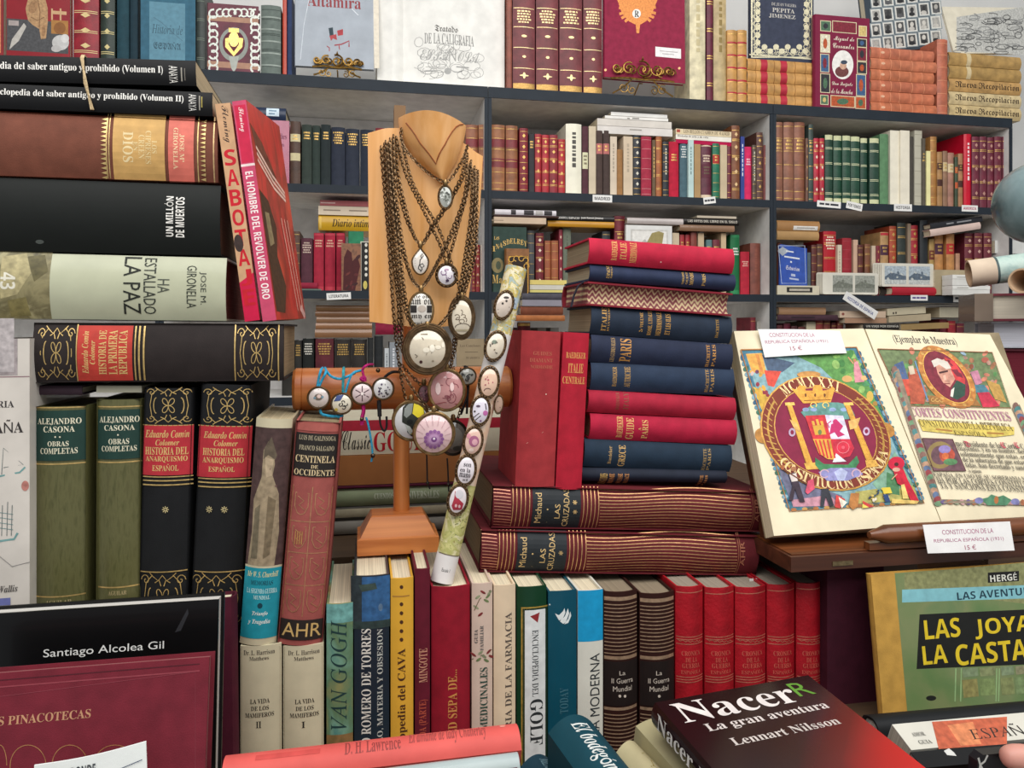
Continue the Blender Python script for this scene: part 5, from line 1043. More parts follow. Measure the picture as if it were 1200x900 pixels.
# ---------------------------------------------------------------- front left: art books shown by their covers
def fb(name, label, x0, x1, yt_at_x1, yb, Yb, Yt, T, col, kind, deco, **kw):
    a = Q(x0, yb, Yb); b = Q(x1, yb, Yb); a.z = b.z; H = Q(x1, yt_at_x1, Yt).z-b.z; z = Vector((0, Yt-Yb, H)); Hh = z.length; z.normalize(); X = Vector((1, 0, 0)); Yv = z.cross(X); o = (a+b)/2
    m = Matrix(((X.x, Yv.x, z.x, o.x), (X.y, Yv.y, z.y, o.y), (X.z, Yv.z, z.z, o.z), (0, 0, 0, 1)))
    return face_book(name, label, (m, b.x-a.x, Hh), T, col, kind, deco, **kw)
r0 = fb('art_book', 'glossy black art book with white author name behind the burgundy cover', -110, 250, 703, 1010, .69, .715, .032, '0a0a0b', 'gloss',
   [('t', 'Santiago Alcolea Gil', 51, 756, 192, 768, 'dcdcd8', 'S'), ('p', [(205, 741), (220, 713), (221, 719), (212, 739)], '26262a')], page='c9c6c0')
r0 = r0
ot = [('s', arc(x, 897, rx, 24, 180, 360, 16), .9, 'c08a5a') for x, rx in ((0, 8), (33, 21), (82, 21), (135, 25))]+[('s', [(12, 897), (12, 940)], .9, 'c08a5a'), ('s', [(54, 897), (54, 905)], .9, 'c08a5a'), ('s', [(61, 897), (61, 940)], .9, 'c08a5a')]
fb('art_book', 'burgundy album cover with gilt museum lettering leaning in front at the lower left', -120, 236, 771, 1010, .60, .63, .026, '6d1f2c', 'cloth',
   [('s', [(-120, 815), (234, 786)], 1.6, '8a3a44', 'ink'), ('s', [(-120, 807), (234, 778)], 1.2, '4a141e', 'ink'), ('s', [(-100, 829), (229, 787), (229, 960)], .8, '823540', 'ink'), ('t', 'GRANDES PINACOTECAS', -62, 838, 106, 848.5, 'b98a68', 'B')]+ot, page='8f5a5a')
lp = MB(); n = 10
for s in range(2): pass
pa, pb, pc, pd = Q(40, 905, .575), Q(175, 905, .575), Q(40, 897, .585), Q(171, 869, .585)
vs = []; 
for i in range(n+1):
    t = i/n; a = pa.lerp(pb, t); b = pc.lerp(pd, t); bow = .004*math.sin(t*math.pi); vs += [a-Vector((0, bow, .05)), b-Vector((0, bow, 0)), a-Vector((0, bow-.0012, .05)), b-Vector((0, bow-.0012, 0))]
fs = []
for i in range(n):
    o = i*4; fs += [(o, o+4, o+5, o+1), (o+2, o+3, o+7, o+6), (o+1, o+5, o+7, o+3), (o, o+2, o+6, o+4)]
lp.add(vs, fs+[(0, 1, 3, 2), (n*4, n*4+2, n*4+3, n*4+1)], mat('dfe2df', 'paper'))
q4 = [proj(p) for p in (vs[1], vs[n*4+1], vs[n*4], vs[0])]
def lsurf(u, v, off):
    a = Vector(vs[1]).lerp(Vector(vs[n*4+1]), u); b = Vector(vs[0]).lerp(Vector(vs[n*4]), u); p = a.lerp(b, v); p.y -= .004*math.sin(u*math.pi)+off+.0008; return p
decorate(lp, [('T', 'DONDE', 78, 897, 106, 904, '3c4046', 'X'), ('s', [(112, 906), (135, 899), (166, 889)], .9, '3a4a6a', 'ink')], .1, .05, lsurf, homog(q4))
o = lp.build('leaflet', smooth=60); tag(o, 'white printed leaflet sticking up before the burgundy cover', 'leaflet')
# ---------------------------------------------------------------- front middle: lying and spine-up books
riser_z = 0.985
def rz(x0, y0, x1, y1, z, label):
    r = empty('display_box', loc=((x0+x1)/2, y0, ZT)); tag(r, label, 'box'); w = (x1-x0)/2; d = y1-y0; h = z-ZT; m = wood('3a281b', '55402c', 'x', 'riser_wood', .6)
    MB().box(-w, 0, h-.012, w, d, h, m).build('lid', r); MB().box(-w, .003, 0, w, .015, h-.0122, m).build('front_board', r); MB().box(-w, d-.015, 0, w, d-.003, h-.0122, m).build('rear_board', r)
rz(-.17, .62, .135, .79, .942, 'plain wooden box under the coral and blue lying books')
lying('hardcover_book', 'coral-pink book with faint dark title lying across the bottom front', [(258, 879), (606, 835), (612, 873), (258, 914)], .60, .14, 'cd5852', 'satin', [('T', 'D. H. Lawrence', 404, 868, 470, 877, '8a3a38', 'B'), ('T', 'El amante de lady Chatterley', 478, 853, 571, 866, '9a4442', 'BI'), ('r', 300, 880, 375, 887, 'c04a46'), ('e', 589, 848, 3.5, 2, 'e89a8a')], bulge=.006, page='d0b8a0', Yt=.623)
lying('hardcover_book', 'pale grey-blue book lying under the coral-pink one', [(300, 911), (604, 875), (610, 893), (300, 932)], .569, .12, 'a4b0b0', 'gloss', [('r', 395, 893, 420, 896, '8a9494'), ('r', 424, 888, 440, 892, '8a9494'), ('e', 585, 873, 4.5, 2.2, '6a7474')], bulge=.006, Yt=.587)
lying('hardcover_book', 'olive green book under the pale grey-blue one at the bottom edge', [(470, 911), (606, 894.5), (610, 914), (470, 932)], .549, .11, '8f9058', 'gloss', [('r%', .75, 0, 1, .9, '5a2030')], bulge=.004, Yt=.562)
# books standing spine-up in front: axis away from the camera
def spine_up(name, label, P0, P1, w, dp, col, kind, deco=(), roll=0, bulge=.008, **kw):
    """spine faces up; P0 far end, P1 near end of the spine's middle line"""
    x = (P1-P0); L = x.length; x.normalize()              # book's long axis, towards the viewer
    yv = Vector((0, 0, -1)); yv = (yv-x*yv.dot(x)).normalized()   # into the book = down
    z = x.cross(yv)
    R = Matrix.Rotation(roll, 3, x); yv = R @ yv; z = R @ z
    o = P0+x*(L/2)-z*(w/2)
    m = Matrix(((x.x, yv.x, z.x, o.x), (x.y, yv.y, z.y, o.y), (x.z, yv.z, z.z, o.z), (0, 0, 0, 1)))
    return book(name, label, (m, L, w), dp, col, kind, lie=True, deco=deco, uv=U, bulge=bulge, n=14, **kw)
def on_z(px, py, z):
    k = (px-600)/FPX; t = (CZ-z)*FPX/(py-HY); return Vector((t*(k*CA+SA), t*(CA-k*SA), z))
spine_up('cloth_book', 'dark teal book lying spine up with white lettering at the bottom front', on_z(668, 838, 1.045), on_z(740, 930, 1.03), .044, .13, '12404c', 'satin', [('t%', 'El bodegón', .1, .25, .72, .72, 'd0d4d0', 'BI')], roll=.05, bulge=.012)
spine_up('cloth_book', 'cream rounded spine lying between the teal and the olive-lettered books', on_z(736, 868, 1.022), on_z(796, 930, 1.01), .03, .11, 'b9ae88', 'satin', [('s%', [(.25, .4), (.4, .3), (.5, .5), (.62, .4)], .05, 'a09058', 'ink')], bulge=.012)
spine_up('cloth_book', 'pale olive book lying spine up beside the dark birth album', on_z(764, 842, 1.03), on_z(846, 930, 1.012), .036, .12, 'a59c78', 'satin', [('t%', 'LA PINTURA', .22, .3, .75, .66, '4f4c38', 'B')], roll=-.03, bulge=.004)
spine_up('cloth_book', 'small dark teal spine corner at the bottom edge beside the coral book', on_z(628, 884, 1.0), on_z(665, 940, .99), .035, .1, '1a3a48', 'satin', [('t%', 'MEMORIAS', .1, .2, .6, .5, '6a8a94', 'B')], bulge=.012)
rz(.05, .50, .38, .745, .9, 'plain wooden box under the spine-up books at the front')
# album with dark to red cover, lying tilted
zN = 1.062
A1, A2, A3 = on_z(764, 824, zN), on_z(913, 805, zN), on_z(872, 905, zN-.012)
x = Vector((math.cos(.14), math.sin(.14), 0)); W = .172; z = (A1-A3); z = (z-x*z.dot(x)).normalized(); yv = z.cross(x)
Hn = .215; o = A1-z*Hn+x*(W/2)
m = Matrix(((x.x, yv.x, z.x, o.x), (x.y, yv.y, z.y, o.y), (x.z, yv.z, z.z, o.z), (0, 0, 0, 1)))
nacer = bpy.data.materials.new('birth_cover'); nacer.use_nodes = True
N = nacer.node_tree.nodes; L = nacer.node_tree.links; b = N['Principled BSDF']; b.inputs['Roughness'].default_value = .2; b.inputs['Specular IOR Level'].default_value = .35
tc = N.new('ShaderNodeTexCoord'); mp = N.new('ShaderNodeMath'); mp.operation = 'MULTIPLY_ADD'; mp.inputs[1].default_value = -.9
nz = N.new('ShaderNodeTexNoise'); nz.inputs['Scale'].default_value = 9; mx = N.new('ShaderNodeMix'); mx.data_type = 'VECTOR'; mx.inputs[0].default_value = .03
gr = N.new('ShaderNodeSeparateXYZ'); rp = N.new('ShaderNodeValToRGB'); mr = N.new('ShaderNodeMapRange'); mr.inputs[1].default_value = -.01; mr.inputs[2].default_value = .15
e = rp.color_ramp.elements; e[0].position = 0; e[0].color = lin('c01a18'); e[1].position = 1; e[1].color = lin('200c0e')
for ps, c in ((.3, 'a31a18'), (.55, '5a1214'), (.8, '2a0f11')):
    q = e.new(ps); q.color = lin(c)
L.new(tc.outputs['Object'], mx.inputs[4]); L.new(nz.outputs['Color'], mx.inputs[5]); L.new(tc.outputs['Object'], nz.inputs['Vector']); L.new(mx.outputs[1], gr.inputs[0]); L.new(gr.outputs[0], mp.inputs[0]); L.new(gr.outputs[2], mp.inputs[2]); L.new(mp.outputs[0], mr.inputs[0]); L.new(mr.outputs[0], rp.inputs[0]); L.new(rp.outputs[0], b.inputs['Base Color'])
MATS[('nacer', 'x')] = nacer
na = face_book('art_book', 'glossy dark to red album with white title lying tilted at the bottom right', (m, W, Hn), .022, nacer, 'gloss',
   [('t%', 'Nacer', .08, .03, .8, .16, 'd8d0cc', 'B'), ('t%', 'La gran aventura', .16, .185, .9, .245, 'c9bfba', 'B'), ('t%', 'Lennart Nilsson', .22, .29, .86, .335, 'c0b6b0', 'B'), ('t%', 'R', .81, .035, .92, .13, '5a8a30', 'S'), ('e%', .74, .8, .12, .08, 'd8b0b8', 'print', 20), ('e%', .62, .9, .12, .09, 'c85a58', 'print'), ('e%', .8, .93, .1, .07, 'e0c0c4', 'print')], page='2a2424', board=.003)
# its black spine: lettering as a part on the spine side
sp = MB(); 
def nsurf(u, v, off): return (-W/2-off, .022*(.5+(v-.5)*.9), (1-u)*Hn)
decorate(sp, [('t%', 'Nacer', .05, .1, .32, .85, 'd8d4d0', 'B'), ('t%', 'La gran aventura', .36, .25, .8, .8, 'b8b4b0', 'B')], Hn, .022, nsurf); sp.build('spine_lettering', na)
# ---------------------------------------------------------------- middle: folios and guidebooks
def tilt_lying(name, label, tl, tr, bl, Y, dp, col, kind, deco, **kw):
    m, W, H = frame(bl, (tr[0], tr[1]+bl[1]-tl[1]), tl, Y); return book(name, label, (m, W, H-.0004), dp, col, kind, lie=True, deco=deco, n=14, **kw)
YC = .84
def cruz(label, tl, tr, bl, lab, st, Y, x_w0, x_w1, left, right):
    h = bl[1]-tl[1]; yy = lambda x, f: tl[1]+(tr[1]-tl[1])*(x-tl[0])/(tr[0]-tl[0])+h*f; c = 'c99a68'; it = []
    n = 13
    for i in range(n):
        f = .05+.9*i/(n-1); it.append(('s', [(x, yy(x, f+.035*math.sin((x-x_w0)/(x_w1-x_w0)*2*math.pi*1.05+.6+i*.12))) for x in np.linspace(x_w0, x_w1, 26)], .85, c))
        it.append(('s', [(x, yy(x, f+.03*math.sin((x-left)/14.0))) for x in np.linspace(tl[0]+3, left, 6)], .95, 'c98a70'))
    for x in [left+1.5]+list(np.linspace(left+6, lab[0]-4, 4))+list(np.linspace(lab[1]+3, x_w0-2, 5)): it.append(('r', x, yy(x, .01), x+.9, yy(x, .99), c, 'gold'))
    for x in (x_w1+1, x_w1+3): it.append(('r', x, yy(x, .01), x+.8, yy(x, .99), 'a86a50', 'gold'))
    m_ = (lab[0]+lab[1])/2; w = lab[1]-lab[0]; Z = lambda x0, f0, x1, f1: (x0, yy((x0+x1)/2, f0), x1, yy((x0+x1)/2, f1))
    g2 = 'd0b078'
    lb = [('r', lab[0], yy(lab[0], .02), lab[1], yy(lab[1], .98), '1f2428'), ('t', 'Michaud', *Z(lab[0]+w*.06, .16, lab[0]+w*.19, .86), g2, 'S', 90), ('s', [(lab[0]+w*.31, yy(m_, .2)), (lab[0]+w*.31, yy(m_, .84))], .6, g2), ('e', lab[0]+w*.31, yy(m_, .52), 1, 1, g2), ('t', 'LAS', *Z(lab[0]+w*.46, .4, lab[0]+w*.57, .74), g2, 'S', 90), ('t', 'CRUZADAS', *Z(lab[0]+w*.64, .06, lab[0]+w*.76, .94), g2, 'S', 90)]
    for f in st: lb += [('s', [(lab[0]+w*.88-2.6*math.cos(a), yy(m_, f)-2.6*math.sin(a)), (lab[0]+w*.88+2.6*math.cos(a), yy(m_, f)+2.6*math.sin(a))], 1.1, g2) for a in (0, 1.05, 2.09)]
    tilt_lying('leather_book', label, tl, tr, bl, Y, .22, '5c1a20', 'cloth', it+[('t', 'AHR', *Z(right, .2, right+5, .75), 'a86a50', 'S', 90)], page='7a6a52', bulge=.009, groove=True, group='wavy-striped folios', parts=[('title_label', 'dark blue-black title panel', lb)])
cruz('lower wavy-striped maroon folio with one star lying on the bright red set', (562, 622), (888, 626), (562, 672), (606, 664), (.5,), YC, 688, 864, 583, 868)
cruz('upper wavy-striped maroon folio with two stars lying on its twin', (576, 569.5), (901, 574.3), (576, 619.8), (624, 680.5), (.58, .36), YC+.005, 703, 881, 599, 885)
# two standing red guidebooks
ZC = Q(583, 571, YC+.005).z
def redguide(label, tl, tr, br, bl, Y, col, txt, kind='cloth'):
    m, W, H = frame(bl, br, tl, Y); book('guidebook', label, (m, W-.0006, H), .115, col, kind, deco=txt, n=12, bulge=.004, page='8a7458', group='standing red guidebooks', groove=True)
redguide('worn wide red guidebook with faint title standing on the upper folio', (612, 387), (660, 389), (650.5, 573.5), (604, 570.5), YC+.008, '9c3034', [('t', 'GUIDES', 625, 412, 647, 416.5, 'b0604a', 'B'), ('t', 'DIAMANT', 621, 420, 648, 424.5, 'b0604a', 'B'), ('t', 'NORMANDIE', 622, 428, 648, 432, 'b0604a', 'B'), ('e', 640, 462, .8, .8, 'd8b8a8'), ('s', [(617, 520), (637, 506)], .7, 'b8746a', 'ink')])
redguide('brighter narrow red guidebook with gilt title beside the lying guidebooks', (661, 389), (692.5, 389), (682.5, 575.5), (651.5, 573.5), YC+.008, 'ab1c30', [('t', 'BAEDEKER', 664, 413, 687, 420, 'd89a58', 'B'), ('t', 'ITALIE', 666, 426, 684, 437, 'd89a58', 'B'), ('t', 'CENTRALE', 660, 441.5, 686, 450, 'd89a58', 'B')])
# lying guidebooks, from below
YG = .862
GB = [ # tl, tr, height, colour, label, deco
 ((683, 548.3), (852, 550.6), 17, '1d2230', 'thin dark navy guidebook with three small gilt titles at the bottom of the lying stack', [('t', 'LES GUIDES', 703, 555, 712, 570, GOLD, 'B', 90), ('t', 'ROME', 714, 555, 720, 568, 'c88a50', 'B', 90), ('t', 'SUISSE', 724, 555, 729.5, 568, 'c88a50', 'B', 90), ('t', 'ALSACE', 732, 555, 737, 568, 'c88a50', 'B', 90), ('t', 'HACHETTE', 820, 557, 824, 572, 'c88a50', 'B', 90), ('t', 'PARIS', 826, 557, 829, 571, 'c88a50', 'B', 90)]),
 ((685, 514.5), (857, 521.3), 33.2, '1e2f40', 'navy guidebook with one gilt country name, second from the bottom', [('t', 'GRECE', 725, 522, 733, 547, 'd0a868', 'B', 90), ('t', 'Baedeker', 713, 523, 717, 544, 'b09060', 'B', 90), ('t', 'HACHETTE', 824, 526, 828, 552, 'a88a58', 'B', 90), ('t', 'PARIS', 829.5, 526, 833, 552, 'a88a58', 'B', 90)]),
 ((692, 484.5), (863, 491.5), 31, 'a81a38', 'crimson guidebook with a pencil-thin Paris title, third from the bottom', [('t', 'BAEDEKER', 723, 488, 730, 513, 'd8a868', 'B', 90), ('t', 'GUIDE', 734, 490, 743, 515, 'd8a868', 'B', 90), ('t', 'A', 748, 501, 751, 504.5, 'd8a868', 'B', 90), ('t', 'PARIS', 752.5, 492.5, 759.5, 514.5, 'd8a868', 'B', 90)]),
 ((690, 456.5), (862, 465.5), 27.5, 'a01c34', 'crimson guidebook with very faint lettering directly above the Paris one', [('t', 'BAEDEKER', 722, 460, 726, 480, '8a4a3a', 'B', 90), ('t', 'ITALY', 731, 460, 737, 480, '8a4a3a', 'B', 90)]),
 ((693, 424.5), (860, 431), 33.5, '26344a', 'steel-blue guidebook with two gilt titles in the middle of the lying stack', [('t', 'BAEDEKER', 718, 430, 723, 453, 'b08a50', 'B', 90), ('t', 'AUTRICHE', 732, 430, 739, 454, 'b08a50', 'B', 90), ('t', 'HACHETTE', 827, 433, 831, 460, 'b08a50', 'B', 90), ('t', 'PARIS', 833, 433, 837, 460, 'b08a50', 'B', 90)]),
 ((693, 391.5), (858, 402), 33, '232a40', 'navy guidebook with large gilt city title above the steel-blue one', [('t', 'LES GUIDES BLEUS', 716, 396, 721, 424, 'b09060', 'B', 90), ('t', 'PARIS', 727, 397, 740, 424, 'c08a48', 'B', 90), ('t', 'HACHETTE', 828, 404, 832, 430, 'c08a48', 'B', 90), ('t', 'PARIS', 835, 404, 839, 430, 'c08a48', 'B', 90)]),
 ((693, 358), (857, 370), 33.5, '1f2a3a', 'dark blue guidebook with four gilt title lines under the marbled-edged book', [('t', 'ITALIE', 705.5, 360, 711, 388, 'c0924e', 'B', 90), ('t', 'EN UN VOLUME', 712.5, 360, 715, 388, 'c0924e', 'B', 90), ('t', '2e VOLUME', 750, 366, 754, 389, 'c0924e', 'B', 90), ('t', 'ROME, L\'ITALIE', 759.5, 364, 765, 393, 'c0924e', 'B', 90), ('t', 'MERIDIONALE', 769.5, 365.5, 775.5, 393.5, 'c0924e', 'B', 90), ('t', 'ET LES ILES', 780, 368, 786, 392.5, 'c0924e', 'B', 90), ('t', 'HACHETTE', 839, 374, 842.5, 396, 'a8803e', 'B', 90)])]
for tl, tr, h, c, l, d in GB:
    tilt_lying('guidebook', l, tl, tr, (tl[0]-1.0, tl[1]+h-.5), YG, .115, c, 'cloth', d, bulge=.0055, page='8f8068', group='lying guidebooks')
# marbled fore-edge turned to the viewer
def fore_edge(label, tl, tr, h, Y, dp):
    m, W, H = frame((tl[0], tl[1]+h), (tr[0], tr[1]+h), tl, Y); root = empty('guidebook', m); tag(root, label, 'book', 'lying guidebooks'); cm = mat('7c1f2c', 'cloth'); H -= .0005
    mb = MB(); b = .0022; n = 10
    out = [(-.0, 0), (dp-.005, 0)]+[(dp-.005+.006*math.sin(math.pi*i/n), H*i/n) for i in range(n+1)]+[(dp-.005, H), (0, H), (0, H-b), (dp-.008, H-b), (dp-.005, H/2), (dp-.008, b), (0, b)]
    k = len(out); mb.add([(-W/2, d, z) for d, z in out]+[(W/2, d, z) for d, z in out], [tuple(range(k)), tuple(reversed(range(k, 2*k)))]+[(i, (i+1) % k, k+(i+1) % k, k+i) for i in range(k)], cm); mb.build('cover', root)
    pb = MB(); e = .004; f = [(e+.004*math.sin(math.pi*i/n), b+.0002+(H-2*b-.0004)*i/n) for i in range(n+1)]; f += [(dp-.012, H-b-.0002), (dp-.012, b+.0002)]; k = len(f)
    mar = bpy.data.materials.new('marbled_edge'); mar.use_nodes = True; N = mar.node_tree.nodes; L = mar.node_tree.links; bs = N['Principled BSDF']; bs.inputs['Roughness'].default_value = .7
    tc = N.new('ShaderNodeTexCoord'); mp = N.new('ShaderNodeMapping'); mp.inputs['Scale'].default_value = (40, 1, 5); w = N.new('ShaderNodeTexWave'); w.wave_type = 'BANDS'; w.bands_direction = 'Z'; w.inputs['Scale'].default_value = 6; w.inputs['Distortion'].default_value = 0
    sx = N.new('ShaderNodeSeparateXYZ'); s1 = N.new('ShaderNodeMath'); s1.operation = 'MULTIPLY'; s1.inputs[1].default_value = 780; s2 = N.new('ShaderNodeMath'); s2.operation = 'SINE'; s3 = N.new('ShaderNodeMath'); s3.operation = 'MULTIPLY'; s3.inputs[1].default_value = .0022
    ad = N.new('ShaderNodeMath'); ad.operation = 'ADD'; m2 = N.new('ShaderNodeMath'); m2.operation = 'MULTIPLY'; m2.inputs[1].default_value = 950; sn = N.new('ShaderNodeMath'); sn.operation = 'SINE'
    nz = N.new('ShaderNodeTexNoise'); nz.inputs['Scale'].default_value = 70; ml = N.new('ShaderNodeMath'); ml.operation = 'MULTIPLY_ADD'; ml.inputs[1].default_value = .38; cr = N.new('ShaderNodeValToRGB')
    e_ = cr.color_ramp.elements; e_[0].position = .15; e_[0].color = lin('6a2a2e'); e_[1].position = .9; e_[1].color = lin('c0a880'); q = e_.new(.38); q.color = lin('8c4a48'); q = e_.new(.5); q.color = lin('4a4238'); q = e_.new(.6); q.color = lin('b09070')
    L.new(tc.outputs['Object'], sx.inputs[0]); L.new(sx.outputs[0], s1.inputs[0]); L.new(s1.outputs[0], s2.inputs[0]); L.new(s2.outputs[0], s3.inputs[0]); L.new(s3.outputs[0], ad.inputs[0]); L.new(sx.outputs[2], ad.inputs[1]); L.new(ad.outputs[0], m2.inputs[0]); L.new(m2.outputs[0], sn.inputs[0])
    L.new(tc.outputs['Object'], nz.inputs['Vector']); L.new(sn.outputs[0], ml.inputs[0]); L.new(nz.outputs['Fac'], ml.inputs[2]); L.new(ml.outputs[0], cr.inputs[0]); L.new(cr.outputs[0], bs.inputs['Base Color'])
    MATS[('marbled', 'edge')] = mar
    pb.add([(-W/2+.003, d, z) for d, z in f]+[(W/2-.003, d, z) for d, z in f], [tuple(range(k)), tuple(reversed(range(k, 2*k)))]+[(i, (i+1) % k, k+(i+1) % k, k+i) for i in range(k)], mar); o = pb.build('page_block', root); o['label'] = 'marbled page edges'
    rb = MB(); pts = [(-W/2+.012, .02, H+.0005), (-W/2+.002, .014, H+.001), (-W/2-.004, .02, H-.004), (-W/2-.006, .03, H-.016), (-W/2-.009, .028, H-.03)]
    for a, b2 in zip(pts, pts[1:]):
        a, b2 = Vector(a), Vector(b2); rb.add([a, b2, b2+Vector((.0, .008, 0)), a+Vector((0, .008, 0)), a+Vector((-.0006, 0, .0004)), b2+Vector((-.0006, 0, .0004)), b2+Vector((-.0006, .008, .0004)), a+Vector((-.0006, .008, .0004))], [(0, 1, 2, 3), (7, 6, 5, 4), (0, 4, 5, 1), (3, 2, 6, 7)], mat('2c2c3c', 'cloth'))
    rb.build('ribbon_marker', root)
fore_edge('guidebook turned to show its marbled page edges, third from the top of the lying stack', (687, 329), (857, 342), 28.5, YG, .115)
tilt_lying('guidebook', 'navy guidebook with gilt titles under the top crimson one', (692, 308.5), (862, 320.5), (691, 328.6), YG, .115, '27304a', 'cloth', [('t', 'ESPAGNE', 711, 311, 715, 326, GOLD, 'B', 90), ('t', 'PORTUGAL', 716, 311, 718, 326, GOLD, 'B', 90), ('t', 'NORMANDIE', 799.5, 318.5, 802, 333, GOLD, 'B', 90), ('t', 'OUEST', 804, 318.5, 806.5, 333, GOLD, 'B', 90), ('t', 'MONDE', 808.5, 319, 813, 334, GOLD, 'B', 90), ('t', 'PARIS', 823, 321, 827, 335, GOLD, 'B', 90)], bulge=.0055, page='a89a80', group='lying guidebooks')
tilt_lying('guidebook', 'crimson guidebook with gilt title on top of the lying stack', (691, 277.5), (860, 290), (690, 308), YG-.004, .115, 'b01c38', 'cloth', [('t', 'BAEDEKER', 717, 282, 723.5, 305, 'd8a060', 'B', 90), ('t', 'ITALIE', 727, 284, 734.5, 304, 'd8a060', 'B', 90), ('t', 'MERIDIONALE', 738.5, 284, 746.5, 308, 'd8a060', 'B', 90), ('e', 775, 307, .9, .9, 'd8a8a0')], bulge=.0055, page='8f7f66', group='lying guidebooks')
# ---------------------------------------------------------------- books lying behind the stand
YH = 1.09
ZH = 1.1122
def hb(label, x0, x1, y0, y1, col, kind, deco=(), dp=.16, soft=False, page='b89a78', Y=YH, **kw):
    p, q = Q(x0, y1, Y), Q(x1, y1, Y); zt = Q((x0+x1)/2, y0, Y).z; zb = Q((x0+x1)/2, y1, Y).z
    return book('paperback' if soft else 'hardcover_book', label, (Matrix.Translation(((p.x+q.x)/2, Y, zb)), q.x-p.x, zt-zb-.0004), dp, col, kind, lie=True, deco=deco, soft=soft, page=page, n=8, **kw)
hb('grey book lying lowest behind the wooden stand', 372, 598, 607, 622.6, '8c8880', 'satin', page='a39c90')
hb('cream-edged book with dark line lying behind the stand\'s base', 384, 592, 591, 606.7, '4a4844', 'cloth', [('r%', 0, .12, 1, .75, 'a0977f')], page='a0977f')
hb('pale green book with white title lying behind the stand\'s post', 386, 590, 570, 590.6, '8f9a7a', 'satin', [('t%', 'CUENTOS', .25, .3, .36, .62, 'c9d0bc', 'B'), ('t%', 'UNIVERSALES', .42, .25, .62, .7, 'c9d0bc', 'B')])
hb('thin maroon board lying on the pale green book', 382, 592, 566, 569.8, '5c1c34', 'cloth')
hb('thick book showing brown page edges behind the stand\'s post', 380, 592, 531.5, 565.8, 'a0683c', 'paper', soft=True, page='a0683c', bulge=0)
hb('white spined book with script and red title behind the skull pendant', 380, 592, 491, 531.2, 'd3ccb4', 'gloss', [('r%', 0, 0, 1, .3, 'a01c30'), ('t', 'Classic', 400.5, 504.5, 434, 527, '24211f', 'SC'), ('t', 'GOURMET', 438, 505, 545, 528, 'b01424', 'B')], bulge=.002)
# ---------------------------------------------------------------- wooden necklace stand
wd = wood('b8682e', 'd98c4a', 'z', 'stand_wood', .35); wdx = wood('a85a28', 'cf8244', 'x', 'stand_wood_across', .35); wdb = wood('d8984f', 'efb87c', 'z', 'bust_wood', .38)
DY = -.13; Q0 = Q; Q = lambda px, py, Y: Q0(px, py, Y+DY)   # the whole stand is set this much nearer than its first measure
YJ = 1.0
c0 = Q(467, 645, YJ); js = empty('necklace_stand', loc=(c0.x, YJ+DY+.03, 1.1468)); tag(js, 'pale wooden necklace bust on a post with a round crossbar and block base', 'jewelry stand')
jl = lambda p: Vector(p)-js.location
def jq(px, py, Y): return jl(Q(px, py, Y))
hw = (Q(515, 645, YJ).x-Q(419, 645, YJ).x)/2
mb = MB(); rings = [(hw, .03, 0), (hw, .03, .0175), (hw-.0035, .028, .019), (hw-.015, .019, .04), (hw-.0165, .017, .0415)]
vs = []; fs = []
for w, d, z in rings: vs += [(-w, -d, z), (w, -d, z), (w, d, z), (-w, d, z)]
for i in range(len(rings)-1):
    for j in range(4): fs.append((i*4+j, i*4+(j+1) % 4, i*4+4+(j+1) % 4, i*4+4+j))
mb.add(vs, fs+[(0, 3, 2, 1), (16, 17, 18, 19)], wdx); mb.build('base', js)
YP = YJ+.035
pb_, pt_ = jq(470.5, 590, YP), jq(470.5, 486, YP)
MB().lathe([(.0094, .0415), (.0094, pt_.z+.02)], wd, 20, (pb_.x, pb_.y, 0)).build('post', js, smooth=40)
u0, u1 = jq(484, 440, YP), jq(484, 360, YP); MB().lathe([(.0128, u0.z), (.0128, u1.z)], wd, 20, (u0.x, u0.y, 0)).build('upper_post', js, smooth=40)
bl, br = jq(344, 456.5, YP), jq(597, 456.5, YP); rb = .0244
n = 26; mb = MB(); sec = [(bl.x, rb*.9), (bl.x+.003, rb), (bl.x+.0095, rb), (bl.x+.01, rb-.0008), (bl.x+.0108, rb), (br.x-.003, rb), (br.x, rb*.9)]
vs = [(x, bl.y+r*math.cos(2*math.pi*j/n), bl.z+r*math.sin(2*math.pi*j/n)) for x, r in sec for j in range(n)]
fs = [(i*n+j, i*n+(j+1) % n, (i+1)*n+(j+1) % n, (i+1)*n+j) for i in range(len(sec)-1) for j in range(n)]+[tuple(range(n)), tuple(reversed(range((len(sec)-1)*n, len(sec)*n)))]
mb.add(vs, fs, wdx); mb.build('crossbar', js, smooth=35)
# curved breast panel
YBf = .995
def interp(pts, t):
    for (a, *A), (b, *B) in zip(pts, pts[1:]):
        if t <= b: s = (t-a)/(b-a); return [p+(q-p)*s for p, q in zip(A, B)]
    return list(pts[-1][1:])
top = [(0, 431, 156), (.2, 452, 150), (.5, 500, 150), (.8, 545, 168), (.93, 557, 178), (1, 566, 183)]
bot = [(0, 433, 377), (.6, 500, 385), (1, 545, 380)]
rgt = [(0, 566, 183), (.35, 562, 258), (1, 545, 380)]
def panel(u, v):
    tx, ty = interp(top, u); bx, by = interp(bot, u); x = tx+(bx-tx)*v; y = ty+(by-ty)*v
    rx, ry = interp(rgt, v); lx = 431+2*v; sx = (x-lx)/max(1e-6, (566+(545-566)*v)-lx); x = lx+(rx-lx)*sx
    return x, y, YBf-.014*(1-(2*u-1)**2)-.006*v
nu, nv = 18, 14; mb = MB(); F_ = [[jq(*panel(i/nu, j/nv)) for i in range(nu+1)] for j in range(nv+1)]
vs = [p for r in F_ for p in r]+[p+Vector((0, .011, 0)) for r in F_ for p in r]; o2 = (nu+1)*(nv+1)
fs = []
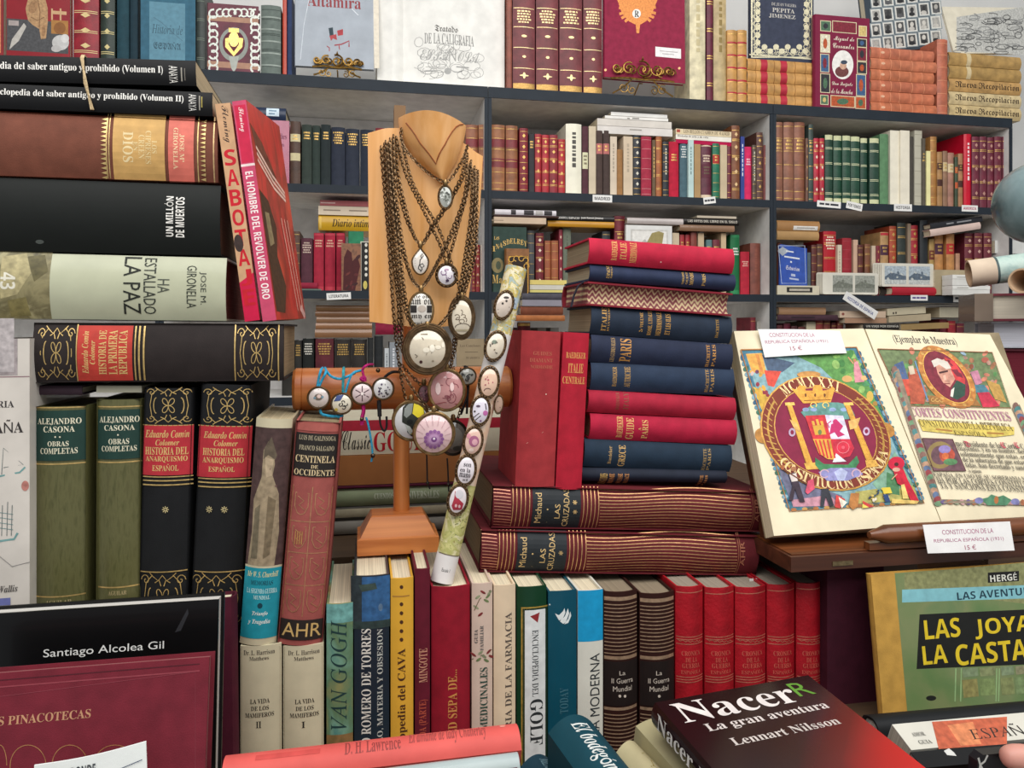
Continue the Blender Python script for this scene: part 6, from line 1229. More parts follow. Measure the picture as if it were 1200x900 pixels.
for j in range(nv):
    for i in range(nu): a = j*(nu+1)+i; fs += [(a, a+nu+1, a+nu+2, a+1), (o2+a, o2+a+1, o2+a+nu+2, o2+a+nu+1)]
edge = [i for i in range(nu+1)]+[j*(nu+1)+nu for j in range(1, nv+1)]+[nv*(nu+1)+i for i in range(nu-1, -1, -1)]+[j*(nu+1) for j in range(nv-1, 0, -1)]
fs += [(edge[k], edge[(k+1) % len(edge)], o2+edge[(k+1) % len(edge)], o2+edge[k]) for k in range(len(edge))]
mb.add(vs, fs, wdb); mb.tube([jq(452, 152, YBf-.006), jq(456, 180, YBf-.009), jq(463, 210, YBf-.0105), jq(471, 232, YBf-.012)], .0007, mat('7a4424', 'plain'), 5)
mb.build('breast_panel', js, smooth=40)
# neck: a bowed shield tapering to a point
L_ = [(0, 467, 138), (.12, 467, 146), (.35, 474, 168), (.6, 487, 189), (.85, 508, 207), (1, 518, 214)]
R_ = [(0, 546, 147), (.12, 546, 153), (.35, 542, 172), (.6, 535, 190), (.85, 525, 207), (1, 520, 214)]
def neck(u, v):
    lx, ly = interp(L_, v); rx, ry = interp(R_, v); s = (u+1)/2; x = lx+(rx-lx)*s; y = ly+(ry-ly)*s-(1-u*u)*max(0, 1-v*3)*13
    return x, y, YBf-.016-.034*(1-u*u)*(1-.75*v)
nu, nv = 16, 12; mb = MB(); F_ = [[jq(*neck(-1+2*i/nu, j/nv)) for i in range(nu+1)] for j in range(nv+1)]
vs = [p for r in F_ for p in r]; k = len(vs); vs += [Vector((p.x, jl((0, YBf+DY-.0145, 0)).y, p.z)) for r in F_ for p in r]; fs = []
for j in range(nv):
    for i in range(nu): a = j*(nu+1)+i; fs += [(a, a+nu+1, a+nu+2, a+1), (k+a, k+a+1, k+a+nu+2, k+a+nu+1)]
edge = [i for i in range(nu+1)]+[j*(nu+1)+nu for j in range(1, nv+1)]+[nv*(nu+1)+i for i in range(nu-1, -1, -1)]+[j*(nu+1) for j in range(nv-1, 0, -1)]
fs += [(edge[q], edge[(q+1) % len(edge)], k+edge[(q+1) % len(edge)], k+edge[q]) for q in range(len(edge))]
mb.add(vs, fs, wdb)
gl = []
for t in range(17):
    a = t/16; u = -.78+1.7*a; v = .02+.62*(1-abs(2*a-.88)/1.12)**1.15 if abs(2*a-.88) < 1.12 else .02; x, y, Y = neck(u, min(v, .66)); gl.append(jq(x, y, Y-.0002))
mb.tube(gl, .0008, mat('8a4a24', 'plain'), 5); mb.build('neck', js, smooth=40)
MB().box(*(jq(462, 150, YBf+.0)[:3]), *(jq(474, 131, YBf+.025)[:3]), mat('7a5f42', 'plain')).build('neck_block', js)
# ---------------------------------------------------------------- chains and pendants
chm = mat('705a42', 'metal'); brz = mat('6a543c', 'metal'); brass = mat('8a6f4a', 'metal')
def chain_mesh(pts, step=.0036, link=.0026, wid=.0018, wire=.0006, m=None):
    """oval links strung along a line of points"""
    m = m or chm; pts = [Vector(p) for p in pts]; seg = [(b-a).length for a, b in zip(pts, pts[1:])]; tot = sum(seg); n = max(2, int(tot/step)); mb = MB(); d = 0; i = 0; acc = 0
    for q in range(n):
        s = (q+.5)*tot/n
        while i < len(seg)-1 and acc+seg[i] < s: acc += seg[i]; i += 1
        p = pts[i].lerp(pts[i+1], min(1, (s-acc)/max(seg[i], 1e-9))); t = (pts[i+1]-pts[i]).normalized(); u = Vector((0, -1, 0)); u = (u-t*u.dot(t)).normalized(); w = t.cross(u)
        ang = math.radians(25 if q % 2 else 115); sdir = w*math.cos(ang)+u*math.sin(ang)
        mb.tube([p+t*(link*math.cos(a))+sdir*(wid*math.sin(a)) for a in [2*math.pi*j/8 for j in range(8)]], wire, m, 4, closed=True)
    return mb
def smooth_path(pts, n=10):
    out = []; P = [pts[0]]+list(pts)+[pts[-1]]
    for i in range(1, len(P)-2):
        a, b, c, d = (Vector(P[i-1]), Vector(P[i]), Vector(P[i+1]), Vector(P[i+2]))
        for k in range(n):
            t = k/n; out.append(.5*((2*b)+(c-a)*t+(2*a-5*b+4*c-d)*t*t+(3*b-a-3*c+d)*t**3))
    return out+[Vector(pts[-1])]
def medal(root, loc, rx, ry, face, deco, styl='plain', drop=False, rot=0, px=None, bez=None, nrm=None, dome=.28, nrot=0):
    """bezel and glass cabochon facing the viewer; deco in the photo's pixels around the centre px"""
    bez = bez or brz; n = 32
    def ol(a):
        x, z = rx*math.cos(a), ry*math.sin(a)
        if drop and z > 0: x *= (1-(z/ry)**1.6*.92)
        return x, z
    m = Matrix.Translation(loc) @ (nrm or Matrix()) @ Matrix.Rotation(rot-nrot, 4, 'Y')
    mb = MB(); pts = [ol(2*math.pi*i/n) for i in range(n)]; w = min(rx, ry)*.085+.0004
    mb.tube([(x, 0, z) for x, z in pts], w, bez, 6, closed=True)
    mb.prism([(x*1.0, z*1.0) for x, z in pts], .0004, .0022, bez)
    if styl == 'bead':
        k = int(2*math.pi*(rx+ry)/2/(w*3.0))
        for i in range(k):
            a = 2*math.pi*i/k; x, z = rx*1.1*math.cos(a), ry*1.1*math.sin(a); mb.lathe([(.0001, -w*.9), (w*.75, -w*.5), (w*.95, 0), (w*.75, w*.5), (.0001, w*.9)], bez, 6, (x, -.0002, z))
        mb.tube([(x*1.17, .0006, z*1.17) for x, z in pts], w*.55, bez, 5, closed=True)
    if styl == 'wide': mb.tube([(x*1.09, .0003, z*1.09) for x, z in pts], w*1.1, bez, 6, closed=True); mb.tube([(x*1.2, .0008, z*1.2) for x, z in pts], w*.9, bez, 6, closed=True)
    mb.build('bezel', root, smooth=50, matrix=m)
    h = min(rx, ry)*dome; r_in = .95; cb = MB(); vs = [(0, -h-.0006, 0)]; R = 5
    for j in range(1, R+1):
        f = j/R*r_in; vs += [(x*f, -.0006-h*(1-(j/R)**2), z*f) for x, z in pts]
    fs = [(0, 1+(i+1) % n, 1+i) for i in range(n)]+[(1+(j-1)*n+i, 1+(j-1)*n+(i+1) % n, 1+j*n+(i+1) % n, 1+j*n+i) for j in range(1, R) for i in range(n)]
    cb.add(vs, fs, mat(face, 'glass_dome') if isinstance(face, str) else face)
    if deco:
        sc = px[2]; ca, sa = math.cos(rot), math.sin(rot)
        def uv(p):
            dx, dy = (p[0]-px[0])*sc, (p[1]-px[1])*sc
            if rot: dx, dy = dx*ca+dy*sa, -dx*sa+dy*ca
            return (.5+dx/(2*rx), .5+dy/(2*ry))
        def surf(u, v, off):
            x, z = (u-.5)*2*rx, (.5-v)*2*ry; q = min(1, ((x/rx)**2+(z/ry)**2)/r_in**2); return (x, -.0007-h*(1-q)-off, z)
        decorate(cb, deco, 2*rx, 2*ry, surf, uv, (.06, .06))
    o = cb.build('cabochon', root, smooth=60, matrix=m)
    if hasattr(o.data, 'shade_smooth'): pass
    return m
def onbust(p):
    """keep a chain lying on the front of the bust instead of inside it"""
    x, y = proj(p); q = p.copy()
    if y < 384 and 429 < x < 567:
        u = (x-431)/133; v = max(0, min(1, (y-160)/220)); q.y = min(q.y, YBf+DY-.014*(1-(2*u-1)**2)-.006*v-.0045)
        if y < 214:
            w = max(0, (y-135)/79); a = interp(L_, min(1, w))[0]; b = interp(R_, min(1, w))[0]
            if a-2 < x < b+2: s = 2*(x-a)/max(1, b-a)-1; q.y = min(q.y, YBf+DY-.019-.034*max(0, 1-s*s)*(1-.75*w))
    return q
def px_scale(px, py, Y): return (Q(px+1, py, Y)-Q(px, py, Y)).length
YN = .966
def necklace(label, cx, cy, rx, ry, Y, left, right, face, deco, styl='plain', drop=False, bez=None, Yc=None, rot=0, bail=True, dbl=False):
    c = Q(cx, cy, Y); s = px_scale(cx, cy, Y); root = empty('necklace', loc=c); tag(root, label, 'necklace', 'necklaces on the wooden bust')
    medal(root, (0, 0, 0), rx*s, ry*s, face, deco, styl, drop, px=(cx, cy, s), bez=bez, rot=rot)
    t = Vector((0, .0005, ry*s+.004))
    if bail:
        b = MB(); b.lathe([(.0016, -.004), (.0026, -.002), (.0026, .002), (.0016, .004)], brass, 10, (0, .0005, ry*s+.0035)); b.build('bail', root, smooth=40)
    Yc = Yc or Y+.004
    for pts in (left, right, dbl and [(x+3.4, y+2, *z) for x, y, *z in left[:-1]]+[left[-1]], dbl and right and [(x-3.4, y+2, *z) for x, y, *z in right[:-1]]+[right[-1]]):
        if pts:
            P = [Q(x, y, Yc+(z[0] if z else 0))-c for x, y, *z in pts]+[t]; chain_mesh([onbust(p+c)-c for p in smooth_path(P)]).build('chain', root)
    return root
def spots(cx, cy, rx, ry, cols, n, seed, r0=.6, r1=1.8):
    r = random.Random(seed); out = []
    for i in range(n):
        a = r.uniform(0, 6.28); q = math.sqrt(r.random())*.85; out.append(('e', cx+rx*q*math.cos(a), cy+ry*q*math.sin(a), r.uniform(r0, r1), r.uniform(r0*.6, r1*.8), r.choice(cols), 'ink', r.uniform(0, 180)))
    return out
def curls(cx, cy, rx, ry, c, n, seed, w=.8):
    r = random.Random(seed); out = []
    for i in range(n):
        a = r.uniform(0, 6.28); q = math.sqrt(r.random())*.6; a0 = r.uniform(0, 360); out.append(('s', arc(cx+rx*q*math.cos(a), cy+ry*q*math.sin(a), r.uniform(1.5, .35*rx), r.uniform(1.5, .35*ry), a0, a0+r.uniform(150, 320), 9), w, c, 'ink'))
    return out
ink = '3a342f'
necklace('short chain with a small silvery oval pendant just under the wooden neck', 522, 231, 7.5, 12.5, .948, [(470, 152, .03), (472, 170, .01), (490, 192, 0), (508, 207, 0)], [(548, 170, .02), (543, 185, .005), (535, 200, 0), (527, 211, 0)], 'a9aca4', spots(522, 231, 7, 12, ['4a4c48', 'd8dad4', '6a6c64'], 22, 1), 'bead', Yc=.952)
necklace('chain with a white teardrop pendant showing a music clef', 492.5, 306, 9.5, 15.5, .962, [(461, 158, .012), (463, 200), (474, 250), (486, 278)], [(548, 180, .01), (544, 205), (528, 235), (507, 268), (497, 284)], 'dcd3c8', [('s', [(493, 317), (490, 315), (491, 311), (495, 309), (497, 312), (494, 314), (491.5, 311), (492, 305), (496, 300), (495, 297), (493, 300), (494.5, 316), (492.5, 318.5)], 1.0, '2a2a2c', 'ink')]+[('s', [(486, y), (501, y-1)], .4, '6a6864', 'ink') for y in (303, 306, 309, 312)], drop=True, dbl=True)
necklace('chain with a small round white pendant in a scalloped bronze rim', 523.5, 322.5, 11, 12, .961, [(464, 160, .012), (476, 205), (498, 250), (515, 285), (521, 302)], [(552, 188, .01), (549, 215), (538, 260), (530, 290), (525, 303)], 'dcd6da', curls(523, 323, 9, 9, '7a5a80', 4, 5)+[('e', 524, 329, 2, 1.6, '4a3a50'), ('e', 523, 316, 3, 1.2, 'b89ab0')], 'bead')
necklace('chain with a tall oval pendant printed with rows of old type', 493.5, 363, 14, 20.5, .955, [(457, 162, .012), (460, 220), (468, 280), (482, 325)], [(551, 192, .012), (547, 230), (530, 275), (505, 322)], 'd6d0c6', [('t', 'tie on', 485, 344.5, 502, 350, ink, 'F'), ('t', 'am on', 481, 350.5, 506, 357, ink, 'F'), ('r', 481, 358, 488, 366.5, '2a2624'), ('e', 494, 362, 5, 4, 'b0a498'), ('r', 500, 358, 506, 366.5, '2a2624'), ('t', 'my en', 482, 368.5, 506, 374.5, ink, 'F'), ('t', 'qui fe', 484, 376.5, 503, 382, ink, 'F')], bez=brass, dbl=True)
necklace('chain with a tall cream oval pendant of a curling line drawing, in a roped rim', 541, 372, 12.5, 21, .955, [(470, 160, .012), (484, 215), (515, 270), (536, 330)], [(560, 200, .012), (559, 230), (553, 280), (545, 335)], 'd8ccb6', curls(541, 372, 10, 16, '6a5a4a', 6, 9, .7)+[('s', arc(542, 384, 9, 5, 180, 360), .7, '5a4a3c', 'ink'), ('r', 534, 386, 549, 388, 'b0a488')], 'wide')
necklace('long chain with the largest round cream pendant at the bust\'s lower edge', 501, 409, 23, 24, .95, [(452, 165, .014), (458, 230, .002), (466, 300), (474, 360), (486, 384)], [(556, 195, .014), (556, 240), (548, 300), (538, 350), (512, 384)], 'd6cab4', [('e', 499, 410, 4, 3, 'e6ddca'), ('e', 506, 408, 3, 4.4, 'e9e1d0'), ('e', 513, 407, 3.4, 2.4, 'e6ddca'), ('e', 519, 404, 2, 3.4, 'e6ddca'), ('s', [(499, 416), (502, 405), (505, 414), (509, 404)], .8, '8a7f6c', 'ink'), ('e', 493, 424, 1.8, 1.8, '4a2c2a'), ('s', [(486, 415), (489, 417), (487, 419)], .8, '5a4c40', 'ink'), ('s', [(494, 395), (496, 398)], .8, '6a5a4a', 'ink'), ('e', 507, 423, 1.4, 1, 'a09078'), ('r', 493, 391, 501, 392, '8a7a66')], 'wide', dbl=True)
necklace('long chain with a large rose-pink oval glass pendant', 523.5, 457, 20.5, 23.5, .968, [(450, 170, .014), (456, 260), (466, 350), (471, 410), (505, 431)], [(558, 200, .014), (558, 290), (543, 350), (535, 400), (528, 430)], 'c08a88', curls(523, 457, 17, 20, '8a4a52', 9, 13, .8)+[('e', 513, 455, 3, 7, 'e8ccc8'), ('e', 529, 453, 2.4, 5, 'e2c4c0'), ('e', 526, 440, 4, 3, 'd49a9a'), ('s', [(506, 474), (520, 471), (538, 474)], .9, '8a4448', 'ink')], bez=brass, Yc=.978, dbl=True)
necklace('round pendant with a yellow and black skull left of the pink ones', 482, 493, 21, 22.5, .972, [(446, 175, .014), (455, 280), (463, 390), (475, 466)], None, 'c9c8c8', [('p', [(471, 487), (472, 477), (478, 471), (488, 470), (496, 476), (498, 486), (495, 494), (493, 500), (494, 508), (490, 512), (482, 511), (477, 506), (476, 497), (471, 494)], '23261f'), ('p', [(473, 486), (474, 478), (479, 473), (484, 472), (482, 484), (476, 489)], '7d817c'), ('p', [(483, 484), (485, 472), (490, 471), (496, 477), (497, 487), (489, 489)], 'cdbb24'), ('p', [(474, 496), (480, 499), (484, 505), (480, 509), (477, 504)], 'a9ada8'), ('p', [(488, 499), (493, 497), (492, 509), (487, 510)], '9a8d28'), ('e', 480, 493.5, 3.6, 3, '0c0e0c'), ('e', 491, 492.5, 3, 2.8, '0c0e0c'), ('p', [(486, 495), (488.5, 501), (483.5, 501)], '0c0e0c'), ('s', [(480, 505), (492, 505)], .8, 'c9bd6a', 'ink'), ('s', [(481, 508), (491, 508)], .8, 'c9bd6a', 'ink')], bez=brass, Yc=.985)
necklace('round pendant with a violet flower in a pale pink field, below the rose oval', 508.5, 508, 23, 24, .955, [(469, 432, .02), (488, 462, .006), (503, 478)], [(532, 430, .01), (528, 450, .008), (513, 480)], 'd8b8b8', [('e', 508, 514, 11, 10.5, 'a87aa4')]+[('e', 508+10*math.cos(a), 514+9.6*math.sin(a), 2, 2, '8a5a8e') for a in [i*.48 for i in range(13)]]+[('e', 508, 514, 6.5, 6, 'b890b4'), ('e', 508, 514, 3.4, 3.2, '7a4a84'), ('e', 508, 513, 1.4, 1.4, 'e8dce4')]+[('s', [(508+13*math.cos(a), 510+12*math.sin(a)), (508+21*math.cos(a), 508+21*math.sin(a))], .5, 'b08a90', 'ink') for a in [i*.42 for i in range(15)]], bez=brass, Yc=.968)
necklace('dark glass watch-like pendant half hidden behind the violet flower one', 531, 513, 16.5, 19.5, .984, [(540, 432, .012), (541, 470, .008), (536, 491)], None, '5c5752', [('e', 531, 513, 11, 13, '6c6862'), ('s', [(531, 501), (531, 513), (538, 518)], .8, 'b0aaa0', 'ink'), ('e', 536, 525, 6, 3, '3c3a36')], bez=mat('3c342c', 'metal'), Yc=.99)
necklace('small dark pink pendant half hidden behind the rose oval', 497, 462, 6.5, 10.5, .984, [(468, 425, .012), (482, 440), (494, 451)], None, '7a5058', spots(497, 462, 6, 9, ['a8707a', '4a3038'], 12, 3), Yc=.99)
def cordmesh(pts, r, c): return MB().tube(smooth_path(pts, 6), r, mat(c, 'cord'), 6)
# bracelets tied along the crossbar: cord loops over the bar plus a round medallion
bt, bf = Q(400, 433, YJ+.035).z, YJ+.035
def bracelet(label, cx, cy, rx, ry, Y, cords, face, deco, bez=None, charms=()):
    c = Q(cx, cy, Y); s = px_scale(cx, cy, Y); root = empty('bracelet', loc=c); tag(root, label, 'bracelet', 'cord bracelets on the crossbar')
    medal(root, (0, 0, 0), rx*s, ry*s, face, deco, px=(cx, cy, s), bez=bez)
    for col, r, pts in cords: cordmesh([Q(x, y, Y+.003+(z[0] if z else 0))-c for x, y, *z in pts], r, col).build('cord', root, smooth=60)
    for col, x, y, r in charms:
        p = Q(x, y, Y)-c; MB().lathe([(.0003, -r), (r*.7, -r*.7), (r, 0), (r*.7, r*.7), (.0003, r)], mat(col, 'metal'), 10, p).build('bead', root, smooth=60)
    return root
bl_, tq, mg, bk = '2f9ac0', '2f8f9a', 'b01a6a', '1d1a1c'
YM = .988
bracelet('round medallion with a small figure on bright blue cord, first from the bar\'s left end', 373.5, 466, 12.5, 12.5, YM, [(bl_, .0014, [(378, 431, .03), (376, 434), (373, 446), (372, 453)]), (bl_, .0014, [(381, 431, .03), (382, 436), (377, 446), (374, 453)]), (bl_, .0014, [(382, 434, .01), (388, 441), (398, 444), (408, 441), (416, 437, .01)]), (bl_, .0016, [(375, 480), (377, 485), (383, 487), (392, 488), (400, 487)])], 'ccc0bc', [('e', 373.5, 465, 5, 4, '6a6058'), ('e', 374, 464, 2.4, 2.2, 'c9b0a8'), ('s', [(373.5, 456), (373.5, 477)], .8, '5a5050', 'ink'), ('e', 369, 466, 1.5, 1.5, '6a8a9a'), ('e', 378, 465, 1.5, 1.5, '6a8a9a')])
bracelet('round cream medallion with a dark spiral on teal cord, second from the bar\'s left end', 400.5, 473, 12, 12, YM-.002, [(tq, .0016, [(403, 431, .03), (402.5, 436), (402, 450), (402, 460)]), (bl_, .0014, [(424, 434, .012), (414, 437), (409, 446), (405, 460)]), (bl_, .0013, [(402, 486), (398, 489), (394, 488)])], 'd4ccb8', curls(401, 474, 8, 8, '2a2624', 5, 21, 1)+[('p', [(391, 470), (395, 463), (403, 462), (399, 469)], '3a4a7a'), ('e', 394, 480, 2, 2, 'c9b050')])
bracelet('round pink clock-like medallion on magenta cord, third from the bar\'s left end', 424.5, 461, 12.5, 12.5, YM, [(mg, .0014, [(437, 427, .02), (430, 428), (425, 433), (426, 441), (425, 448)]), (mg, .0018, [(426, 446), (423, 444), (427, 442), (428, 447)]), (mg, .0022, [(425.5, 474), (426, 482), (424.5, 489), (424, 498)]), (bl_, .0012, [(429, 489), (432, 500), (435.5, 520), (436.5, 533), (435, 541)])], 'd6c2c2', [('s', [(424.5+2*math.cos(a), 461+2*math.sin(a)), (424.5+9*math.cos(a), 461+9*math.sin(a))], 1.2, '5a444a', 'ink') for a in [i*math.pi/3+.52 for i in range(6)]]+[('e', 424.5, 461, 1.8, 1.8, 'e8dcd8')], charms=(('5a4a3c', 424, 491, .0022), ('4a4038', 437, 534, .0026)))
bracelet('round white medallion with purple and black spots on black cord, beside the pink one', 449, 455.5, 12, 12.5, YM+.002, [(bk, .0016, [(468, 436, .02), (460, 436), (453, 440), (450, 444)]), (bk, .0024, [(444, 469), (444.5, 478), (445, 488)]), (bk, .0012, [(445, 488), (446, 498), (450, 505), (453, 500), (453, 488)])], 'dcdad8', spots(449, 456, 10, 10, ['3a2a4a', '2a2626', '4a3a5a'], 20, 8, .5, 1.7), charms=(('5a4632', 443, 434, .0026),))
bracelet('small grey round medallion on black cord, between the rose oval and the map roll', 547.5, 441, 10, 9.5, .99, [(bk, .002, [(545, 430, .01), (547, 431), (549, 433)]), (bk, .0013, [(548, 451), (548, 462), (544, 475), (540, 486)]), (bk, .0013, [(549, 451), (548, 465), (547, 485)])], 'b4b4ac', curls(547, 441, 8, 7, '3a3a38', 5, 31, .8)+spots(547, 441, 8, 7, ['4a4a48'], 8, 4))
for lab, pts, end in (('thin black cord with a bead hanging below the violet pendant', [(500, 531), (500.5, 550), (501, 566)], (504, 573)), ('thin dark chain-like cord hanging right of the violet pendant', [(524, 537), (525, 552), (525.5, 568)], (526, 576))):
    c = Q(*pts[0], .985); o = cordmesh([Q(x, y, .985) for x, y in pts+[end]], .0009, '1f1a1a'); e_ = empty('hanging_cord', loc=c); tag(e_, lab, 'cord', 'hanging cords')
    k = o.build('cord', e_, smooth=60); k.location = -c; MB().lathe([(.0002, -.0022), (.0019, -.0012), (.0019, .0012), (.0002, .0022)], mat('3a3430', 'metal'), 8, Q(*pts[-1], .984)-c).build('bead', e_, smooth=60)
# ---------------------------------------------------------------- rolled map with oval brooches
Q = Q0
T0, T1 = Q(517.5, 681, .822), Q(605, 314, .852); ax = T1-T0; TL_ = ax.length; zq = ax.normalized(); xq = Vector((1, 0, 0)); xq = (xq-zq*xq.dot(zq)).normalized(); yq = zq.cross(xq)
tm = Matrix(((xq.x, yq.x, zq.x, T0.x), (xq.y, yq.y, zq.y, T0.y), (xq.z, yq.z, zq.z, T0.z), (0, 0, 0, 1))); rr = .0123
root = empty('rolled_map', tm); tag(root, 'slim rolled paper map leaning between the necklaces and the red guidebooks', 'map')
my = blotch('map_yellow', ['d8c878', 'e6e0c8', 'c9b04a', '9ab0b0', 'dcd4b0'], 90, dist=1.2); mg_ = blotch('map_green', ['8f9a50', 'c9c484', 'a8a860', 'd8d0a4', '8a9a6a'], 70, dist=1); mw_ = mat('dcd8d4', 'paper'); mp_ = blotch('map_peach', ['d8b090', 'e0ccb8', 'c89a78'], 60)
segs = [(0, .085, mw_), (.085, .30, mg_), (.30, .63, mp_), (.63, .78, mw_), (.78, 1, my)]; n = 24; mb = MB()
for a, b, m_ in segs: mb.add([(rr*math.cos(2*math.pi*j/n), rr*math.sin(2*math.pi*j/n), z*TL_) for z in (a, b) for j in range(n)], [(j, (j+1) % n, n+(j+1) % n, n+j) for j in range(n)], m_)
mb.add([(r*math.cos(2*math.pi*j/n), r*math.sin(2*math.pi*j/n), z) for r, z in ((rr, 0), (rr*.6, .0), (rr*.6, TL_), (rr, TL_)) for j in range(n)], [(i*n+j, i*n+(j+1) % n, (i+1)*n+(j+1) % n, (i+1)*n+j) for i in range(3) for j in range(n)], mw_)
tsf = lambda u, v, off: ((rr+off)*math.sin((u-.5)*2.4), -(rr+off)*math.cos((u-.5)*2.4), (1-v)*TL_)
r = random.Random(3); it = [('t%', 'Escala 1', .35, .955, .65, .965, '4a4a4a', 'S'), ('r%', .05, .913, .95, .916, '6a6050')]
for i in range(26): it.append(('s%', [(r.uniform(.05, .9), v_), (r.uniform(.1, .95), v_+.006)], .03, r.choice(['6a6a30', '8a7a3a', '5a6a4a']), 'ink') if (v_ := r.uniform(.72, .9)) else None)
for i in range(16): it.append(('s%', [(r.uniform(.05, .9), v_), (r.uniform(.1, .95), v_+.005)], .03, r.choice(['8a8a4a', '7a9aa8', 'a87a3a']), 'ink') if (v_ := r.uniform(.02, .2)) else None)
it += [('r%', .2, .1, .85, .135, 'a8b8c4'), ('r%', .3, .107, .7, .11, '6a7a8a'), ('r%', .3, .118, .75, .121, '6a7a8a')]
decorate(mb, it, rr*2, TL_, tsf); mb.build('sheet', root, smooth=50)
def brooch(label, cx, cy, rx, ry, rot, face, deco, styl='bead', side=0):
    # on the roll's front surface at this height
    best = min((abs(proj(T0+zq*(t*TL_/200))[1]-cy), t) for t in range(201))[1]; ctr = T0+zq*(best*TL_/200); Y = ctr.y-rr-.0042+side; c = Q(cx, cy, Y); s = px_scale(cx, cy, Y); b = empty('oval_brooch', loc=c); tag(b, label, 'brooch', 'oval brooches on the rolled map')
    medal(b, (0, 0, 0), rx*s, ry*s*1.06, face, deco, styl, rot=math.radians(rot), px=(cx, cy, s), nrm=tm.to_3x3().to_4x4(), nrot=math.radians(13.5)); return b
brooch('topmost oval brooch on the map roll, beige with small black marks', 590.5, 357.5, 9.5, 14.5, 18, 'cbbcae', [('e', 593, 349, 3.4, 1.4, ink), ('e', 588.5, 356, 1.3, 1.3, ink), ('e', 593, 353, 1.3, 1.3, ink), ('s', [(583, 363), (597, 360)], .7, '6a5c54', 'ink'), ('s', [(583, 367), (596, 365)], .7, '6a5c54', 'ink')])
brooch('second oval brooch from the top of the map roll, cream with a grey-green blot', 580.5, 405.5, 10.5, 15, 18, 'd4c8b4', [('e', 579, 401, 3, 2.4, '7a8474')]+spots(580, 408, 8, 9, ['5a5048', '8a7a64'], 9, 6, .5, 1.2))
brooch('third oval brooch from the top of the map roll, plain peach with pink spots', 573, 448, 10.5, 15.5, 8, 'dcb8a0', spots(573, 446, 7, 10, ['b0606a', 'a05a62'], 6, 7, .8, 1.4)+[('s', arc(571, 458, 4, 3, 180, 330), .8, '6a4a44', 'ink')])
brooch('fourth oval brooch down the map roll, white with pink and dark marks', 563, 481, 10, 14.5, 6, 'd8d2dc', [('e', 560, 476, 2.4, 1.4, '5a4a5a'), ('e', 568.5, 484, 3, 3, 'b868a0'), ('s', [(555, 489), (561, 484)], 1, ink, 'ink'), ('s', [(557, 492), (563, 487)], 1, ink, 'ink'), ('s', [(568.5, 473), (569.5, 480)], 1.2, '3a343c', 'ink'), ('e', 556, 482, 1.1, 1.1, ink), ('e', 563, 493, 1.2, 1, '7a5a84')])
brooch('fifth oval brooch from the top of the map roll, rosy with a mauve ring', 554.5, 517, 10, 14.5, 10, 'd8b4a4', [('e', 555, 517, 6, 6.5, '9a5a78'), ('e', 556, 518, 3.4, 3.6, 'c898a0'), ('e', 552, 527, 3, 2, 'e4ccc0'), ('e', 549, 511, 2.4, 3, 'c88a94')])
brooch('sixth oval brooch from the top of the map roll, white with lines of dark lettering', 546, 551, 10.5, 15, 8, 'dcd4d8', [('t', 'son', 543, 543, 552, 547, '3a343c', 'B'), ('t', 'en la', 539, 548, 551, 553, '3a343c', 'B'), ('t', 'mano', 538, 554, 551, 559, '3a343c', 'B'), ('t', 'si', 542, 560.5, 548, 563, '3a343c', 'B')])
brooch('lowest oval brooch on the map roll, white with a red figure', 536.5, 585.5, 10.5, 15, 12, 'd8ced0', [('p', [(529, 592), (532, 583), (533, 575), (537, 584), (543, 590), (541, 597), (531, 597)], 'a03040'), ('e', 538, 579, 5, 5, 'c0bcc0'), ('e', 534, 592, 1.4, 2, 'd8b0b0'), ('e', 538, 593, 1.4, 2, 'd8b0b0')])
brooch('small dark-rimmed brooch at the right edge of the map roll before the bar\'s end', 584.5, 474, 4.5, 9, 6, 'a88a78', [('s', [(583, 470), (586, 478)], .7, ink, 'ink')], side=.006)
# ---------------------------------------------------------------- open illuminated book on its wooden bookstand
wk = wood('341b11', '5a3220', 'x', 'dark_wood', .35); wk2 = wood('40210f', '7a4524', 'x', 'dark_wood_top', .3)
YL1 = .765; e0 = Q(927, 660, YL1)
st = empty('bookstand', loc=(e0.x+.16, YL1, 1.1337)); tag(st, 'dark carved wooden bookstand holding the open illuminated book', 'bookstand'); s0 = -.16
MB().box(s0, 0, 0, .26, .2, .0165, wk).build('base', st)
MB().box(s0+.004, .006, .0168, .25, .19, .0178, wk2).build('base_panel', st)
MB().box(s0+.05, -.0008, .004, s0+.075, -.0001, .009, mat('8a7a5a', 'metal')).build('hinge', st)
la, lb = Q(1015, 633, YL1+.008)-st.location, Vector((.27, .008, 0)); zc = .035
sec = [(la.x, .004), (la.x+.012, .0075), (la.x+.02, .0105), (.262, .0105), (.27, .008)]; n = 14
mb = MB(); mb.add([(x, .003+r*math.cos(2*math.pi*j/n), zc+r*math.sin(2*math.pi*j/n)) for x, r in sec for j in range(n)], [(i*n+j, i*n+(j+1) % n, (i+1)*n+(j+1) % n, (i+1)*n+j) for i in range(len(sec)-1) for j in range(n)]+[tuple(range(n)), tuple(reversed(range((len(sec)-1)*n, len(sec)*n)))], wk2); mb.build('ledge_rail', st, smooth=40)
BLp, BRp = Q(905, 629, .80), Q(1255, 603, .80); TLp = Q(862, 390, .898)
zd = (TLp-BLp); zd = Vector((0, zd.y, zd.z)).normalized(); nd = zd.cross(Vector((1, 0, 0)))
bk_ = MB(); o = BLp-st.location+nd*.034-zd*.012; X0, X1 = .01, BRp.x-BLp.x-.02
def slab(mb, o, x0, x1, h, t, m): mb.add([o+Vector((x, 0, 0))+zd*z+nd*d for d in (0, t) for z in (0, h) for x in (x0, x1)], [(0, 1, 3, 2), (4, 6, 7, 5), (0, 4, 5, 1), (2, 3, 7, 6), (0, 2, 6, 4), (1, 5, 7, 3)], m)
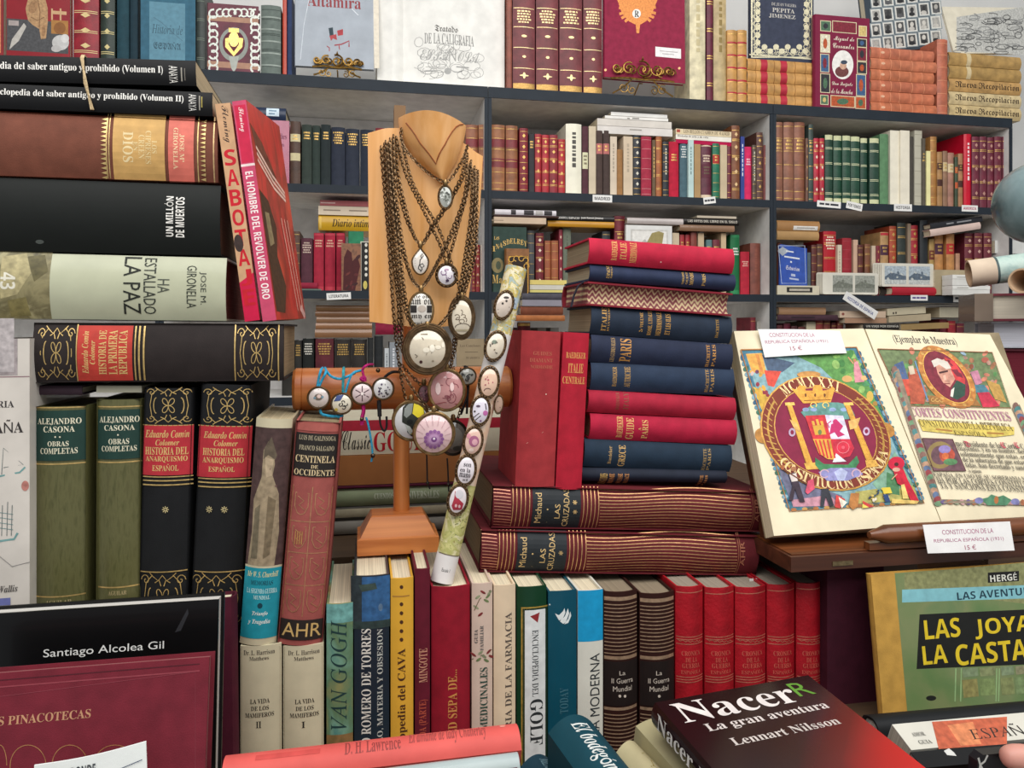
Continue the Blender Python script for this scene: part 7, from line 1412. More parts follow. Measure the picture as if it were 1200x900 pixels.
slab(bk_, o, X0, X1, .22, .012, wk); bk_.build('back_board', st)
pr = MB(); a = o+zd*.16+nd*.013+Vector((.16, 0, 0)); pr.tube([a, Vector((a.x, .185, .022))], .006, wk, 8); pr.build('prop', st)
ld = MB().box(la.x+.0, .002, .018, .26, .012, .026, wk2); ld.build('ledge', st)
lx = frame((908, 628), (1103, 613), (860, 388), .80, .898)
rx_ = frame((1103, 613), (1255, 603), (1015, 386), .80, .898)
bpy.context.view_layer.update(); ob = empty('open_book', lx[0]); bpy.context.view_layer.update(); tag(ob, 'large open book with colourful coat-of-arms plate and illuminated text page on a wooden bookstand', 'book')
pm = mat('e2d6b8', 'paper')
def page(nm, quad, Ys, items_, label):
    """a page given by its four photo corners TL TR BR BL and their depths"""
    c = [ob.matrix_world.inverted() @ Q(*p, y) for p, y in zip(quad, Ys)]; W = (c[2]-c[3]).length; H = (c[0]-c[3]).length; tf = homog(quad); nv = (c[1]-c[3]).cross(c[0]-c[2]).normalized(); nv = nv if nv.y < 0 else -nv
    B = lambda u, v: c[0].lerp(c[1], u).lerp(c[3].lerp(c[2], u), v)
    mb = MB(); n = 12; k = (n+1)**2; F = [B(i/n, j/n) for j in range(n+1) for i in range(n+1)]; fs = []
    for j in range(n):
        for i in range(n): q = j*(n+1)+i; fs += [(q, q+n+1, q+n+2, q+1), (k+q, k+q+1, k+q+n+2, k+q+n+1)]
    ed = list(range(n+1))+[j*(n+1)+n for j in range(1, n+1)]+[n*(n+1)+i for i in range(n-1, -1, -1)]+[j*(n+1) for j in range(n-1, 0, -1)]
    fs += [(ed[i], ed[(i+1) % len(ed)], k+ed[(i+1) % len(ed)], k+ed[i]) for i in range(len(ed))]
    mb.add(F+[Vector((p.x, .0165, p.z)) for p in F], fs, pages('ddd0b0', 'y')); k_ = mb.mid(pm); mb.mi = [k_ if i < 2*n*n and i % 2 == 0 else q for i, q in enumerate(mb.mi)]
    sf = lambda u, v, off: B(u, v)+nv*off
    decorate(mb, items_(tf, W, H), W, H, sf, tf, (.09, .09), .000007)
    o = mb.build(nm, ob); o['label'] = label; return o
def uvE(tf, c, rp, bp):
    a, b, d = tf(c), tf(rp), tf(bp); return a[0], a[1], abs(b[0]-a[0]), abs(d[1]-a[1])
def blobs(n, poly, cols, seed, s=(1.5, 4)):
    r = random.Random(seed); xs = [p[0] for p in poly]; ys = [p[1] for p in poly]; out = []
    def inside(x, y):
        c = False; j = len(poly)-1
        for i in range(len(poly)):
            if (poly[i][1] > y) != (poly[j][1] > y) and x < (poly[j][0]-poly[i][0])*(y-poly[i][1])/(poly[j][1]-poly[i][1])+poly[i][0]: c = not c
            j = i
        return c
    while len(out) < n:
        x, y = r.uniform(min(xs), max(xs)), r.uniform(min(ys), max(ys))
        if inside(x, y): out.append(('e', x, y, r.uniform(*s), r.uniform(*s)*.7, r.choice(cols), 'print', r.uniform(0, 180)))
    return out
def left_items(tf, W, H):
    it = []; art = [(867, 407), (1002, 404), (1081, 586), (924, 595)]
    it.append(('p', art, '3f7488', 'print'))
    it.append(('p', [(873, 411), (999, 407), (1074, 581), (928, 589)], '7fa3a8', 'print'))
    it += [('p', [(930, 412), (999, 407), (1040, 500), (1010, 470), (960, 425)], '5a8f48', 'print'), ('p', [(873, 411), (892, 410), (897, 432), (880, 430)], 'dfa048', 'print'), ('p', [(884, 411), (888, 411), (894, 432), (890, 431)], 'c8803a', 'print'),
           ('p', [(892, 412), (930, 420), (915, 430), (898, 428)], '44566e', 'print'), ('p', [(894, 428), (914, 429), (905, 446), (898, 444)], 'd24a3a', 'print'), ('p', [(880, 445), (898, 452), (900, 480), (890, 470)], 'c9a23e', 'print')]
    it += blobs(12, [(874, 422), (893, 425), (898, 456), (884, 456)], ['a8283c', '6a3a5a', 'c9b0a8', '8a2a3a', 'd8a040'], 2, (1.6, 3.6))
    it += blobs(16, [(960, 416), (1000, 410), (1020, 455), (1000, 452)], ['3f7a3c', '78a850', '8ab060', '4a8a58'], 3, (2.5, 6))
    it += [('p', [(999, 419), (1003, 418), (1006, 428), (1010, 440), (999, 441), (998, 428)], 'd08a94', 'print'), ('e', 999.5, 417.5, 1.8, 1.8, 'b87a58'), ('s', [(998, 421), (992, 414)], 1.4, 'c9906a', 'ink'), ('e', 990, 437, 6, 3.6, 'd0a468'), ('e', 1010, 436, 4, 2.6, 'd8b078'), ('e', 1016, 456, 4, 6, 'c9a850'), ('e', 1022, 464, 3, 2.6, 'a88040')]
    it += [('p', [(905, 530), (950, 562), (985, 575), (985, 588), (928, 589)], '6a6a82', 'print'), ('p', [(926, 580), (970, 574), (985, 588), (928, 589)], 'c08a98', 'print'), ('p', [(1000, 570), (1068, 560), (1074, 581), (1002, 586)], 'a8a05a', 'print'), ('p', [(1020, 560), (1045, 520), (1068, 562), (1030, 572)], '7aa088', 'print'), ('p', [(1036, 545), (1050, 552), (1052, 575), (1036, 572)], '4a7a50', 'print')]
    # border
    for (a, b) in ((art[0], art[3]), (art[1], art[2])): it += [('e', a[0]+(b[0]-a[0])*t, a[1]+(b[1]-a[1])*t, 2.6, 3.6, ['2f5a78', '58889a', '3a6a58', '7a9aa8'][i % 4], 'print', 30*i) for i, t in enumerate(np.linspace(.04, .96, 30))]
    it += [('e', 924+(1081-924)*t, 595+(586-595)*t-2, 3.4, 2.2, ['a86a3a', '4a7a88', 'c09050', '5a5a48'][i % 4], 'print') for i, t in enumerate(np.linspace(.03, .97, 24))]
    it.append(('s', art+[art[0]], 1.2, 'a8703c', 'ink'))
    # medallion
    cu, cv, ru, rv = uvE(tf, (964, 496), (1036, 493), (984, 569)); A = W/H
    E = lambda f, c, k='ink': ('e%', cu, cv, ru*f, rv*f, c, k)
    it += [('e%', cu-ru*.98, cv+rv*.02, ru*.12, rv*.13, 'b07a38', 'print'), ('e%', cu+ru*.98, cv+rv*.02, ru*.12, rv*.13, 'b07a38', 'print'), ('e%', cu, cv-rv*1.02, ru*.2, rv*.06, 'c08a4a', 'print')]
    it += [E(1, 'b88a40', 'gold'), E(.975, '7c3426'), E(.79, 'b88c44', 'gold'), E(.775, '84203f')]
    it += [('s%', arc(cu, cv, ru*.885, rv*.885, a0, a1, 20),   .012, 'a8803c') for a0, a1 in ((-40, 40), (140, 220))]
    for a0 in (-1, 1):
        for i in range(12):
            t = math.radians((-40+i*7) if a0 > 0 else (140+i*7)); it.append(('s%', [(cu+ru*.82*math.cos(t), cv+rv*.82*math.sin(t)), (cu+ru*.95*math.cos(t+.09), cv+rv*.95*math.sin(t+.09))], .005, 'b48c48'))
    for ch, d in zip('MCMXXXI', (-122, -112, -101, -90, -79, -69, -62)):
        t = math.radians(d); it.append(('ta', ch, cu+ru*.885*math.cos(t), cv+rv*.885*math.sin(t), .0135, t+math.pi/2, 'dcc08a', 'B'))
    word = 'CONSTITUCION ESPAÑOLA'
    for i, ch in enumerate(word):
        if ch != ' ': t = math.radians(147-i*5.9); it.append(('ta', ch, cu+ru*.885*math.cos(t), cv+rv*.885*math.sin(t), .0125, t-math.pi/2, 'dcc08a', 'B'))
    # crown, pillars, shield
    it += [('p', [(924, 447), (930, 449), (934, 444), (941, 445), (941, 450), (949, 450), (951, 444), (959, 444), (961, 450), (968, 449), (972, 445), (975, 448), (970, 463), (938, 464)], 'c48e3a', 'gold')]+[('e', x, 455, 1.2, 2, '6a4020') for x in (941, 952, 963)]+[('s', [(939, 461), (970, 460)], 1, '8a5a24', 'ink')]
    it += [('p', [(948, 466), (958, 463), (978, 463), (992, 466), (998, 478), (990, 482), (942, 482), (935, 474)], '5f8f86', 'print')]+[('s', arc(x, 466, 3.5, 3, 90, 400, 10), 1.1, 'dcb45a') for x in (950, 964)]+[('e', x, 471, 4, 2.2, '8aa0c4', 'print') for x in (941, 950, 972, 985)]
    for pts in ([(919, 466), (925, 466), (949, 534), (942, 536)], [(986, 466), (992, 466), (1019, 530), (1012, 533)]): it += [('p', pts, 'c9953e', 'gold'), ('s', [pts[0], pts[3]], .8, '8a5a28', 'ink')]
    it += [('r', 917, 463, 928, 466.4, 'd8ae5a', 'gold'), ('r', 985, 463, 996, 466.4, 'd8ae5a', 'gold'), ('p', [(939, 534), (953, 533), (958, 541), (942, 542)], 'd0a04c', 'gold'), ('p', [(1010, 531), (1022, 530), (1026, 538), (1012, 540)], 'd0a04c', 'gold')]
    it += [('p', [(922, 482), (930, 486), (936, 498), (928, 494)], 'd8a860', 'print'), ('p', [(990, 484), (1004, 480), (1000, 492), (992, 494)], 'd8a860', 'print')]+[('e', x, y, 4, 5, 'b8a0b8', 'print') for x, y in ((925, 497), (1011, 496))]+[('e', x, y, 2, 2.6, '84203f') for x, y in ((925, 497), (1011, 496))]
    it += [('p', [(952, 527), (962, 535), (990, 536), (1000, 525), (1003, 533), (996, 545), (960, 546), (952, 536)], '3f7f52', 'print'), ('p', [(956, 545), (970, 540), (1000, 540), (1008, 548), (990, 556), (966, 556)], '8a88b8', 'print')]+[('s', arc(x, 547, 5, 5, a, a+300, 12), 1.4, 'c9a4b0', 'ink') for x, a in ((963, 40), (1000, 130))]+[('p', [(974, 545), (982, 540), (990, 545), (986, 556), (979, 556)], 'aeb4d4', 'print')]
    it += [('p', [(940, 478), (963, 477), (970, 505), (949, 505)], 'c83238', 'print'), ('p', [(963, 477), (984, 478), (992, 505), (970, 505)], 'd4cde0', 'print'), ('p', [(949, 505), (970, 505), (976, 530), (966, 529), (956, 522)], 'd8a040', 'print'), ('p', [(970, 505), (992, 505), (997, 516), (992, 526), (976, 530)], 'c4283e', 'print'), ('p', [(976, 522), (988, 532), (972, 533)], 'dcdce0')]
    it += [('s', [(952+i*4.6, 506), (958+i*4.2, 524+min(i, 2)*2)], 1.8, 'c83238', 'ink') for i in range(5)]+[('r', 948, 484, 951, 489, 'd8a848'), ('r', 953, 482, 956, 489, 'd8a848'), ('r', 958, 484, 961, 489, 'd8a848'), ('r', 950, 489, 963, 500, 'd0a040'), ('e', 957, 497, 2.2, 3, '6a7a48')]
    it += [('e', 975, 485, 3, 3, 'c03068'), ('p', [(970, 488), (978, 484), (984, 490), (980, 496), (986, 500), (978, 503), (974, 497), (968, 500)], 'c03068'), ('s', [(968, 492), (966, 487), (970, 484)], 1.2, 'c03068', 'ink'), ('s', arc(984, 515, 7, 7, 0, 360, 12), .8, 'e07880', 'ink'), ('e', 984, 515, 2, 2, 'd85a68')]
    # little figures below
    it += [('p', [(921, 547), (929, 545), (934, 560), (941, 583), (935, 583), (929, 566), (927, 581), (922, 581), (926, 562)], '3a2c38', 'print'), ('e', 927, 541, 3.2, 3, 'a8704c'), ('p', [(922, 548), (930, 546), (932, 556), (925, 557)], 'd8ccc4'), ('s', [(913, 540), (947, 563)], 1.6, '6a3c28', 'ink'), ('e', 914, 539, 2, 3, 'a8603c'), ('p', [(944, 556), (950, 553), (952, 566), (944, 573), (941, 570)], 'd0506a', 'print'), ('p', [(960, 566), (968, 566), (975, 588), (970, 589), (965, 576), (963, 590), (959, 590)], '2f3038', 'print')]
    it += [('p', [(977, 574), (988, 580), (982, 592), (976, 590)], 'c8403c', 'print'), ('p', [(980, 577), (990, 584), (984, 592)], 'e4dcc8', 'print'), ('p', [(994, 572), (1004, 572), (1003, 590), (997, 594), (992, 588)], 'b0743c', 'print'), ('p', [(1008, 582), (1022, 590), (1010, 592)], 'c8403c', 'print'), ('p', [(1008, 586), (1016, 591), (1008, 592)], 'e0d060', 'print')]
    it += blobs(16, [(1014, 566), (1040, 562), (1042, 580), (1016, 582)], ['3a3c50', 'c9b060', '5a3c34', 'd8ccb8', '2c4a68'], 6, (1.3, 2.6))+[('r', 1031, 565, 1041, 573, 'd8c040'), ('r', 1033, 574, 1039, 584, '2c4470')]
    it += [('e', 1046, 535, 9.5, 8.5, 'c8203e'), ('e', 1046, 536, 2.6, 2.4, '4a2420'), ('p', [(1043, 545), (1054, 541), (1060, 556), (1074, 583), (1066, 586), (1056, 565), (1048, 560)], 'c01c34', 'print'), ('p', [(1052, 562), (1056, 561), (1062, 580), (1055, 580)], 'd8c070', 'print'), ('e', 1046, 542.5, 4.5, 2.6, 'd0a08a'), ('s', [(1047, 548), (1041, 555)], 1.3, 'c89878', 'ink'), ('p', [(1042, 580), (1074, 583), (1072, 587), (1042, 586)], 'd8b868', 'print')]
    return it
page('left_page', [(860, 388), (1012, 385), (1103, 613), (907, 628)], (.898, .898, .80, .798), left_items, 'page with a printed coat of arms')
def right_items(tf, W, H):
    it = [('t', '(Ejemplar de Muestra)', 1047, 393.5, 1119, 403.5, '4a4440', 'B')]
    art = [(1027, 407), (1161, 411), (1181, 472), (1057, 470)]; it.append(('p', art, '6a7a52', 'print'))
    it += blobs(70, art, ['5a8a50', 'a85a48', '7a9a6a', 'b08a78', '88a0b0', '4a7a58', 'c07860', '9a6a4a'], 12, (2, 5))
    it += [('p', [(1046, 424), (1056, 420), (1062, 440), (1048, 442)], '4a6088', 'print'), ('p', [(1050, 440), (1064, 440), (1066, 458), (1054, 460)], 'c8503c', 'print'), ('p', [(1062, 432), (1070, 428), (1082, 452), (1080, 468), (1064, 468)], 'b0543a', 'print'), ('e', 1065, 421, 2.4, 3, '8a5a40'), ('p', [(1062, 426), (1068, 425), (1070, 434), (1064, 435)], 'c8b8a0'), ('s', [(1070, 420), (1084, 464)], 1.6, '6a88a8', 'ink'),
           ('p', [(1134, 432), (1143, 430), (1148, 444), (1140, 447)], 'b87a90', 'print'), ('e', 1136, 426, 2.6, 2.8, '8a5038'), ('p', [(1139, 448), (1152, 450), (1168, 470), (1148, 472)], 'c03048', 'print'), ('p', [(1136, 446), (1150, 446), (1156, 454), (1140, 455)], '4a7888', 'print'), ('s', [(1134, 434), (1126, 426)], 1.6, 'c08a68', 'ink'), ('p', [(1152, 440), (1168, 446), (1176, 466), (1162, 462)], 'b8904a', 'print'), ('p', [(1084, 458), (1140, 462), (1146, 470), (1086, 468)], '9a6a38', 'print')]
    it += [('s', arc(1090+i*5, 463+i*.3, 2, 2, 0, 300, 8), .7, 'd0a860', 'ink') for i in range(10)]
    cu, cv, ru, rv = uvE(tf, (1106, 437), (1129, 438), (1117, 466))
    it += [('e%', cu, cv, ru*1.28, rv*1.22, 'b8783a', 'print')]+[('e%', cu+ru*1.14*math.cos(a), cv+rv*1.1*math.sin(a), ru*.09, rv*.06, 'd0a058', 'print') for a in [i*.45 for i in range(14)]]+[('e%', cu, cv, ru*1.04, rv*1.03, 'd8a850', 'gold'), ('e%', cu, cv, ru, rv, '7a2434', 'print')]
    it += [('p', [(1104, 416), (1116, 420), (1128, 440), (1126, 452), (1116, 440)], 'c43a3c', 'print'), ('p', [(1093, 421), (1104, 418), (1110, 426), (1116, 440), (1110, 449), (1102, 444), (1096, 434)], 'c8907c', 'print'), ('p', [(1089, 420), (1096, 417), (1108, 421), (1112, 428), (1106, 429), (1098, 424), (1092, 427)], 'd4ccc0'), ('p', [(1097, 432), (1108, 430), (1108, 432), (1098, 434)], '4a2c2a'), ('p', [(1102, 436), (1105, 435), (1106, 441), (1103, 441)], 'e0b09a'), ('s', [(1103, 445), (1110, 445)], .9, '7a2c30', 'ink'), ('p', [(1112, 450), (1118, 441), (1128, 446), (1127, 458), (1118, 463), (1110, 460)], '2c4a3c', 'print'), ('p', [(1111, 452), (1115, 449), (1113, 460), (1110, 459)], 'dcd8cc')]
    it += [('s', art+[art[0]], .9, '8a5a3a', 'ink')]
    it += [('t', 'CORTES CONSTITVYENTES', 1065, 474, 1178, 484.5, 'b07a90', 'B'), ('p', [(1072, 486), (1184, 494), (1184, 503), (1160, 506), (1118, 503), (1078, 499)], 'cdb75a', 'print'), ('t', 'CONSTITVCION DE LA REPVBLICA', 1075, 487.5, 1180, 496.5, '6a5a2c', 'B'), ('t', 'ESPAÑOLA', 1114, 498, 1150, 504.5, '6a5a2c', 'B'), ('s', [(1093, 497), (1112, 499)], 2, 'a8783c', 'ink'), ('s', [(1152, 501), (1172, 502)], 2, 'a8783c', 'ink')]
    for (a, b) in (((1046, 430), (1098, 588)), ((1186, 470), (1238, 585))): it += [('s', [a, b], 10, '8a7a68', 'print')]+[('e', a[0]+(b[0]-a[0])*t, a[1]+(b[1]-a[1])*t, 3.4, 4.4, ['7a5a50', '4a7a78', 'b08a70', '5a6a88', '8a3c40', '6a8a68'][i % 6], 'print', 40*i) for i, t in enumerate(np.linspace(0, 1, 30))]
    it += [('p', [(1077, 508), (1112, 509), (1128, 547), (1091, 547)], '6a4a52', 'print'), ('s', arc(1098, 528, 13, 14, 40, 330, 16), 5, '8f7a4c', 'ink'), ('e', 1106, 528, 9, 9, 'b8503c', 'print'), ('e', 1103, 521, 7, 5, '8a7ab0', 'print'), ('e', 1110, 536, 8, 4, '5a8a5a', 'print'), ('e', 1104, 529, 4, 4, 'd87040', 'print'), ('s', [(1077, 508), (1112, 509), (1128, 547), (1091, 547), (1077, 508)], 1.2, '5a3a34', 'ink')]
    lines = ['mo Presidente de las Cortes Cons', 'tituyentes, y en su nombre, declaro', 'solemnemente que estas, en uso', 'de la soberania de que estan inves', 'tidas, han decretado y sancionado', 'lo siguiente']
    for i, t in enumerate(lines): it.append(('t', t, 1116+i*3.1, 512+i*6.5, 1203+i*2.6-(70 if i == 5 else 0), 518.8+i*6.8-(2.4 if i == 5 else 0), '57524a', 'B'))
    it += [('t', 'D', 1126, 511, 1132, 518, 'c04058', 'F'), ('t', 'C', 1168, 512, 1173, 519, 'c04058', 'F'), ('t', 'C', 1184, 512, 1189, 519, 'c04058', 'F')]
    for i, t in enumerate(['ESPAÑA, EN USO DE SU SOBERANIA Y REPRE', 'DA POR LAS CORTES CONSTITUYENTES', 'TA Y SANCIONA ESTA CONSTITUCION']): it.append(('t', t, 1092+i*4, 550.5+i*6.7, 1216+i*3, 557.6+i*7, '5f5a50', 'B'))
    it += [('s', [(1100, 585), (1240, 588)], 5, '8a7a68', 'print')]+[('e', x, 586, 4, 2.6, ['6a5a80', 'a86a4a', '7a8a70', 'b08a8a'][i % 4], 'print', 20*i) for i, x in enumerate(range(1104, 1236, 7))]+[('p', [(1146, 582), (1154, 580), (1158, 576), (1166, 579), (1172, 577), (1182, 583), (1176, 590), (1154, 590)], '4f8060', 'print'), ('e', 1164, 583, 2.6, 5, 'a8683c'), ('e', 1144, 584, 5, 4, '7a7aa8', 'print'), ('e', 1186, 585, 5, 4, '7a7aa8', 'print')]
    return it
page('right_page', [(1014, 385.5), (1160, 392), (1282, 621), (1104, 613)], (.8975, .875, .785, .7995), right_items, 'illuminated page of text')
cvb = MB(); W2 = lx[1]+rx_[1]; cvb.box(-lx[1]/2-.003, .0166, 0, W2-lx[1]/2+.003, .0185, lx[2]+.003, mat('8a7c62', 'cloth')); cvb.build('cover', ob)
# paper notes
def note(name, label, quad, Y0, Yt, T, items, bow=.004, Yr=None):
    a, b, c, d = Q(*quad[3], Y0), Q(*quad[2], Yr or Y0), Q(*quad[1], Yt), Q(*quad[0], Yt); n = 10; tf = homog(quad); mb = MB(); nv = (c-d).cross(a-d).normalized(); nv = nv if nv.y < 0 else -nv
    def sf(u, v, off): return d.lerp(c, u).lerp(a.lerp(b, u), v)+nv*(bow*math.sin(math.pi*u)+off+.0006)-o_
    o_ = d.copy(); F1 = [sf(i/n, j/6, 0) for j in range(7) for i in range(n+1)]; F2 = [p-nv*.0005 for p in F1]; k = len(F1); fs = []
    for j in range(6):
        for i in range(n): q = j*(n+1)+i; fs += [(q, q+n+1, q+n+2, q+1), (k+q, k+q+1, k+q+n+2, k+q+n+1)]
    mb.add(F1+F2, fs, mat('e6e4e2', 'paper')); decorate(mb, items, (c-d).length, (a-d).length, sf, tf); o = mb.build(name, matrix=Matrix.Translation(o_)); tag(o, label, 'label'); return o
pk = 'b0708a'
note('price_note', 'white price note curling over the top of the coat-of-arms page', [(888, 386), (984, 388), (992, 414), (896, 419)], .882, .893, 0, [('t', 'CONSTITUCION DE LA', 903, 391, 957, 395.5, pk, 'S'), ('t', 'REPUBLICA ESPAÑOLA (1931)', 897, 398, 972, 403.5, pk, 'S'), ('t', '15 €', 929, 406, 943, 411, 'a85a70', 'S')], bow=.003)
note('price_note', 'white price note hanging on the bookstand\'s wooden rail', [(1081, 615), (1183, 611), (1188.5, 645), (1087, 648.5)], .7475, .7545, 0, [('t', 'CONSTITUCION DE LA', 1102, 620, 1162, 625.5, pk, 'S'), ('t', 'REPUBLICA ESPAÑOLA (1931)', 1093, 629.5, 1175, 635.5, pk, 'S'), ('t', '15 €', 1128, 638.5, 1141, 644, 'a85a70', 'S')], bow=.0015)
# ---------------------------------------------------------------- comic album and the things around it
ca_, cb_ = Q(1036, 830, .735), Q(1292, 800, .735); cb_.z = ca_.z = .9705; ct = Q(1057, 671, .757); zv = Vector((0, .022, ct.z-ca_.z)); Hc = zv.length; zv.normalize(); yv = zv.cross(Vector((1, 0, 0))); oc = (ca_+cb_)/2
mc = Matrix(((1, yv.x, zv.x, oc.x), (0, yv.y, zv.y, oc.y), (0, yv.z, zv.z, oc.z), (0, 0, 0, 1)))
ye = 'd8bc28'; gb = blotch('comic_green', ['5c7a4a', '6a8050', '7a8458', '52784e'], 14, rough=.3)
tfc = homog(quad_of(mc, cb_.x-ca_.x, Hc)); U1 = lambda x: tfc((x, 750))[0]
face_book('comic_album', 'green comic album with yellow title on a black panel and yellow cloth spine', (mc, cb_.x-ca_.x, Hc), .011, 'b98e42', 'cloth',
   [('r%', U1(1055), .0, 1, 1, gb, 'gloss'), ('p', [(1060, 672), (1300, 650), (1300, 720), (1060, 690)], '86885c', 'print'), ('p', [(1057, 691), (1300, 682), (1300, 698), (1057, 706)], '7fb8c0'), ('t', 'LAS AVENTURAS', 1121, 690.5, 1222, 699.5, '1f3a48', 'X'), ('p', [(1157.5, 671), (1194, 669), (1194, 681), (1157.5, 683)], '1a1a1a'), ('t', 'HERGÉ', 1160, 671.5, 1191.5, 681, 'dcdcd0', 'X'),
    ('p', [(1077.5, 720), (1290, 710), (1290, 775), (1074, 784)], '191a18'), ('t', 'LAS', 1083, 725, 1125, 748, ye, 'X'), ('t', 'JOYAS', 1142, 722.5, 1222, 746, ye, 'X'), ('t', 'DE', 1236, 720, 1262, 743, ye, 'X'), ('t', 'LA', 1081, 756, 1110, 778, ye, 'X'), ('t', 'CASTAFIORE', 1119, 748.5, 1280, 773, ye, 'X')]+
   [('s', [(x, 783), (x-1, 822)], 1.5, '8fae78', 'ink') for x in (1120, 1126.5, 1168, 1171, 1205)]+[('r', a, b_, c, d, col, 'print') for a, b_, c, d, col in ((1128, 783, 1146, 793, '7a8a68'), (1148, 782, 1166, 792, '828a60'), (1128, 796, 1146, 817, '8a8450'), (1148, 795, 1166, 815, '7a8c58'), (1173, 781, 1188, 791, '7c8c6c'), (1190, 780, 1204, 790, '8a8868'), (1173, 794, 1188, 814, '808858'), (1190, 793, 1204, 813, '74885c'))]+[('e', 1091, 818, 6, 3, '1c1e1a')],
   parts=[('cloth_spine', 'yellow cloth spine strip', [('r%', -.002, 0, U1(1055), 1, 'b98e42', 'cloth')])], board=.0018, page='c9b48a')
rz(.40, .70, .85, .79, .97, 'plain wooden box under the comic album')
rz(.385, .50, .85, .653, .93, 'plain wooden box under the small white book at the lower right')
lying('hardcover_book', 'black book lying with its white page end to the viewer, before the comic album', [(1022, 829), (1270, 806), (1270, 842), (1036, 864)], .628, .1, '16181a', 'satin', (), bulge=.011, page='bdbab0', Yt=.652)
lying('paperback', 'white book with an orange band and black lettering lying at the lower right', [(1050, 848), (1262, 831), (1262, 860), (1068, 879)], .575, .085, 'c9c6ba', 'gloss', [('p', [(1092, 846), (1180, 840), (1180, 872), (1100, 878)], 'b0563a', 'print'), ('p', [(1110, 850), (1140, 846), (1150, 872), (1126, 874)], 'c87a50', 'print'), ('t', 'ESPAÑA', 1132, 849, 1212, 864, '26221e', 'I'), ('t', 'AMOR', 1068, 858, 1084, 863, '4a4a44', 'B'), ('t', 'GUIA', 1076, 867, 1092, 872, '4a4a44', 'B')], soft=True, page='b8b0a0', Yt=.6)
lying('paperback', 'black glossy book with a small white mark lying lowest at the right', [(1078, 880), (1262, 863), (1262, 884), (1082, 900)], .556, .07, '121213', 'gloss', [('p', [(1106, 880), (1112, 877), (1118, 882), (1121, 886), (1110, 885)], 'c8c8c4')], soft=True, page='8a8a84', Yt=.572)
# big volumes, rolls and globe at the far right
def volume(name, label, x0, x1, y0, y1, Y, dp, cov, pg, sleeve=False, b=.004):
    p, q, t = Q(x0, y1, Y), Q(x1, y1, Y), Q(x0, y0, Y); W = q.x-p.x; H = t.z-p.z-.0004; m = Matrix.Translation(p) @ Matrix.Rotation(math.radians(-30), 4, 'Z') @ Matrix.Translation((W/2, 0, 0)); root = empty(name, m); tag(root, label, 'book'); c = M(cov, 'leather')
    mb = MB(); mb.add([(-W/2, 0, 0), (-W/2, dp, 0), (-W/2, dp, H), (-W/2, 0, H), (-W/2, 0, H-b), (-W/2, dp-b, H-b), (-W/2, dp-b, b), (-W/2, 0, b)]+[(W/2, 0, 0), (W/2, dp, 0), (W/2, dp, H), (W/2, 0, H), (W/2, 0, H-b), (W/2, dp-b, H-b), (W/2, dp-b, b), (W/2, 0, b)], [tuple(range(8)), tuple(reversed(range(8, 16)))]+[(i, (i+1) % 8, (i+1) % 8+8, i+8) for i in range(8)], c); mb.build('cover', root)
    MB().box(-W/2+.005, .005, b+.0002, W/2-.005, dp-b-.0005, H-b-.0002, pages(pg, 'z')).build('page_block', root)
    if sleeve:
        s = MB(); s.box(-W/2-.006, -.004, -.0, -W/2+.022, -.0005, H, mat('7a6a5c', 'film')); s.box(-W/2-.006, -.0004, 0, -W/2-.003, dp, H, mat('7a6a5c', 'film')); s.build('plastic_sleeve', root)
    return root
volume('hardcover_book', 'large maroon boxed volume at the bottom of the right-hand pile behind the open book', 1167, 1420, 408, 484, 1.15, .12, '5a1826', '6a2430')
volume('hardcover_book', 'pale grey thick volume lying on the large maroon one', 1162, 1400, 377, 407.4, 1.15, .12, 'b8bac2', 'c4c4cc', b=.0025)
volume('hardcover_book', 'plastic-wrapped volume with cream pages lying on top of the right-hand pile', 1146, 1400, 344, 376.4, 1.15, .12, '6a2430', 'd0c6b4', sleeve=True)
def roll(label, p0, p1, r, cols, Yl):
    ax = p1-p0; L_ = ax.length; z = ax.normalized(); x = z.orthogonal().normalized(); y = z.cross(x); m = Matrix(((x.x, y.x, z.x, p0.x), (x.y, y.y, z.y, p0.y), (x.z, y.z, z.z, p0.z), (0, 0, 0, 1))); root = empty('rolled_map', m); tag(root, label, 'map'); n = 28; mb = MB()
    for a, b, c in cols: mb.add([(r*math.cos(2*math.pi*j/n), r*math.sin(2*math.pi*j/n), q*L_) for q in (a, b) for j in range(n)], [(j, (j+1) % n, n+(j+1) % n, n+j) for j in range(n)], c)
    inn = mat('c9a888', 'paper'); mb.add([(s*math.cos(2*math.pi*j/n), s*math.sin(2*math.pi*j/n), q) for s, q in ((r, 0), (r*.86, 0), (r*.86, L_), (r, L_)) for j in range(n)], [(i*n+j, i*n+(j+1) % n, (i+1)*n+(j+1) % n, (i+1)*n+j) for i in range(3) for j in range(n)], inn)
    mb.build('sheet', root, smooth=50)
aq = blotch('map_aqua', ['a8c0b8', 'b4c8be', '9ab4ae', 'c0cfc4'], 30, dist=.8)
roll('wide roll of pale green map lying on the right-hand pile, beige outer edge', Q(1135, 321, 1.3), Q(1330, 296, 1.17), .0262, [(0, .16, mat('cdbaa4', 'paper')), (.16, .175, mat('4a5a5a', 'ink')), (.175, 1, aq)], 0)
roll('short beige paper roll with its open end to the viewer on the right-hand pile', Q(1197, 329, 1.05), Q(1262, 331, 1.13), .02, [(0, 1, mat('c4ad94', 'paper'))], 0)
gc = Q(1217, 238, 1.5); gr_ = .0935
gl = empty('globe', loc=(gc.x, gc.y, 1.2505)); tag(gl, 'grey-blue glossy globe cut by the photo\'s right edge', 'globe'); cz = gc.z-1.2505; n = 40; k = 24
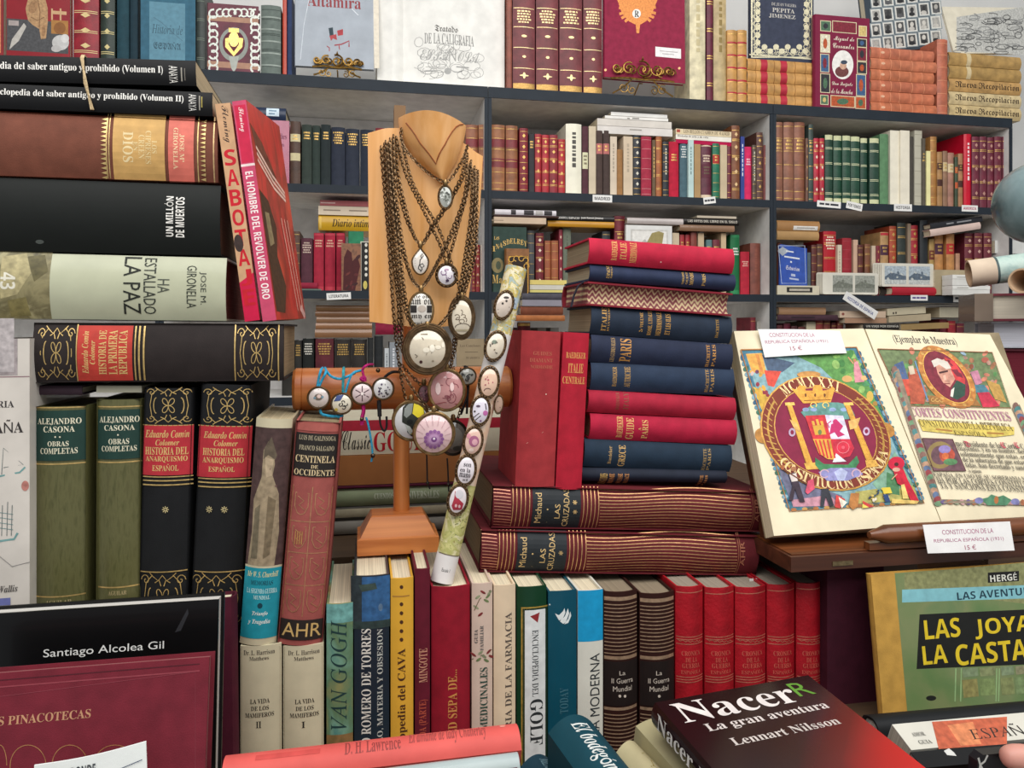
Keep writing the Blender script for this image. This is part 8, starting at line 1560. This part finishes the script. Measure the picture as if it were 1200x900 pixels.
mb = MB(); mb.lathe([(max(.0003, gr_*math.sin(math.pi*i/k)), cz-gr_*math.cos(math.pi*i/k)) for i in range(k+1)], blotch('globe_map', ['3a4648', '6f8486', '84989a', '2c3836'], 9, rough=.18, dist=.3), n); mb.build('sphere', gl, smooth=80)
mb = MB(); mb.tube([(gr_*1.08*math.sin(a), 0, cz+gr_*1.08*math.cos(a)) for a in [math.pi*i/30 for i in range(31)]], .003, mat('6a5a3a', 'metal'), 8); mb.build('meridian_arm', gl, smooth=50)
mb = MB(); mb.lathe([(.07, 0), (.07, .01), (.05, .018), (.012, .03), (.009, cz-gr_*1.08)], wood('3a2416', '5a3820', 'z', 'globe_wood', .3), 28); mb.build('stand', gl, smooth=40)
# ---------------------------------------------------------------- the hand reaching in at the lower right, holding a black wallet
skin = bpy.data.materials.new('skin'); skin.use_nodes = True; b = skin.node_tree.nodes['Principled BSDF']; b.inputs['Base Color'].default_value = lin('c98f80'); b.inputs['Roughness'].default_value = .5; b.inputs['Subsurface Weight'].default_value = .12; b.inputs['Subsurface Radius'].default_value = (.01, .004, .002)
nz = skin.node_tree.nodes.new('ShaderNodeTexNoise'); nz.inputs['Scale'].default_value = 300; bp = skin.node_tree.nodes.new('ShaderNodeBump'); bp.inputs['Strength'].default_value = .12; bp.inputs['Distance'].default_value = .001; skin.node_tree.links.new(nz.outputs['Fac'], bp.inputs['Height']); skin.node_tree.links.new(bp.outputs['Normal'], b.inputs['Normal'])
YHn = .515; tip = Q(1168, 887, YHn); S = lambda dx, dy, dz: tip+Vector((dx, dy, dz))
V = []; Ed = []; R = []
def jt(p, r, parent=None):
    V.append(p); R.append(r); i = len(V)-1
    if parent is not None: Ed.append((parent, i))
    return i
wr = jt(S(.125, -.03, -.075), .026); fa = jt(S(.19, -.06, -.11), .030, wr); fa2 = jt(S(.26, -.12, -.14), .034, fa)
pm_ = jt(S(.09, -.012, -.05), .024, wr)
t1 = jt(S(.072, -.016, -.022), .0155, pm_); t2 = jt(S(.042, -.008, -.006), .0118, t1); t3 = jt(S(.016, -.002, 0), .0108, t2); t4 = jt(S(.003, 0, -.001), .0078, t3)
for i in range(4):
    k0 = jt(S(.062-.004*i, .02-.004*i, -.036-.017*i), .0105-.0006*i, pm_); k1 = jt(S(.028-.003*i+.004*(i == 3), .028-.004*i, -.030-.018*i), .0092-.0005*i, k0); k2 = jt(S(.008+.003*(i == 3), .016-.003*i, -.030-.018*i), .0082-.0005*i, k1); k3 = jt(S(.012+.004*(i == 3), .003-.003*i, -.031-.018*i), .0072-.0005*i, k2)
o_ = S(.09, -.012, -.05); me = bpy.data.meshes.new('hand'); me.from_pydata([v-o_ for v in V], Ed, []); ho = bpy.data.objects.new('hand', me); COL.objects.link(ho); ho.location = o_
sk = ho.modifiers.new('skin', 'SKIN'); sk.use_smooth_shade = True
for v, r in zip(me.skin_vertices[0].data, R): v.radius = (r, r)
me.skin_vertices[0].data[0].use_root = True
sd = ho.modifiers.new('sub', 'SUBSURF'); sd.levels = 2; sd.render_levels = 2; me.materials.append(skin)
tag(ho, 'hand with its thumb forward reaching in at the lower right corner, holding a black pouch', 'person')
pw = empty('pouch', loc=Q(1152, 893, YHn+.012)); tag(pw, 'small black pouch with white vein lines held by the hand', 'pouch')
mb = MB(); pouch = mat('1b1b1e', 'gloss'); prof = [(-.009, .004), (-.004, .0085), (.02, .008), (.024, 0), (.02, -.05), (-.009, -.05), (-.011, -.02)]
mb.prism(prof, -.0045, .0045, pouch)
def psf(u, v, off): return ((u-.3)*.034, -.0045-off, .008-v*.058)
decorate(mb, [('s%', p, .05, 'b8bab4', 'ink') for p in ([(.05, .02), (.1, .12), (.06, .25), (.14, .4)], [(.1, .12), (.22, .08), (.3, .0)], [(.06, .25), (.2, .3), (.3, .42)], [(.1, .12), (.18, .2), (.2, .3)])], .034, .058, psf); mb.build('body', pw)
bpy.data.objects.remove(_to)
